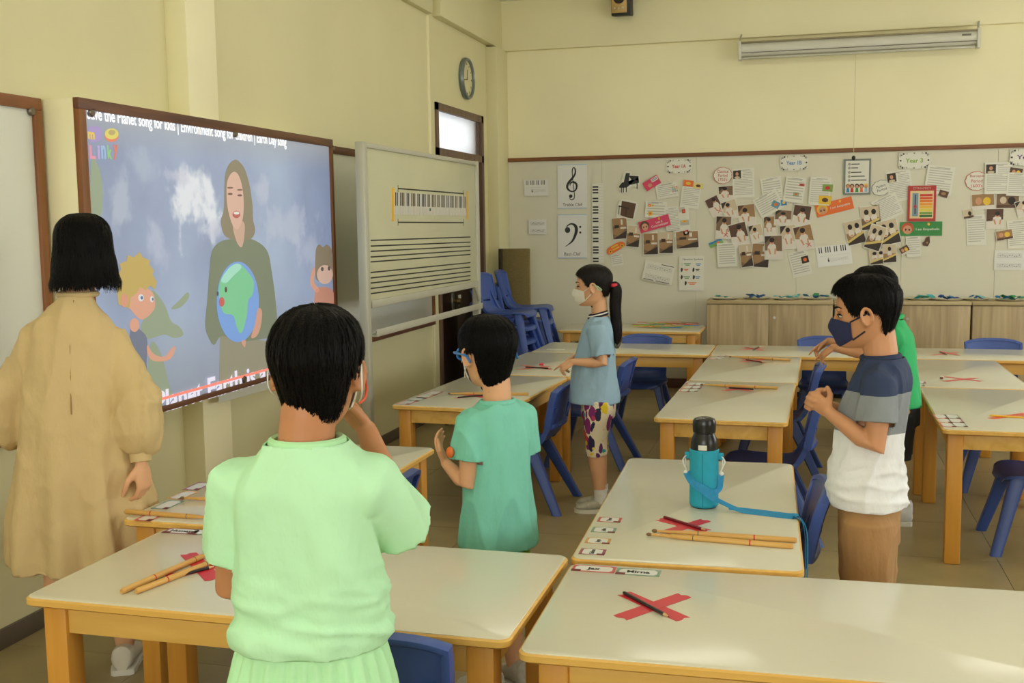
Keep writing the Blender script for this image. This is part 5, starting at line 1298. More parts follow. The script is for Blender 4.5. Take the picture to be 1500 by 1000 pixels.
def sky_mat():
    m = bpy.data.materials.new('projected_sky'); m.use_nodes = True; nt = m.node_tree; p = nt.nodes['Principled BSDF']
    tc = nt.nodes.new('ShaderNodeTexCoord')
    def noise_n(scale, detail, loc, st=(1, 1, 1), dist=0.0):
        mp = nt.nodes.new('ShaderNodeMapping'); mp.inputs['Location'].default_value = loc; mp.inputs['Scale'].default_value = st
        n = nt.nodes.new('ShaderNodeTexNoise'); n.inputs['Scale'].default_value = scale; n.inputs['Detail'].default_value = detail; n.inputs['Distortion'].default_value = dist
        nt.links.new(tc.outputs['Object'], mp.inputs['Vector']); nt.links.new(mp.outputs['Vector'], n.inputs['Vector']); return n
    def ramp(src, stops):
        r = nt.nodes.new('ShaderNodeValToRGB'); e = r.color_ramp.elements
        e[0].position, e[0].color = stops[0][0], (*stops[0][1], 1); e[1].position, e[1].color = stops[1][0], (*stops[1][1], 1)
        for q, c in stops[2:]:
            x = e.new(q); x.color = (*c, 1)
        nt.links.new(src, r.inputs['Fac']); return r
    base = ramp(noise_n(1.3, 4, (0, 3, 1)).outputs['Fac'], [(0.30, srgb(120, 136, 176)), (0.5, srgb(146, 164, 200)), (0.72, srgb(172, 192, 216))])
    wob = noise_n(7.0, 8, (0, 1.4, 0.4), (1, 1, 0.7), 0.4); wob2 = noise_n(22.0, 6, (0, 4, 2))
    def mth(op, a, b=None, c=None):
        n = nt.nodes.new('ShaderNodeMath'); n.operation = op
        for k_, v_ in enumerate((a, b, c)):
            if v_ is None: continue
            if isinstance(v_, (int, float)): n.inputs[k_].default_value = v_
            else: nt.links.new(v_, n.inputs[k_])
        return n.outputs[0]
    last = base.outputs[0]
    sp = nt.nodes.new('ShaderNodeSeparateXYZ'); nt.links.new(tc.outputs['Object'], sp.inputs[0])
    # video haze: greyer along the top, slate along the bottom
    for lo, hi, cc in ((1.08, 1.24, srgb(168, 170, 174)), (0.42, 0.02, srgb(128, 134, 150))):
        mr = nt.nodes.new('ShaderNodeMapRange'); mr.inputs['From Min'].default_value = lo; mr.inputs['From Max'].default_value = hi; mr.inputs['To Max'].default_value = 0.85
        nt.links.new(sp.outputs['Z'], mr.inputs['Value']); mx = nt.nodes.new('ShaderNodeMixRGB'); mx.inputs[2].default_value = (*cc, 1)
        nt.links.new(mr.outputs[0], mx.inputs[0]); nt.links.new(last, mx.inputs[1]); last = mx.outputs[0]
    # clouds of the film: ragged ellipses; the first is board glare painted in
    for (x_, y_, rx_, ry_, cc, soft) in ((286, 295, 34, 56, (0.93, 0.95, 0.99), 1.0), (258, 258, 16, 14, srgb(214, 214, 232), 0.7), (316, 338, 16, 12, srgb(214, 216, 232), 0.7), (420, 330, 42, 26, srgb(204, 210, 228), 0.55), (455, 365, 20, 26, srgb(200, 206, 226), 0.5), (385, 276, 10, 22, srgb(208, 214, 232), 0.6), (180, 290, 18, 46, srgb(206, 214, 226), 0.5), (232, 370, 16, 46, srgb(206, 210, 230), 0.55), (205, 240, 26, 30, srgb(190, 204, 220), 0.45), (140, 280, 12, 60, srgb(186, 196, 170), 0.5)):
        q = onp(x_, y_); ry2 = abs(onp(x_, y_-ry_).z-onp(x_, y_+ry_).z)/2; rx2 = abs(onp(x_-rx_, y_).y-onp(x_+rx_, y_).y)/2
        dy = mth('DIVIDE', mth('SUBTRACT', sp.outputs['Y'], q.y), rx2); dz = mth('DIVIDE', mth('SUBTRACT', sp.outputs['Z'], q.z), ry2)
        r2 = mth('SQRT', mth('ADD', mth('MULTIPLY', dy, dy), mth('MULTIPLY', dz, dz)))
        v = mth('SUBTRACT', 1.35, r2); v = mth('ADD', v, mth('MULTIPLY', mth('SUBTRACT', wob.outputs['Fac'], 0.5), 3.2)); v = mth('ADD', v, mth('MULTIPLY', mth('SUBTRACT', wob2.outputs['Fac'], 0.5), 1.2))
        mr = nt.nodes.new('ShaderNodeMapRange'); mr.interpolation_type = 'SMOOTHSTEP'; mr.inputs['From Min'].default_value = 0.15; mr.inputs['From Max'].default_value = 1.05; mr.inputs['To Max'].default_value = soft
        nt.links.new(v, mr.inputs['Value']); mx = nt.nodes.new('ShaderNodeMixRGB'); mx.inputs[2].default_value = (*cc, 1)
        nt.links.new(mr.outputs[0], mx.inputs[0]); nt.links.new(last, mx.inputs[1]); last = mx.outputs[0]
    class mx: outputs = [last]
    p.inputs['Base Color'].default_value = (0.2, 0.22, 0.26, 1); p.inputs['Roughness'].default_value = 0.35
    nt.links.new(mx.outputs[0], p.inputs['Emission Color']); p.inputs['Emission Strength'].default_value = 0.62
    return m
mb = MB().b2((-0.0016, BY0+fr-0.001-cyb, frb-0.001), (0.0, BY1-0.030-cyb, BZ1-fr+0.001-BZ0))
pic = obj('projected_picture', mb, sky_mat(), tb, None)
# pale patch and islands of the backdrop
rng = random.Random(5)
for pts in ([(222, 425), (240, 445), (250, 470), (262, 478), (268, 490), (255, 495), (240, 490), (215, 496), (206, 480), (215, 455)], [(262, 440), (274, 428), (276, 436), (264, 450), (250, 452)], [(222, 500), (236, 520), (246, 560), (250, 582), (218, 590), (216, 540)], [(133, 235), (146, 250), (150, 290), (146, 318), (134, 320)]):
    pflat('green_island', spl(pts), glow('island_green', srgb(152, 166, 140)), 2, pic)
# the woman holding the globe
G = lambda n, c: glow('video_'+n, srgb(*c))
pflat('robe_skirt', [(322, 490), (320, 590), (393, 570), (394, 500)], G('skirt', (150, 146, 124)), 2, pic)
pflat('woman_robe', spl([(338, 350), (322, 354), (310, 368), (306, 400), (303, 440), (300, 475), (304, 492), (313, 505), (324, 492), (350, 500), (385, 496), (398, 490), (405, 470), (402, 430), (397, 395), (392, 370), (380, 356), (360, 348)]), G('robe', (124, 134, 110)), 3, pic)
pflat('woman_hair', spl([(343, 234), (334, 242), (329, 258), (328, 285), (327, 308), (323, 324), (328, 344), (345, 352), (366, 350), (373, 338), (370, 322), (369, 300), (365, 272), (358, 248), (350, 237)]), G('hair', (142, 132, 108)), 4, pic)
pflat('woman_neck', spl([(340, 325), (356, 325), (357, 345), (353, 362), (345, 352)]), G('neck', (206, 172, 150)), 5, pic)
pflat('woman_face', spl([(340, 252), (348, 256), (354, 275), (356, 300), (354, 322), (347, 336), (340, 330), (334, 312), (331, 290), (332, 265)]), G('face', (222, 182, 164)), 6, pic)
for q in ((336, 284, 3.5, 1.6), (350, 286, 3.5, 1.6)): pflat('closed_eye', pell(*q), G('lash', (120, 84, 74)), 7, pic)
for q in ((336, 275, 4.5, 1.3), (350, 278, 4, 1.3)): pflat('brow', pell(*q), G('brow', (130, 100, 84)), 7, pic)
pflat('lips', pell(345, 314, 5.5, 5.5), G('lips', (190, 96, 90)), 7, pic); pflat('teeth', pell(345, 312, 4, 2.2), G('teeth', (240, 236, 230)), 8, pic)
pflat('globe', pell(347, 442, 31, 59, 36), G('sea', (122, 166, 232)), 8, pic)
pflat('globe_land', spl([(330, 398), (346, 386), (358, 394), (370, 412), (368, 432), (362, 440), (360, 462), (352, 488), (345, 478), (340, 462), (326, 458), (320, 440), (320, 415)]), G('land', (126, 206, 156)), 9, pic)
pflat('globe_pale', spl([(322, 410), (334, 392), (346, 386), (352, 392), (340, 404), (330, 414)]), G('ice', (168, 230, 206)), 10, pic)
for q in ((329, 424, 1.7, 4.2), (317, 430, 1.2, 3.4)): pflat('globe_eye', pell(*q), G('eye', (84, 66, 60)), 11, pic)
pflat('globe_mouth', pell(323, 442, 4, 7), G('mouth', (206, 96, 92)), 11, pic)
pflat('hand', spl([(376, 452), (382, 456), (380, 478), (374, 492), (366, 494), (372, 474)]), G('hand', (214, 160, 138)), 11, pic); pflat('hand', spl([(352, 500), (358, 498), (357, 508), (354, 506)]), G('hand', (0, 0, 0)), 11, pic)
# two plain cartoon children
pflat('boy_shirt', spl([(192, 478), (208, 486), (215, 500), (214, 540), (220, 600), (208, 606), (200, 560), (190, 510)]), G('slate', (116, 124, 146)), 4, pic)
pflat('boy_arm', spl([(215, 505), (224, 518), (240, 522), (252, 508), (256, 510), (248, 526), (226, 529), (216, 520)]), G('arm', (226, 166, 140)), 5, pic)
pflat('boy_neck', pell(196, 476, 7, 10), G('arm', (0, 0, 0)), 5, pic)
pflat('boy_face', spl([(190, 425), (206, 420), (222, 428), (226, 448), (219, 460), (206, 468), (194, 458), (186, 444)]), G('arm', (0, 0, 0)), 6, pic)
pflat('boy_hair', [(172, 446), (170, 425), (171, 405), (176, 394), (174, 386), (184, 382), (186, 373), (194, 377), (203, 369), (208, 377), (218, 381), (217, 387), (224, 396), (222, 402), (228, 412), (226, 424), (218, 418), (212, 425), (204, 420), (198, 430), (190, 436), (188, 452), (180, 448)], G('blond', (198, 172, 96)), 7, pic)
pflat('boy_ear', pell(181, 440, 5.5, 10), G('ear', (220, 154, 128)), 8, pic)
for q in ((205, 436, 4, 5.2), (221, 438, 2.6, 4.5)):
    pflat('boy_eye', pell(*q), G('eyew', (226, 230, 236)), 8, pic); pflat('boy_pupil', pell(q[0]+1, q[1], q[2]*0.45, q[3]*0.5), G('pupil', (90, 110, 150)), 9, pic)
pflat('girl_dress', spl([(462, 425), (474, 420), (487, 426), (488, 446), (462, 450)]), G('coral', (206, 146, 124)), 4, pic)
pflat('girl_arm', spl([(458, 392), (462, 395), (459, 412), (467, 424), (462, 428), (454, 414)]), G('arm', (0, 0, 0)), 4, pic)
pflat('girl_hair', spl([(462, 366), (467, 358), (472, 362), (478, 358), (485, 366), (487, 385), (486, 408), (466, 412), (461, 400)]), G('ghair', (146, 132, 110)), 5, pic)
pflat('girl_face', pell(475, 402, 11.5, 14), G('gface', (226, 190, 172)), 6, pic)
for q in ((471, 394, 2, 3.2), (481, 393, 1.8, 3.2)): pflat('girl_eye', pell(*q), G('geye', (96, 84, 84)), 7, pic)
pflat('girl_fringe', spl([(464, 392), (466, 380), (475, 376), (484, 380), (486, 392), (478, 385), (470, 385)]), G('ghair', (0, 0, 0)), 7, pic)
# lettering of the video
def board_text(name, s, p0, p1, hpx, m, lay, parent, bold=0.0):
    a, b = onp(*p0), onp(*p1)
    me = text_mesh(s, 0.1, 0.0004, 'CENTER', bold=bold)
    xs = [v.co.x for v in me.vertices]; ys = [v.co.y for v in me.vertices]
    w0 = max(xs)-min(xs); h0 = max(ys)-min(ys); cx = (max(xs)+min(xs))/2; cy = (max(ys)+min(ys))/2
    L = abs(b.y-a.y); hgt = abs(onp(p0[0], p0[1]-hpx/2).z-onp(p0[0], p0[1]+hpx/2).z)
    zc = (a.z+b.z)/2; yc = (a.y+b.y)/2
    M = Matrix(((0, 0, 1, 0.0006*lay), (L/w0, 0, 0, yc-cx*L/w0), (0, hgt/h0, 0, zc-cy*hgt/h0), (0, 0, 0, 1)))
    me.transform(M); me.update()
    o = obj(name, me, m, parent)
    if len(s) > 1: o['kind'] = 'stuff'
    return o
board_text('video_title', 'Save the Planet song for kids | Environment song for children | Earth Day song', (127, 170), (419, 208), 25, glow('title_white', (0.95, 0.95, 0.95), 0.95), 3, pic, 0.0012)
board_text('song_words', 'Planet Earth is a', (226, 586), (388, 549), 34, glow('lyric_white', srgb(226, 222, 240), 0.85), 12, pic, 0.003)
mb = MB(); a, b = onp(211, 590, 13), onp(486, 512, 13); n = Vector((0, 0, 0.006)); a.z = b.z = (onp(211, 590).z+onp(391, 541).z)/2; prism(mb, [a-n, b-n, b+n, a+n], (1, 0, 0)); obj('progress_line', mb, glow('line_red', srgb(246, 130, 112), 0.9), pic, None)
for ch, x, w, c in (('L', 135, 9, (236, 150, 178)), ('i', 144, 4, (190, 170, 220)), ('n', 151, 7, (160, 190, 226)), ('k', 160, 7, (150, 206, 130)), ('y', 169, 7, (222, 128, 110))):
    board_text('logo_letter', ch, (x-w/2, 222), (x+w/2, 223.5), 20 if ch != 'y' else 22, glow('logo_'+ch, srgb(*c)), 3, pic, 0.004)
board_text('logo_letter', 'm', (128, 198), (138, 199), 11, glow('logo_m', srgb(240, 206, 80)), 4, pic, 0.004)
pflat('logo_blob', spl([(130, 186), (145, 186), (149, 196), (146, 206), (132, 208), (129, 196)]), glow('logo_purple', srgb(170, 150, 206)), 2, pic)
pflat('logo_ring', pell(163, 199, 10, 9), glow('logo_orange', srgb(232, 132, 100)), 2, pic); pflat('logo_ring', pell(163, 196, 10, 8), glow('logo_yellow', srgb(226, 214, 110)), 3, pic); pflat('logo_ring', pell(163, 194, 5, 4), glow('logo_brown', srgb(190, 170, 110)), 4, pic)

# ================================================================ posters on the bulletin board
SC = (px(1001, 300, Y=YP)-px(1000, 300, Y=YP)).length
LAY = [0]
def sheet(name, label, cx, cy, w, h, rot, m, cat='paper', group=None, outline=None, th=0.0008):
    """a sheet of paper pinned to the board; children are laid out in millimetres of the photo's pixels"""
    LAY[0] += 1
    q = px(cx, cy, Y=YP)
    k = SC*(1+(cx-1100)*0.00012)
    t = thing(name, label, cat, (q.x, YP-0.0012-0.0022*(LAY[0] % 7), q.z), 0, group)
    t.rotation_euler = (R(90), 0, 0)
    rz = Matrix.Rotation(R(rot), 4, 'Z')
    def P(u, v, z=0.0): return rz @ Vector((u*k, v*k, z))
    t['_dummy'] = 0; del t['_dummy']
    ol = outline or [(-w/2, -h/2), (w/2, -h/2), (w/2, h/2), (-w/2, h/2)]
    mb = MB(); prism(mb, [P(u, v) for u, v in ol], (0, 0, 1), th); o = obj('sheet', mb, m, t, None)
    def add(n, pts, m2, z=1, parent=None):
        mb = MB(); prism(mb, [P(u, v, th+0.0003*(z-1)) for u, v in pts], (0, 0, 1), 0.0003); return obj(n, mb, m2, parent or t, None)
    def rc(n, u0, v0, u1, v1, m2, z=1, parent=None): return add(n, [(u0, v0), (u1, v0), (u1, v1), (u0, v1)], m2, z, parent)
    def lines(n, rows, m2, z=1, lw=0.55):
        mb = MB()
        for (u0, u1, v) in rows: prism(mb, [P(a, b, th+0.0003*(z-1)) for a, b in ((u0, v-lw/2), (u1, v-lw/2), (u1, v+lw/2), (u0, v+lw/2))], (0, 0, 1), 0.0003)
        o = obj(n, mb, m2, t, None); o['kind'] = 'stuff'; return o
    def text(n, s, u, v, hgt, m2, z=2, width=None, bold=0.0):
        me = text_mesh(s, 1.0, 0.0002/k, 'CENTER', bold=bold)
        xs = [c.co.x for c in me.vertices]; ys = [c.co.y for c in me.vertices]
        w0, h0 = max(xs)-min(xs), max(ys)-min(ys); sx = (width/w0) if width else hgt/h0; sy = hgt/h0
        cx_, cy_ = (max(xs)+min(xs))/2, (max(ys)+min(ys))/2
        M = rz @ Matrix(((sx*k, 0, 0, (u-cx_*sx)*k), (0, sy*k, 0, (v-cy_*sy)*k), (0, 0, k, th+0.0003*(z-1)), (0, 0, 0, 1)))
        me.transform(M); return obj(n, me, m2, t)
    t_ = dict(t=t, add=add, rc=rc, lines=lines, text=text, P=P)
    return type('S', (), t_)
W1 = flat_mat('poster_white', srgb(224, 222, 210)); W2 = flat_mat('glossy_white', srgb(226, 226, 222), 0.2); INK = flat_mat('poster_ink', srgb(40, 40, 42)); GREY = flat_mat('grey_print', srgb(158, 156, 150)); LG = flat_mat('light_grey_print', srgb(186, 184, 176))
RED = flat_mat('red_print', srgb(196, 52, 48)); PINK = flat_mat('pink_card', srgb(214, 66, 104)); ORG = flat_mat('orange_card', srgb(230, 112, 50)); YEL = flat_mat('yellow_print', srgb(232, 190, 60)); GRN = flat_mat('green_print', srgb(60, 140, 74)); BLU = flat_mat('blue_print', srgb(60, 130, 190)); LBL = flat_mat('pale_blue_print', srgb(150, 184, 214)); PUR = flat_mat('purple_print', srgb(104, 60, 130))
BRN = flat_mat('brown_print', srgb(92, 64, 48)); SKN = flat_mat('skin_print', srgb(206, 150, 116)); TANP = flat_mat('tan_print', srgb(160, 124, 84)); WHP = flat_mat('photo_white', srgb(222, 214, 204)); DKP = flat_mat('photo_dark', srgb(58, 46, 40)); HRP = flat_mat('photo_hair', srgb(40, 30, 28)); MIDP = flat_mat('photo_mid', srgb(126, 100, 76)); LTP = flat_mat('photo_light', srgb(206, 188, 160)); KEYP = flat_mat('photo_keys', srgb(214, 190, 110))
ell2 = lambda cx, cy, rx, ry, n=14: [(cx+rx*math.cos(2*PI*i/n), cy+ry*math.sin(2*PI*i/n)) for i in range(n)]
# clef posters
for nm, cy in (('Treble Clef', 273), ('Bass Clef', 346)):
    S = sheet('clef_poster', 'glossy white poster with a big black %s sign' % nm.lower(), 838.5, cy, 47, 69, 0, W2, 'poster', 'clef posters')
    S.rc('blue_rule', -23, 33, 23, 34, LBL); S.rc('blue_rule', -23, -34, 23, -33, LBL)
    S.text('poster_title', nm, 0, -28 if nm[0] == 'T' else -27.5, 5.2, INK, 2, 31 if nm[0] == 'T' else 26)
    def stroke(n, ctrl, m=INK, z=2):
        N = 44; mb = MB(); rows = []
        for i in range(N+1):
            c = smooth_path(ctrl, i/N); d = smooth_path(ctrl, min(1, i/N+0.01))-smooth_path(ctrl, max(0, i/N-0.01)); d = Vector((d.x, d.y)).normalized() if d.length else Vector((1, 0))
            nn = Vector((-d.y, d.x))*max(c.z, 0.15); rows.append(((c.x-nn.x, c.y-nn.y), (c.x+nn.x, c.y+nn.y)))
        for (a, b), (c2, d2) in zip(rows, rows[1:]):
            vs = [S.P(u, v, 0.0011) for u, v in (a, c2, d2, b)]
            mb.face(vs)
        bmesh.ops.remove_doubles(mb.bm, verts=mb.bm.verts[:], dist=1e-6)
        return obj(n, mb, m, S.t, None)
    if nm[0] == 'T':
        stroke('clef_sign', [(2, 3, 0.3), (-4, 3, 1.3), (-5, -4, 1.2), (2, -7, 1.0), (8, -2, 1.5), (6, 6, 1.3), (0, 5.5, 0.9), (-4, -1, 0.3)][:0] or [(-3.5, 1.0, 0.4), (-3.2, 4.5, 1.0), (1.5, 7.0, 1.4), (6.8, 3.0, 1.6), (5.5, -5.5, 1.2), (-1.5, -7.8, 1.1), (-8.0, -2.5, 1.7), (-6.5, 5.0, 1.9), (0.0, 12.5, 1.7), (4.6, 19.5, 1.3), (4.8, 26.0, 1.1), (2.5, 29.0, 0.8), (0.2, 25.5, 0.9), (0.3, 15.0, 0.6), (2.0, 0.0, 0.6), (3.3, -13.0, 0.6), (2.0, -19.5, 0.8), (-2.5, -20.5, 0.7), (-4.5, -17.5, 0.5)])
        S.add('clef_dot', ell2(-2.6, -15.0, 2.8, 2.8), INK, 2)
    else:
        stroke('clef_sign', [(-9.5, 11.0, 0.5), (-7.5, 16.5, 0.9), (-1.0, 19.5, 1.2), (5.5, 15.5, 2.4), (6.2, 6.5, 2.4), (1.0, -6.0, 1.6), (-6.0, -12.5, 0.8), (-11.5, -16.0, 0.3)])
        S.add('clef_dot', ell2(-7.5, 9.8, 4.4, 4.6), INK, 2); S.add('clef_dot', ell2(12.8, 14.5, 1.7, 1.8), INK, 2); S.add('clef_dot', ell2(12.8, 5.8, 1.7, 1.8), INK, 2)
# vertical keyboard strip
S = sheet('keyboard_strip', 'tall paper piano keyboard pinned upright beside the clef posters', 876, 327, 18, 122, 0, W1, 'poster')
for i in range(27):
    if i % 7 in (0, 1, 2, 4, 5)[:5] and i % 7 not in (3, 6): S.rc('black_key', -8, 57-i*4.4-2.4, 1, 57-i*4.4, INK, 2)
S.lines('key_lines', [(1, 8.5, 59-i*4.4) for i in range(27)], LG, 1, 0.3)
# staff papers
def staffpaper(label, cx, cy, w, h, rot, keys, dense=False, mm=W2):
    S = sheet('staff_paper', label, cx, cy, w, h, rot, mm, 'paper', 'printed staff papers')
    if keys:
        n = 14
        for i in range(n):
            if i % 7 not in (2, 6): S.rc('black_key', -w*0.44+i*w*0.88/n+w*0.012, h*0.18, -w*0.44+(i+0.62)*w*0.88/n, h*0.46, INK, 2)
        S.lines('white_keys', [(-w*0.44, w*0.44, h*0.02)], LG, 1, 0.25)
        S.lines('staff_lines', [(-w*0.2, w*0.40, -h*0.25+j*0.9) for j in range(5)], LG, 1, 0.2)
        S.add('treble_mark', spl([(-w*0.18, -h*0.30), (-w*0.15, -h*0.24), (-w*0.175, -h*0.14), (-w*0.165, -h*0.06), (-w*0.185, -h*0.10), (-w*0.195, -h*0.22)], 2), INK, 2)
        for i in range(8): S.add('note', ell2(-w*0.08+i*w*0.055, -h*0.28+i*h*0.02, 0.5, 0.4, 8), GREY, 2)
    else:
        for vv in (0.22, -0.28):
            S.lines('staff_lines', [(-w*0.42, w*0.42, h*vv+(j-2)*h*0.05) for j in range(5)], GREY, 1, 0.3)
            for i in range(9): S.add('note', ell2(-w*0.3+i*w*0.08, h*(vv+0.05*math.sin(i*1.7)), 0.55, 0.5, 8), INK, 2)
        if dense:
            S.lines('bold_caption', [(w*0.04, w*0.46, h*0.42)], INK, 2, 1.0); S.lines('bold_caption', [(-w*0.45, -w*0.12, -h*0.44), (-w*0.04, w*0.42, -h*0.44)], INK, 2, 1.0)
    return S
staffpaper('staff paper with a small keyboard, pinned above the folded mat', 786, 275, 39, 25, 0, True)
staffpaper('small laminated paper with two music lines, above the folded mat', 788, 332, 29, 23, 0, False)
staffpaper('slanted music sheet with bold black captions', 965, 399, 46, 30, -12, False, True, W1)
staffpaper('laminated staff paper with keyboard below the orange banner', 1222, 374, 47, 29, 7, True)
staffpaper('laminated music paper pinned near the cabinets, away from the photos', 1478, 381, 36, 26, 0, False)
# year labels
def yearlabel(s, cx, cy, w, m, lab):
    rngl = random.Random(cx); ol = []
    for i in range(36):
        a = 2*PI*i/36; rr = 1+0.05*math.sin(i*2.4)
        ol.append((w/2*rr*math.copysign(abs(math.cos(a))**0.35, math.cos(a)), w*0.28*rr*math.copysign(abs(math.sin(a))**0.35, math.sin(a))))
    S = sheet('year_label', lab, cx, cy, w, w*0.56, 0, W1, 'label', 'scroll-edged year labels', ol)
    for i in range(0, 36):
        a = ol[i]; S.add('music_note', ell2(a[0]*0.90, a[1]*0.86, 0.7 if i % 3 else 1.3, 0.6 if i % 2 else 1.2, 7), INK if i % 3 == 0 else GREY, 2)
    S.text('year_text', s, 0, 0, w*0.15, m, 2, w*0.56, 0.02)
yearlabel('Year 1A', 994.5, 243.5, 37, RED, 'scroll-edged white label reading Year 1A in red')
yearlabel('Year 1B', 1163, 238.5, 38, BLU, 'scroll-edged white label reading Year 1B in blue')
yearlabel('Year 3', 1339, 235, 40, flat_mat('lime_print', srgb(130, 176, 50)), 'scroll-edged white label reading Year 3 in green')
yearlabel('Year', 1502, 230, 38, PUR, 'scroll-edged white label with purple lettering')
# cloud labels
def cloud(ls, cx, cy, w, h, rot, m, lab):
    ol = []
    for i in range(60):
        a = 2*PI*i/60; rr = 1+0.07*abs(math.sin(a*5.5)); ol.append((w/2*rr*math.cos(a), h/2*rr*math.sin(a)))
    S = sheet('period_label', lab, cx, cy, w, h, rot, W1, 'label', 'cloud-shaped period labels', ol)
    mb = MB()
    for i in range(60):
        a, b = ol[i], ol[(i+1) % 60]
        mb.face([S.P(a[0], a[1], 0.0011), S.P(b[0], b[1], 0.0011), S.P(b[0]*0.95, b[1]*0.95, 0.0011), S.P(a[0]*0.95, a[1]*0.95, 0.0011)])
    bmesh.ops.remove_doubles(mb.bm, verts=mb.bm.verts[:], dist=1e-6); obj('cloud_outline', mb, m, S.t, None)
    for i, s in enumerate(ls): S.text('label_text', s, 0, (len(ls)-1)*h*0.13-i*h*0.26, h*0.18, m, 2, w*0.62 if len(s) > 6 else w*0.5)
cloud(['Classical', 'Period', "1750's"], 1059, 257, 26, 23, 0, RED, 'red cloud-shaped label for the classical period')
cloud(['Modern', 'Period'], 1291, 275, 25, 20, 18, flat_mat('slate_print', srgb(60, 76, 100)), 'slate cloud-shaped label for the modern period')
cloud(['Baroque', 'Period', "1600's"], 1431, 265, 28, 24, 0, RED, 'red cloud-shaped label for the baroque period')
# typed sheets
GT = 'typed white sheets on the bulletin board'
def typed(label, cx, cy, w, h, rot, rows=10, portrait=None, title=True, pics=(), seed=0, m=W1):
    S = sheet('typed_sheet', label, cx, cy, w, h, rot, m, 'paper', GT)
    rg = random.Random(cx+cy); rr = []
    top = h*0.40
    if title: S.lines('title_line', [(-w*0.22, w*0.32, h*0.44)], GREY, 2, 0.7)
    for i in range(rows):
        v = top-i*(h*0.84/rows); u0 = -w*0.42
        if portrait and v > h*0.14: u0 = -w*0.42+w*0.40
        rr.append((u0, w*(0.42 if i % 5 else 0.42*rg.uniform(0.2, 0.9)), v))
    S.lines('typed_lines', rr, LG, 1, max(0.3, h*0.84/rows*0.40))
    if portrait:
        S.rc('portrait', -w*0.46, h*0.16, -w*0.10, h*0.44, portrait, 3)
        S.add('portrait_face', ell2(-w*0.28, h*0.32, w*0.07, h*0.065), SKN, 4); S.add('portrait_coat', ell2(-w*0.28, h*0.20, w*0.13, h*0.04), RED if portrait is not DKP else LTP, 4)
    for (u, v, pw, ph, pr, pm, pm2) in pics:
        c, s_ = math.cos(R(pr)), math.sin(R(pr)); rect = [(u+a*c-b*s_, v+a*s_+b*c) for a, b in ((-pw/2, -ph/2), (pw/2, -ph/2), (pw/2, ph/2), (-pw/2, ph/2))]
        S.add('picture', rect, pm, 3); S.add('picture_detail', ell2(u, v, pw*0.26, ph*0.26, 10), pm2, 4)
    return S
typed('typed sheet with rows of coloured dots beside the pink hand card', 977, 279, 32, 22, 9, 7, pics=[(9+3*i, -3+3*j, 2, 2, 0, (RED, BLU, GRN, ORG)[(i+j) % 4], W1) for i in range(3) for j in range(3)])
typed('typed sheet headed by an orange picture strip', 1012, 286, 28, 38, -8, 12, title=False, pics=[(-6, 17, 15, 9, 0, ORG, YEL), (9, 15, 14, 8, 0, flat_mat('straw_print', srgb(226, 208, 130)), BRN)])
typed('typed sheet with yellow and orange doodles above the pink banner', 961, 307, 32, 24, -3, 5, pics=[(-10, 6, 4, 4, 0, ORG, YEL), (-5, 6, 3, 3, 0, YEL, ORG), (-8, -6, 7, 6, 20, YEL, ORG)])
typed('narrow typed sheet running under the pink banner', 986, 325, 22, 46, 6, 16)
typed('typed sheet with small red and orange drawings', 1003, 325, 16, 46, 5, 2, title=False, pics=[(0, 16, 5, 6, 0, RED, ORG), (0, 1, 8, 3, 0, YEL, ORG), (1, -16, 8, 7, 10, RED, W1)])
typed('faint typed scrap under the orange cut-out', 904, 381, 18, 17, 8, 5)
typed('typed sheet with a portrait beside the red classical label', 1089, 268, 31, 42, 2, 15, portrait=DKP)
typed('typed sheet overlapping a slanted one under Year 1B', 1131, 278, 29, 36, 8, 9)
typed('slanted typed sheet with a blue picture, under Year 1B', 1126, 298, 36, 30, 28, 8, pics=[(8, -6, 11, 9, -55, flat_mat('teal_print', srgb(90, 150, 170)), ORG), (19, -9, 8, 8, -20, BLU, YEL)])
typed('typed sheet with a tiny red car, under Year 1B', 1164, 278, 28, 36, -8, 8, pics=[(9, 8, 7, 3, 0, RED, DKP), (3, -6, 8, 6, 0, flat_mat('sage_print', srgb(150, 170, 140)), ORG)])
typed('typed sheet with green and yellow picture cards', 1201, 280, 29, 39, -4, 11, pics=[(10, 5, 14, 10, 0, flat_mat('leaf_print', srgb(130, 160, 80)), RED), (8, -12, 17, 12, 0, YEL, BRN)])
typed('typed sheet under the red cross photo of Year 1A and a green strip', 1065, 373, 28, 35, 3, 9)
typed('slanted typed sheet with one dark picture, below the pupil photos', 1172, 386, 27, 36, 14, 9, pics=[(8, 4, 10, 10, 0, DKP, ORG)])
typed('typed sheet with a portrait beside the slate modern label', 1318, 272, 32, 42, 9, 15, portrait=DKP)
typed('slanted typed sheet under the modern period sheet', 1300, 304, 34, 32, 24, 12)
typed('typed sheet with gold and brown pictures under Year 3', 1376, 264, 35, 38, -8, 10, pics=[(-7, -17, 7, 5, 0, YEL, BRN), (8, -17, 12, 8, -12, BRN, TANP)])
typed('short typed sheet below the green banner', 1338, 361, 19, 28, 4, 8)
typed('typed sheet with a portrait beside the red baroque label', 1462, 261, 33, 41, 0, 14, portrait=DKP)
typed('typed sheet below the small gold picture', 1491, 270, 27, 30, -3, 10)
typed('typed sheet below the green frog picture', 1430, 337, 24, 40, 3, 11)
typed('typed sheet beside the dark concert picture', 1491, 343, 25, 37, 4, 12)
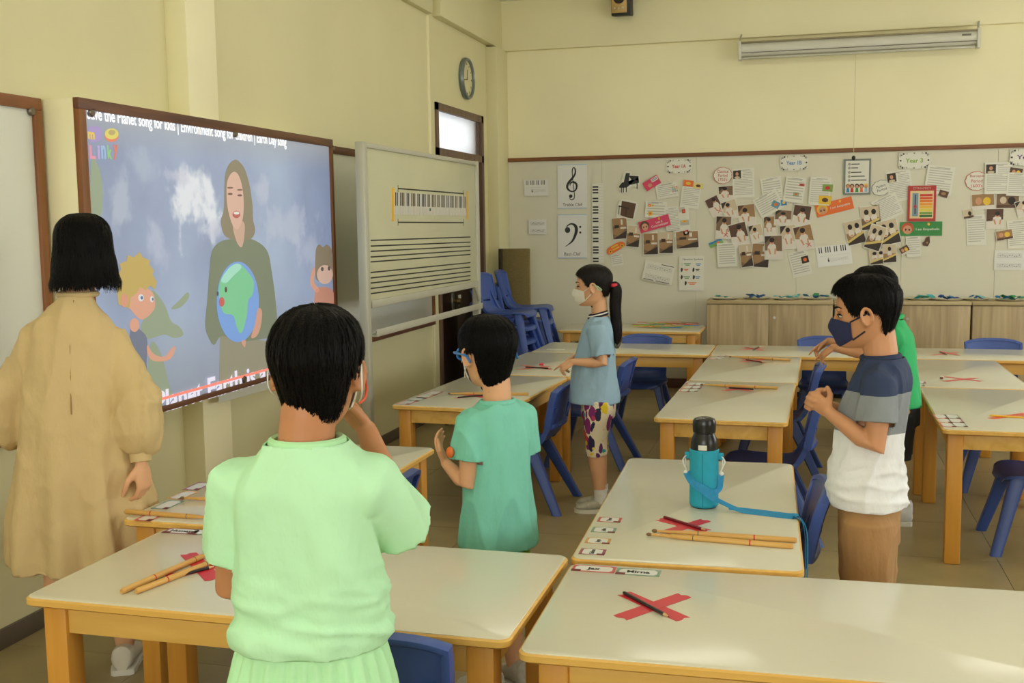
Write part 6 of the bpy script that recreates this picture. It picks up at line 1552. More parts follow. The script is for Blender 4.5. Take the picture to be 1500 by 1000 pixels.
# photographs
def photo(label, cx, cy, w, h, rot, kind, seed, group):
    S = sheet('photograph', label, cx, cy, w, h, rot, W1, 'photo', group)
    rg = random.Random(seed); a, b = w*0.465, h*0.465
    bgm = [TANP, MIDP, BRN, LTP][seed % 4]
    S.rc('picture', -a, -b, a, b, bgm if kind != 'room' else MIDP, 2)
    if kind == 'pupil':
        x = rg.uniform(-0.15, 0.15)*w; top = b*rg.uniform(0.45, 0.7)
        S.add('picture_shade', [(-a, b*0.3), (-a*0.2, b), (-a, b)], DKP if seed % 2 else BRN, 3)
        S.add('white_table', [(-a, -b), (a, -b), (a, -b*rg.uniform(0.1, 0.5)), (-a, -b*rg.uniform(-0.1, 0.3))], WHP, 4)
        S.add('white_shirt', [(x-a*0.55, -b*0.35), (x+a*0.5, -b*0.4), (x+a*0.45, b*0.15), (x+a*0.15, top-b*0.25), (x-a*0.2, top-b*0.25), (x-a*0.5, b*0.1)], WHP, 5)
        S.add('arm', [(x-a*0.5, -b*0.1), (x-a*0.3, -b*0.1), (x-a*0.1, -b*0.6), (x-a*0.28, -b*0.62)], SKN, 6); S.add('arm', [(x+a*0.3, -b*0.12), (x+a*0.48, -b*0.1), (x+a*0.4, -b*0.62), (x+a*0.22, -b*0.6)], SKN, 6)
        S.add('face', ell2(x, top-b*0.18, a*0.24, b*0.18), SKN, 6); S.add('hair', ell2(x, min(top+b*0.02, b*0.75), a*0.30, b*0.22), HRP, 7)
        if seed in (5, 12, 15, 2):
            for d in (-1, 1): S.add('red_tape', [(a*0.3-3*d, -b*0.85), (a*0.3-3*d+1.2, -b*0.85), (a*0.3+3*d+0.6, -b*0.5), (a*0.3+3*d-0.6, -b*0.5)], RED, 7)
    elif kind == 'room':
        S.rc('wall', -a, b*0.25, a, b, LTP if seed % 2 else TANP, 3); S.add('desk', [(-a, -b*0.1), (a*0.4, b*0.3), (a, b*0.1), (-a*0.2, -b*0.75), (-a, -b*0.5)], TANP, 4)
        S.add('floor_shade', [(-a, -b), (a, -b), (a, -b*0.25), (-a*0.3, -b*0.7)], DKP, 5); S.rc('bright_window', a*0.2, b*0.35, a*0.45, b*0.85, WHP, 5)
        S.rc('dark_patch', -a*0.7, b*0.05, -a*0.1, b*0.35, DKP, 5); S.rc('white_table', a*0.1, -b*0.05, a*0.9, b*0.12, WHP, 6)
    elif kind == 'keys':
        S.rc('wall', -a, 0, a, b, LTP, 3)
        for x in ((-a*0.4, a*0.4) if w > 20 else (0,)):
            S.add('white_shirt', ell2(x, -b*0.02, a*0.34, b*0.32), WHP, 4); S.add('hair', ell2(x, b*0.52, a*0.26, b*0.24), HRP, 5); S.add('arm', ell2(x, -b*0.22, a*0.2, b*0.08), SKN, 5)
        S.add('piano_keys', [(-a, -b*0.62), (a, -b*0.02), (a, -b*0.24), (-a, -b*0.82)], KEYP, 6); S.add('piano_body', [(-a, -b), (a, -b), (a, -b*0.24), (-a, -b*0.82)], DKP, 6)
    elif kind == 'still':
        S.add('shape', ell2(-a*0.4, b*0.1, a*0.3, b*0.5), LTP if seed % 2 else SKN, 3); S.add('shape', ell2(a*0.35, 0, a*0.35, b*0.55), HRP if seed % 2 else YEL, 3); S.rc('table_edge', -a, -b, a, -b*0.55, WHP if seed % 3 else BRN, 4)
    return S
GA, GB_, GK, GO = 'classroom photos under Year 1A', 'pupil photos under Year 1B', 'keyboard photos under Year 3', 'photos under the purple label'
for i, (cx, cy, w, h, r, lab) in enumerate([(908, 334.5, 24, 34, 4, 'classroom photo overlapping the upright piano cut-out'), (928, 346, 21, 34, -6, 'classroom photo tucked beside the pink banner'), (953.5, 357, 23, 34, 1, 'classroom photo touching the underside of the pink banner'), (976, 355, 22, 34, 0, 'classroom photo with a long diagonal table'), (1007, 351, 35, 26, 3, 'wide classroom photo with bright windows')]):
    photo(lab, cx, cy, w, h, r, 'room', i, GA)
PL = 'printed photo of a pupil in white bent over a table'
for i, (cx, cy, w, h, r, lab) in enumerate([(1065, 283, 25, 22, 4, 'photo of a pupil in white right below the classical label'), (1047, 302, 20, 29, 26, PL), (1070, 307, 22, 28, 18, PL), (1094, 315, 25, 32, 6, PL), (1060, 333, 23, 34, -2, 'photo of a pupil in white with a red cross, beside the green strip'), (1083, 344, 26, 36, 15, PL), (1108, 342, 19, 27, 13, PL), (1128, 331, 18, 29, 2, PL), (1147, 319, 24, 23, -4, PL), (1174, 316, 25, 31, -8, 'photo of a pupil in pale pink, topmost of the cluster beside the orange banner'), (1155, 347, 23, 35, 5, PL), (1178, 348, 26, 36, 13, 'photo of a pupil in white with a red cross, below the pink-shirt photo'), (1133, 362, 26, 35, 2, PL)]):
    photo(lab, cx, cy, w, h, r, 'pupil', i+1, GB_)
photo('sepia photo of an empty classroom, left of a wider sepia one', 1093, 374, 18, 35, 8, 'room', 3, GB_); photo('wider sepia photo of rows of desks', 1114, 374, 26, 36, -4, 'room', 6, GB_)
for i, (cx, cy, w, h, r, lab) in enumerate([(1252, 340, 25, 35, 14, 'photo of two pupils at a piano, beside the laminated keyboard paper'), (1275, 319, 26, 34, 6, 'photo of two pupils at a piano, touching the slanted sheet'), (1302, 340, 27, 35, 14, 'photo of piano keys below the slanted sheet'), (1286, 376, 23, 21, 6, 'small piano photo under the overlapping ones'), (1303, 371, 18, 26, 3, 'narrow piano photo under the overlapping ones'), (1282, 348, 22, 35, -18, 'tilted piano photo lying over the others')]):
    photo(lab, cx, cy, w, h, r, 'keys', i, GK)
for i, (cx, cy, w, h, r, lab, kd) in enumerate([(1440, 295, 29, 21, 4, 'photo of people at a table below the baroque label', 'still'), (1476, 294, 29, 20, 0, 'photo of a black round drum and a pupil', 'still'), (1457, 320, 22, 27, 0, 'grey photo of two pupils over an instrument', 'pupil'), (1499, 305, 18, 21, 15, 'photo of a pupil cut by the sheet edge', 'pupil'), (1471, 344, 21, 13, 10, 'small dark concert picture', 'still'), (1488, 253, 16, 13, -8, 'small gold picture near the purple label', 'still'), (1325, 366, 13, 11, 30, 'small black and white dotted picture', 'still'), (1418, 313, 13, 12, 12, 'small white picture of a green frog', 'still')]):
    photo(lab, cx, cy, w, h, r, kd, i+20 if i != 5 else 22, GO)
S = sheet('brown_cutout', 'small brown instrument cut-out below the green banner', 1357, 353, 10, 14, 0, BRN, 'paper', None, [(-4, -6), (2, -7), (4.5, -2), (4, 6.5), (-1, 5), (-2.5, 0), (-5, -2)]); S.add('sound_hole', ell2(1, -2, 1.5, 1.5), TANP, 2)
S = sheet('picture_strip', 'small green and blue picture strip over a typed sheet', 1049, 356, 20, 8, 22, flat_mat('strip_green', srgb(120, 170, 90)), 'paper'); S.rc('sky', -10, 1, 10, 4, BLU, 2); S.add('sun', ell2(3, 0, 2.5, 1.6), ORG, 3)
# piano cut-outs
S = sheet('piano_cutout', 'black grand piano cut-out with white margin', 921, 267, 36, 34, 0, W1, 'poster', 'piano cut-outs', spl([(-18, -8), (-12, 0), (-8, 12), (-4, 17), (4, 15), (6, 10), (16, 11), (17, -4), (14, -10), (8, -6), (0, -9), (-3, -17), (-12, -14), (-14, -9)], 2))
S.add('piano_lid', [(-8, -2), (-4, 14), (2, 14), (0, 0)], INK, 2); S.add('piano_body', [(-15, -6), (-10, 0), (0, 1), (0, -3), (16, -1), (15, 2), (4, 4), (0, 10), (15, 9), (10, 3), (2, -4), (-3, -8), (-14, -8)], INK, 3)
for u in (-11, -8, -3.5, 13): S.rc('piano_leg', u-0.7, -15 if u < 5 else -10, u+0.7, -6 if u < 5 else -1, INK, 3)
S = sheet('piano_cutout', 'brown upright piano cut-out with white margin', 918, 307, 32, 30, -4, W1, 'poster', 'piano cut-outs', spl([(-15, -12), (-13, 4), (-10, 15), (15, 12), (16, -2), (12, -14), (2, -14), (-6, -12)], 2))
S.add('piano_body', [(-9, -9), (-8, 13), (14, 10), (11, -13), (2, -12)], BRN, 2); S.add('key_shelf', [(-13, 4), (-12, 6), (4, 3), (3, 1)], DKP, 3); S.rc('piano_leg', -12, -8, -10.8, 4, DKP, 3); S.rc('piano_leg', -1, -11, 0.2, 2, DKP, 3)
# cards and banners
S = sheet('hand_card', 'pink card with an open hand', 955, 268, 25, 14, 31, PINK, 'card'); S.add('palm', ell2(-4, -2, 3, 2.6), SKN, 2)
for q in range(5): a = R(30+q*28); S.add('finger', [(-4+2*math.cos(a-0.2), -2+2*math.sin(a-0.2)), (-4+5.5*math.cos(a), -2+5.5*math.sin(a)), (-4+2*math.cos(a+0.25), -2+2*math.sin(a+0.25))], SKN, 3)
S.rc('white_note', 1, 0, 11.5, 5.5, W1, 2); S.lines('note_lines', [(2, 10.5, 4), (2, 10.5, 2)], flat_mat('violet_print', srgb(90, 90, 160)), 3, 0.9)
def banner(label, s, cx, cy, w, h, rot, m, hairm, tw):
    S = sheet('motto_banner', label, cx, cy, w, h, rot, m, 'banner', 'motto banners', th=0.0012)
    S.add('child_hair', ell2(-w*0.32, h*0.05, h*0.42, h*0.42), hairm, 2); S.add('child_face', ell2(-w*0.32, -h*0.06, h*0.30, h*0.32), SKN, 3)
    for d in (-1, 1): S.add('child_eye', ell2(-w*0.32+d*h*0.12, -h*0.05, h*0.06, h*0.08, 8), INK, 4)
    S.add('gold_crest', ell2(w*0.18, h*0.33, h*0.09, h*0.11, 10), YEL, 2)
    for i, q in enumerate(s): S.text('motto', q, w*0.16, (len(s)-1)*h*0.10-i*h*0.26-h*0.05, h*0.22, W1, 3, tw[i], 0.01)
banner('pink motto banner over the classroom photos', ['I am A', 'Communicator'], 959, 327.5, 47, 17, 15, PINK, BRN, (10, 26))
banner('orange motto banner beside the pupil photos', ['I am Adaptable'], 1222, 303, 51, 17.5, 14, ORG, YEL, (27,))
banner('green motto banner below the rainbow chart', ['I am Empathetic'], 1349, 335, 54, 19, 0, GRN, flat_mat('ginger_print', srgb(190, 84, 50)), (30,))
S = sheet('orange_cutout', 'orange car-shaped cut-out below the classroom photos', 902, 362.5, 30, 12, 27, ORG, 'paper', None, spl([(-15, -4), (-14, 3), (-6, 5.5), (8, 5.5), (14, 3), (15, -3), (8, -5), (-8, -6)], 2))
for u in (-10, 10): S.add('wheel', ell2(u, -2, 2.6, 2.6), YEL, 2); S.add('hub', ell2(u, -2, 1.2, 1.2), DKP, 3)
S.rc('window', -6, 1.5, 5, 4, YEL, 2); S.rc('stripe', -6, -2.5, 6, -0.5, YEL, 2)
# notation symbols
S = sheet('notation_poster', 'white poster of notation symbols beside the slanted music sheet', 1013, 400, 37, 52, 0, W1, 'poster')
S.text('poster_title', 'Notation Symbols', 2, 20.5, 3.6, INK, 2, 30)
for (u, v, m_, w_) in ((-6, 13.5, GRN, 10), (10, 13, BLU, 8), (-8, 5, ORG, 7), (9, 5, DKP, 6), (-7, -6, GRN, 10), (9, -6, BLU, 8), (1, -15, ORG, 13)): S.lines('symbol_name', [(u-w_/2, u+w_/2, v+0.8), (u-w_*0.3, u+w_*0.3, v-1.4)], m_, 2, 1.2)
for (u, v) in ((-14.5, 5), (3, 5), (-14.5, -6), (3.5, -6), (-8.5, -15)): S.add('music_symbol', spl([(u-1.2, v-3), (u+1.0, v-2), (u+1.6, v+1.5), (u, v+3.5), (u-1.4, v+1)], 2), INK, 2)
S.lines('staff_sample', [(-16, -12, 11+i*1.1) for i in range(5)], LG, 2, 0.3)
# class rules and dynamics posters
S = sheet('rules_poster', 'black bordered class rules poster with cartoon children', 1255.5, 259, 36, 49, 0, flat_mat('border_print', srgb(120, 128, 124)), 'poster')
S.rc('inner_sheet', -15.5, -22, 15.5, 22, W1, 2)
for i, v in enumerate((17.5, 12.3, 6.3, 0.8, -4.6)):
    S.add('bullet', ell2(-10.5, v, 1.9, 1.9, 12), GREY, 3); S.lines('rule_line', [(-8, (3, 1, 5.5, 10, 12.5)[i], v)], INK, 3, 1.2)
for i, u in enumerate((-12, -6.5, 0, 6, 12)):
    S.add('child_hair', ell2(u, -12.5, 3, 3.2), (TANP, BRN, DKP, BRN, YEL)[i], 3); S.add('child_face', ell2(u, -13.2, 2.1, 2.1), SKN, 4); S.add('child_body', [(u-2.2, -21), (u+2.2, -21), (u+1.5, -15), (u-1.5, -15)], (BLU, RED, GRN, ORG, LBL)[i], 3)
S = sheet('dynamics_poster', 'red bordered dynamics chart with a rainbow ladder', 1350, 298, 36, 48, 0, flat_mat('brick_print', srgb(182, 58, 52)), 'poster')
S.rc('inner_sheet', -15, -20, 15, 17, flat_mat('sand_print', srgb(226, 200, 150)), 2); S.text('poster_title', 'DYNAMICS', 0, 20.5, 3.0, flat_mat('grey_letters', srgb(190, 170, 160)), 2, 22)
S.rc('thermometer', -12, -17, -4.5, 14, flat_mat('steel_blue_print', srgb(120, 150, 170)), 3); S.rc('thermometer_tube', -9, -14, -7.6, 12, DKP, 4); S.add('thermometer_bulb', ell2(-8.3, -4, 1.8, 2.4), RED, 5)
for i, c in enumerate(((206, 60, 50), (218, 84, 46), (230, 120, 46), (236, 152, 50), (238, 186, 60), (226, 206, 80), (120, 160, 70), (50, 110, 60))): S.rc('dynamics_bar', -2.5, 12.6-i*4.0-3.0, 13.5, 12.6-i*4.0, flat_mat('dyn_%d' % i, srgb(*c)), 3)
# ================================================================ things on the tables
ZT = TH
M_stick = wood('hickory_stick', srgb(196, 146, 72), srgb(222, 176, 100), 0.4, 3, 'X')
M_tape = mat('red_tape', srgb(206, 44, 58), 0.4, 0.05, 20); M_tapeo = mat('orange_red_tape', srgb(224, 84, 60), 0.4, 0.05, 20)
M_pblk = mat('black_pencil_paint', srgb(30, 26, 26), 0.3, 0.05); M_pred = mat('dark_red_pencil_paint', srgb(120, 30, 40), 0.3, 0.05); M_pyel = mat('yellow_pencil_paint', srgb(236, 182, 40), 0.35, 0.03); M_pwood = mat('bare_pencil_wood', srgb(214, 176, 126), 0.6, 0.04)
def seg_frame(a, b):
    d = b-a; return (a+b)/2, d.length, math.atan2(d.y, d.x)
def tp(x, y, z=ZT): return px(x, y, Z=z)
def drumstick(label, a, b, lift=0.0, L=None):
    """a = bead tip end, b = butt end, photo pixels on the table top"""
    r = 0.0078
    A, B = tp(*a, ZT+r+lift), tp(*b, ZT+r+lift)
    c, l, an = seg_frame(A, B); h = l/2
    t = thing('drumstick', label, 'drumstick', (c.x, c.y, ZT+r+lift), an, 'wooden drumsticks')
    obj('shaft', MB().tube([(-h+0.055, 0, 0), (-h+0.11, 0, 0), (h-0.004, 0, 0), (h, 0, 0)], [0.0048, r, r, r*0.75], 14), M_stick, t)
    obj('neck', MB().tube([(-h+0.015, 0, 0), (-h+0.056, 0, 0)], [0.0036, 0.0048], 12), M_stick, t)
    obj('bead_tip', MB().ell((-h+0.008, 0, 0), (0.009, 0.0055, 0.0055), 12, 8), mat('worn_tip', srgb(120, 90, 60), 0.6, 0.1), t)
    obj('red_ring', MB().tube([(h*0.42, 0, 0), (h*0.42+0.004, 0, 0)], r*1.02, 14), mat('red_ink_ring', srgb(190, 50, 40), 0.5, 0), t)
    obj('dark_ring', MB().tube([(-h*0.35, 0, 0), (-h*0.35+0.002, 0, 0)], r*1.02, 14), M_pblk, t)
    return t
def pencil(label, a, b, m, lift=0.0013, z=ZT, L=None):
    """a = blunt end, b = sharpened end"""
    r = 0.0042
    A, B = tp(*a, z+r), tp(*b, z+r); c, l, an = seg_frame(A, B); h = max(l, 0.12)/2
    t = thing('pencil', label, 'pencil', (c.x, c.y, z+r*0.87+lift), an, 'pencils on the tables')
    obj('barrel', MB().tube([(-h, 0, 0), (h-0.022, 0, 0)], r, 6), m, t, 20)
    obj('sharpened_wood', MB().tube([(h-0.022, 0, 0), (h-0.006, 0, 0)], [r, r*0.32], 12), M_pwood, t)
    obj('lead', MB().tube([(h-0.006, 0, 0), (h, 0, 0)], [r*0.32, 0.0003], 8), M_pblk, t)
    obj('end_dip', MB().tube([(-h-0.002, 0, 0), (-h, 0, 0)], r*0.98, 6), mat('pencil_end', srgb(206, 196, 180), 0.5, 0), t)
    return t
def tape_cross(label, s1, s2, m=None, w=0.042):
    c = tp((s1[0][0]+s1[1][0]+s2[0][0]+s2[1][0])/4, (s1[0][1]+s1[1][1]+s2[0][1]+s2[1][1])/4)
    t = thing('tape_cross', label, 'tape', (c.x, c.y, ZT), 0, 'tape crosses on the tables')
    for k, (a, b) in enumerate((s1, s2)):
        A, B = tp(*a)-c, tp(*b)-c; d = (B-A).normalized(); n = Vector((-d.y, d.x, 0))*w/2; u = Vector((0, 0, 0.0005*(k)+0.0002))
        ends = [A-n, A-n*0.3+d*0.006, A+n*0.2-d*0.003, A+n, B+n, B+n*0.4-d*0.006, B-n*0.3+d*0.002, B-n]
        mb = MB(); prism(mb, [Vector((p.x, p.y, 0))+u for p in ends], (0, 0, 1), 0.0004)
        obj('tape_strip', mb, m or M_tape, t, None)
CARDC = [srgb(196, 78, 74), srgb(120, 150, 130), srgb(206, 150, 70), srgb(150, 70, 90)]
def name_card(label, c, ang, w=0.088, h=0.046, name='', k=0, z=0.0):
    q = tp(*c)
    t = thing('name_card', label, 'name card', (q.x, q.y, ZT+0.0002+z), R(ang), 'pupil name cards')
    mb = MB(); prism(mb, [Vector(v) for v in ((-w/2, -h/2, 0), (w/2, -h/2, 0), (w/2, h/2, 0), (-w/2, h/2, 0))], (0, 0, 1), 0.0004)
    obj('card', mb, mat('card_border_%d' % (k % 4), CARDC[k % 4], 0.35, 0.25, 60), t, None)
    mb = MB(); prism(mb, [Vector((x*w/2, y*h/2, 0.0004)) for x, y in ((-0.86, -0.4), (-0.72, -0.76), (0.72, -0.76), (0.86, -0.4), (0.86, 0.4), (0.72, 0.76), (-0.72, 0.76), (-0.86, 0.4))], (0, 0, 1), 0.0002)
    obj('white_panel', mb, W2, t, None)
    mb = MB(); prism(mb, [Vector(v) for v in ((-w/2, -h/2, 0.0006), (-w*0.28, -h/2, 0.0006), (-w*0.28, -h*0.2, 0.0006), (-w/2, -h*0.2, 0.0006))], (0, 0, 1), 0.0002); obj('corner_motif', mb, flat_mat('maroon_print', srgb(110, 40, 40)), t, None)
    if name:
        me = text_mesh(name, h*0.5, 0.0001, 'CENTER', bold=0.001); me.transform(Matrix.Translation((0, 0, 0.0008))); obj('name_text', me, INK, t)
    return t
# table with the lone pencil
tape_cross('red tape cross on the table without drumsticks', ((914, 869), (1001, 907)), ((1003, 872), (908, 905)))
pencil('black pencil lying alone on its red tape cross', (914, 868), (981, 904), M_pblk)
name_card('name card reading Jax', (870, 833), 1.4, 0.115, 0.052, 'Jax', 0); name_card('name card beside the one reading Jax', (935, 838), 1.4, 0.115, 0.052, 'Mirna', 1)
# table with the bottle
tape_cross('red tape cross beside the turquoise bottle', ((966, 760), (1036, 778)), ((1034, 762), (972, 781)), w=0.04)
pencil('dark red pencil on the tape cross beside the bottle', (973, 757), (1036, 777), M_pred)
drumstick('drumstick nearer the bottle, of the pair on the bottle table', (955, 777), (1167, 791)); drumstick('drumstick farther from the bottle, of the pair on the bottle table', (947, 782), (1162, 800))
for k, (c, nm) in enumerate((((893, 761), 'Tyler'), ((884.5, 776), 'Julie'), ((876, 792), 'Jaya'), ((868, 808), 'Sakan'))):
    nc = name_card('name card on the bottle table, %s in its column' % ['closest to the floral leggings', 'second from the floral leggings', 'third from the floral leggings', 'next to the table seam'][k], c, 92, 0.054, 0.072, '', k)
    me = text_mesh(nm, 0.018, 0.0001, 'CENTER', bold=0.0006); me.transform(Matrix.Translation((0, 0, 0.0008))); obj('name_text', me, INK, nc)
# table before the boy in pale green
tape_cross('red tape cross under the sticks beside the boy in pale green', ((247, 845), (325, 826)), ((276, 811), (313, 849)), w=0.045)
pencil('black pencil with white print beside the boy in pale green', (251, 846), (316, 829), M_pblk)
drumstick('drumstick pointing past the other, beside the boy in pale green', (330, 800), (178, 866)); drumstick('shorter looking drumstick beside the boy in pale green', (346, 809), (199, 866), 0.0)
name_card('name card on the table before the boy in pale green', (268, 778), 1, 0.115, 0.050, 'Humaya', 3); name_card('name card half hidden by the boy in pale green', (305, 780), 1, 0.115, 0.050, '', 1)
# table beside the teacher
drumstick('drumstick overhanging the table corner beside the teacher', (320, 759), (183, 749)); drumstick('drumstick with a dark tip farther back on the teacher-side table', (264, 729), (390, 734))
for k, c in enumerate(((222, 756), (246, 739), (268, 725), (290, 712))):
    name_card('name card on the teacher-side table, %s in its row' % ['under the overhanging stick', 'second from the overhanging stick', 'third from the overhanging stick', 'last before the wall'][k], c, 90, 0.11, 0.06, '', k)
# table before the boy with glasses
drumstick('drumstick before the boy with blue glasses', (656, 576), (774, 577)); tape_cross('red tape cross before the boy with blue glasses', ((668, 583), (724, 575)), ((672, 576), (722, 584)), w=0.035); pencil('black pencil before the boy with blue glasses', (670, 582), (716, 578), M_pblk)
for k, c in enumerate(((597, 589), (610, 584.5), (622, 580.5), (634, 576))): name_card('name card before the boy with glasses, %s' % ['at the table corner', 'second from the corner', 'third from the corner', 'fourth from the corner'][k], c, 87, 0.14, 0.075, '', k)
# beside the girl
tape_cross('red tape cross under the pointing hand of the girl', ((758, 541), (806, 536)), ((765, 535), (808, 541)), w=0.03); pencil('black pencil under the pointing hand of the girl', (770, 537.5), (808, 539.5), M_pblk)
q = tp(793, 535); t = thing('pencil_sharpener', 'small red pencil sharpener beside the pencil of the girl', 'sharpener', (q.x, q.y, ZT+0.0012), R(20)); obj('block', MB().box((0, 0, 0.007), (0.028, 0.018, 0.014), 0.002), M_tape, t); obj('blade', MB().box((0, 0, 0.0146), (0.022, 0.008, 0.001)), M_steel, t)
q = tp(814, 511.5); t = thing('paper_scrap', 'flat oval paper scrap near the chair stacks', 'paper', (q.x, q.y, ZT+0.0002), 0)
mb = MB(); prism(mb, [Vector((0.07*math.cos(2*PI*k/20), 0.025*math.sin(2*PI*k/20), 0)) for k in range(20)], (0, 0, 1), 0.0005); obj('scrap', mb, W1, t, None); mb = MB(); prism(mb, [Vector((0.055*math.cos(2*PI*k/20), 0.016*math.sin(2*PI*k/20), 0.0005)) for k in range(20)], (0, 0, 1), 0.0002); obj('inner_print', mb, LG, t, None)
# centre column
drumstick('drumstick behind the turquoise bottle, across a table', (1026, 563), (1139, 568)); tape_cross('red tape cross behind the turquoise bottle', ((1060, 572), (1100, 567)), ((1064, 566.5), (1100, 573)), w=0.03); pencil('black pencil behind the turquoise bottle', (1104, 570), (1062, 567.5), M_pblk)
drumstick('drumstick on the table by the cabinet row', (1068, 522), (1158, 527)); tape_cross('red tape cross on the table by the cabinet row', ((1084, 530), (1122, 526)), ((1088, 526), (1120, 531)), w=0.03); pencil('dark red pencil on the table by the cabinet row', (1093, 526.5), (1120, 531), M_pred)
for k in range(6): name_card('name card in the block behind the turquoise bottle', (1004+11*(k % 2)+4*(k//2)*1.1, 571.5-(k//2)*4.6), 90, 0.10, 0.058, '', k)
for k in range(4): name_card('name card in the block on the table by the cabinet row', (1046+9*(k % 2)+3*(k//2), 524.5-(k//2)*4.0), 90, 0.10, 0.055, '', k)
# cabinet row
tape_cross('red tape cross with a short black pencil, in the cabinet row', ((1086, 512), (1119, 509)), ((1092, 508.5), (1119, 513.5)), w=0.03); pencil('short black pencil in the cabinet row', (1102, 513), (1112, 507.5), M_pblk)
tape_cross('red tape cross in the cabinet row, beside the boy in bright green', ((1366, 520), (1402, 516)), ((1377, 514.5), (1404, 520.5)), w=0.03); pencil('brown pencil on the cross beside the boy in bright green', (1377, 515), (1388, 519.5), mat('brown_pencil_paint', srgb(120, 76, 50), 0.4, 0.05))
tape_cross('pair of long red tape strips crossing flat, without a pencil', ((1383, 551.5), (1438, 558.5)), ((1383, 558.5), (1431, 553.5)), w=0.032)
q = tp(1379.5, 554.5); t = thing('eraser', 'small dark eraser beside the long red tape strips', 'eraser', (q.x, q.y, ZT), R(80)); obj('rubber', MB().box((0, 0, 0.006), (0.045, 0.018, 0.012), 0.003), mat('brown_eraser', srgb(130, 80, 70), 0.7, 0.1), t); obj('wrapper', MB().box((0.006, 0, 0.0062), (0.026, 0.0188, 0.0128), 0.002), W1, t)
for k in range(4): name_card('name card beside the boy in bright green', (1338+8*(k % 2)+2*(k//2), 563.5-(k//2)*4.0), 90, 0.09, 0.055, '', k)
for k in range(6): name_card('name card beside the yellow pencil', (1388+17*(k % 2)-5*(k//2), 622-(k//2)*6.0), 92, 0.10, 0.06, '', k)
tape_cross('orange tape cross under the yellow pencil', ((1452, 613), (1506, 605)), ((1490, 606), (1530, 616)), M_tapeo, 0.04); pencil('yellow pencil on orange tape', (1450, 608.5), (1508, 612), M_pyel)
# ---------------------------------------------------------------- bottle with neoprene sleeve and strap
q = tp(1031, 741)
M_neo = mat('turquoise_neoprene', srgb(36, 160, 190), 0.75, 0.06, 30, 0.25, 400); M_bot = mat('black_bottle', srgb(22, 22, 24), 0.28, 0.03)
t = thing('water_bottle', 'black water bottle in a turquoise sleeve on the table', 'bottle', (q.x, q.y, ZT))
r = 0.046
obj('sleeve', MB().lathe([(r*0.9, 0.003), (r, 0.010), (r, 0.17), (r*1.02, 0.186), (r*0.98, 0.188)], 32), M_neo, t)
obj('base', MB().lathe([(r*0.86, 0.0), (r*0.9, 0.003), (r*0.9, 0.008)], 32), M_bot, t)
obj('bottle_neck', MB().lathe([(r*0.93, 0.15), (r*0.93, 0.205), (r*0.86, 0.222), (r*0.74, 0.234), (r*0.70, 0.242)], 32), M_bot, t)
obj('cap', MB().lathe([(r*0.70, 0.238), (r*0.78, 0.243), (r*0.80, 0.262), (r*0.80, 0.274), (r*0.72, 0.284), (r*0.45, 0.289), (0.004, 0.290)], 32), M_bot, t)
obj('sleeve_seam', MB().b2((-0.001, -r-0.0008, 0.01), (0.001, -r+0.002, 0.18)), mat('dark_turquoise', srgb(24, 120, 150), 0.8, 0), t)
for a_ in (-0.05, 0.0): pass
mb = MB(); w_ = 0.036
ringpts = []
for i in range(7):
    a_ = -PI/2-0.35+0.7*i/6*0.9; ringpts.append((math.cos(a_)*r*0.945, math.sin(a_)*r*0.945))
mb.rings([[Vector((x, y, 0.190)), Vector((x, y, 0.206))] for x, y in ringpts], cap=False, close=False); lb = obj('maker_label', mb, W1, t, None)
M_clip = mat('white_cord', srgb(226, 226, 220), 0.6, 0.03)
for s in (-1, 1):
    obj('strap_tab', MB().box((s*(r+0.006), 0, 0.165), (0.018, 0.012, 0.022), 0.003), M_neo, t)
    pts = [(s*(r+0.010), -0.004, 0.165), (s*(r+0.020), -0.012, 0.150), (s*(r+0.012), -0.016, 0.128), (s*(r+0.004), -0.014, 0.11), (s*(r+0.012), -0.008, 0.13), (s*(r+0.012), -0.002, 0.163)]
    obj('cord_loop', MB().tube([smooth_path(pts, i/20) for i in range(21)], 0.0022, 6), M_clip, t)
    obj('cord_knot', MB().ell((s*(r+0.010), -0.014, 0.112), (0.007, 0.006, 0.007), 10, 8), M_clip, t)
# flat strap: over the front of the sleeve, along the table and over its edge
b0 = Vector((q.x, q.y, ZT))
def ribbon(mb, ctrl, w, upf, n=40, th=0.0018):
    rings = []
    for i in range(n+1):
        f = i/n; c = smooth_path(ctrl, f); d = (smooth_path(ctrl, min(1, f+0.01))-smooth_path(ctrl, max(0, f-0.01))).normalized(); u = upf(f); u = (u-d*u.dot(d)).normalized(); s = d.cross(u)
        rings.append([c-s*w/2-u*th/2, c+s*w/2-u*th/2, c+s*w/2+u*th/2, c-s*w/2+u*th/2])
    mb.rings(rings)
e1, e2, e3 = tp(1100, 752)-b0, tp(1150, 758)-b0, tp(1166, 760)-b0
ctrl = [(-r-0.008, -0.016, 0.112), (-0.035, -0.040, 0.088), (0.0, -0.052, 0.066), (0.04, -0.056, 0.040), (e1.x*0.6+0.02, e1.y*0.9-0.01, 0.012), (e1.x, e1.y, 0.004), (e2.x, e2.y, 0.004), (e3.x+0.006, e3.y, 0.003), (e3.x+0.024, e3.y-0.006, -0.02), (e3.x+0.030, e3.y-0.02, -0.10), (e3.x+0.028, e3.y-0.05, -0.19), (e3.x+0.028, e3.y-0.09, -0.20)]
mb = MB(); ribbon(mb, ctrl, 0.021, lambda f: Vector((0, -1, 0.35)) if f < 0.28 else (Vector((0, -0.3, 1)) if f < 0.60 else Vector((1, 0, 0.25))), 70)
M_strap = mat('blue_webbing', srgb(30, 138, 190), 0.6, 0.05, 60, 0.3, 500)
obj('strap', mb, M_strap, t, 60)
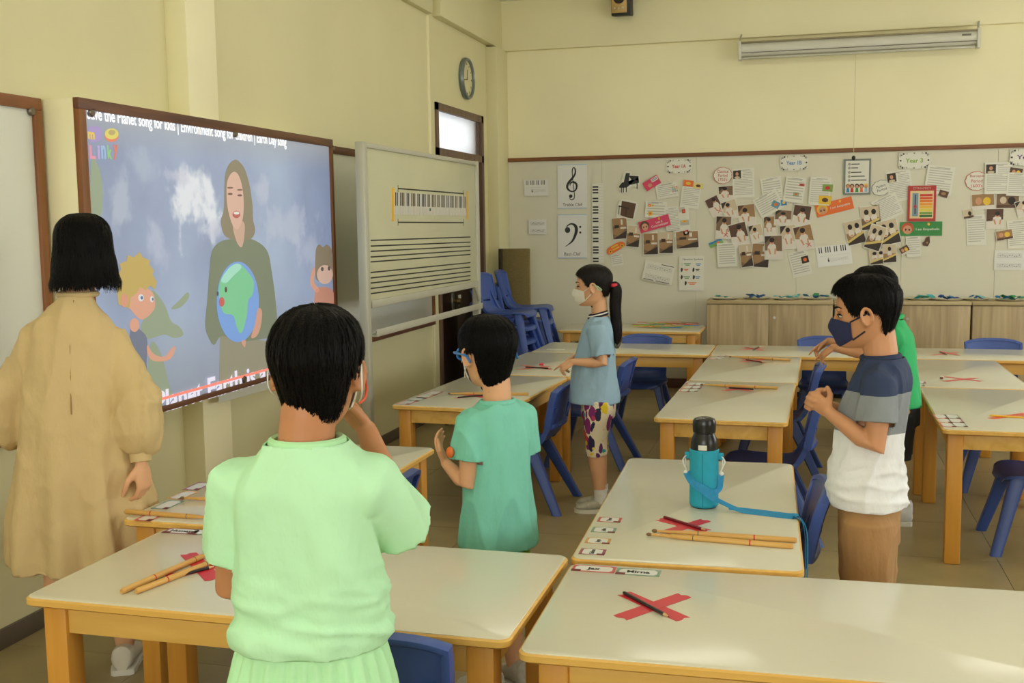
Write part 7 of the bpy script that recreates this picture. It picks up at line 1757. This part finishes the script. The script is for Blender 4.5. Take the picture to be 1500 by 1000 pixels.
ctrl2 = [(r+0.010, -0.014, 0.108), (r+0.008, -0.018, 0.085), (r+0.004, -0.022, 0.064), (0.03, -0.051, 0.060), (-0.02, -0.050, 0.085)]
mb = MB(); ribbon(mb, ctrl2, 0.017, lambda f: Vector((0.3, -1, 0.1)), 24); obj('strap_end', mb, M_strap, t, 60)
ctrl3 = [(e1.x*0.55, e1.y*0.9-0.014, 0.016), (e1.x, e1.y+0.012, 0.007), (e2.x, e2.y+0.010, 0.007), (e3.x+0.008, e3.y+0.008, 0.006), (e3.x+0.032, e3.y-0.01, -0.03), (e3.x+0.036, e3.y-0.05, -0.11), (e3.x+0.034, e3.y-0.10, -0.20)]
mb = MB(); ribbon(mb, ctrl3, 0.020, lambda f: Vector((0, -0.3, 1)) if f < 0.5 else Vector((1, 0, 0.25)), 40); obj('strap_return', mb, M_strap, t, 60)
# ---------------------------------------------------------------- coloured strips on the craft table
rg = random.Random(9)
CS = [('orange', (232, 110, 50)), ('green', (90, 170, 80)), ('yellow', (236, 190, 50)), ('blue', (40, 140, 200)), ('red', (206, 60, 50)), ('lime', (170, 200, 70)), ('white', (226, 222, 206)), ('brown', (150, 96, 56))]
for i in range(30):
    f = i/29; x = 938+72*(i*7 % 30)/29; y = 475.5+5.0*((i*11) % 30)/29
    n, c = CS[(i*5+i//8) % 8]; qq = tp(x, y)
    o = obj('craft_strip', MB().box((0, 0, 0), (rg.uniform(0.10, 0.24), rg.uniform(0.010, 0.018), 0.004), 0.001), mat('strip_'+n, srgb(*c), 0.5, 0.05), None, loc=(qq.x, qq.y, ZT+0.003+0.0045*(i % 6)), rot=(0, 0, rg.uniform(-0.6, 0.6)))
    tag(o, '%s craft strip in the loose pile on the craft table' % n, 'craft strip', 'coloured craft strips')
# ---------------------------------------------------------------- paper plates on the cabinets
PB = [srgb(34, 110, 170), srgb(60, 170, 180), srgb(50, 150, 90), srgb(30, 80, 150), srgb(120, 190, 190)]
M_plate = mat('paper_plate', srgb(214, 210, 190), 0.7, 0.04)
plab = ['plain cream rim showing, next to the craft table', 'covered in dark blue paper', 'covered in pale turquoise paper', 'with blue and green paper, before the cabinet gap', 'with a little green paper beside the cabinet gap', 'turquoise and green, right behind the boys', 'dark blue, leaning on the turquoise one', 'mostly bare with a few blue bits', 'bright green and blue, last in the row']
for i, (x, cols) in enumerate(((1062, (4,)), (1108, (0, 3)), (1152, (1, 4)), (1196, (0, 2, 3)), (1246, (2, 1)), (1348, (1, 2, 4)), (1388, (3, 0)), (1430, (0, 4)), (1478, (2, 0, 2)))):
    qq = px(x, 434, Y=9.72)
    t = thing('craft_plate', 'paper plate on the cabinets, ' + plab[i], 'plate', (qq.x, 9.70+0.06*(i % 2), CZT), 0, 'decorated paper plates')
    obj('plate', MB().lathe([(0.085, 0.0), (0.09, 0.002), (0.118, 0.014), (0.122, 0.016), (0.116, 0.012), (0.088, 0.004), (0.004, 0.004)], 24), M_plate, t)
    nb = 12 if i not in (0, 7) else 5
    for k in range(nb):
        a = rg.uniform(0, 2*PI); d = rg.uniform(0.01, 0.105); s = rg.uniform(0.018, 0.04); z = 0.020+0.008*(d/0.1)
        c = Vector((d*math.cos(a), d*math.sin(a), z+0.002*k/3)); m_ = PB[cols[k % len(cols)]]
        tilt = Matrix.Rotation(rg.uniform(-0.5, 0.5), 3, 'X') @ Matrix.Rotation(rg.uniform(-0.5, 0.5), 3, 'Y') @ Matrix.Rotation(a, 3, 'Z')
        mb = MB(); pts = [c+tilt @ Vector((s*(1+0.3*rg.uniform(-1, 1))*math.cos(2*PI*j/6), s*0.8*(1+0.3*rg.uniform(-1, 1))*math.sin(2*PI*j/6), 0)) for j in range(6)]
        prism(mb, pts, tilt @ Vector((0, 0, 1)), 0.001); obj('paper_scrap', mb, mat('scrap_%d' % cols[k % len(cols)], m_, 0.6, 0.05), t, None)
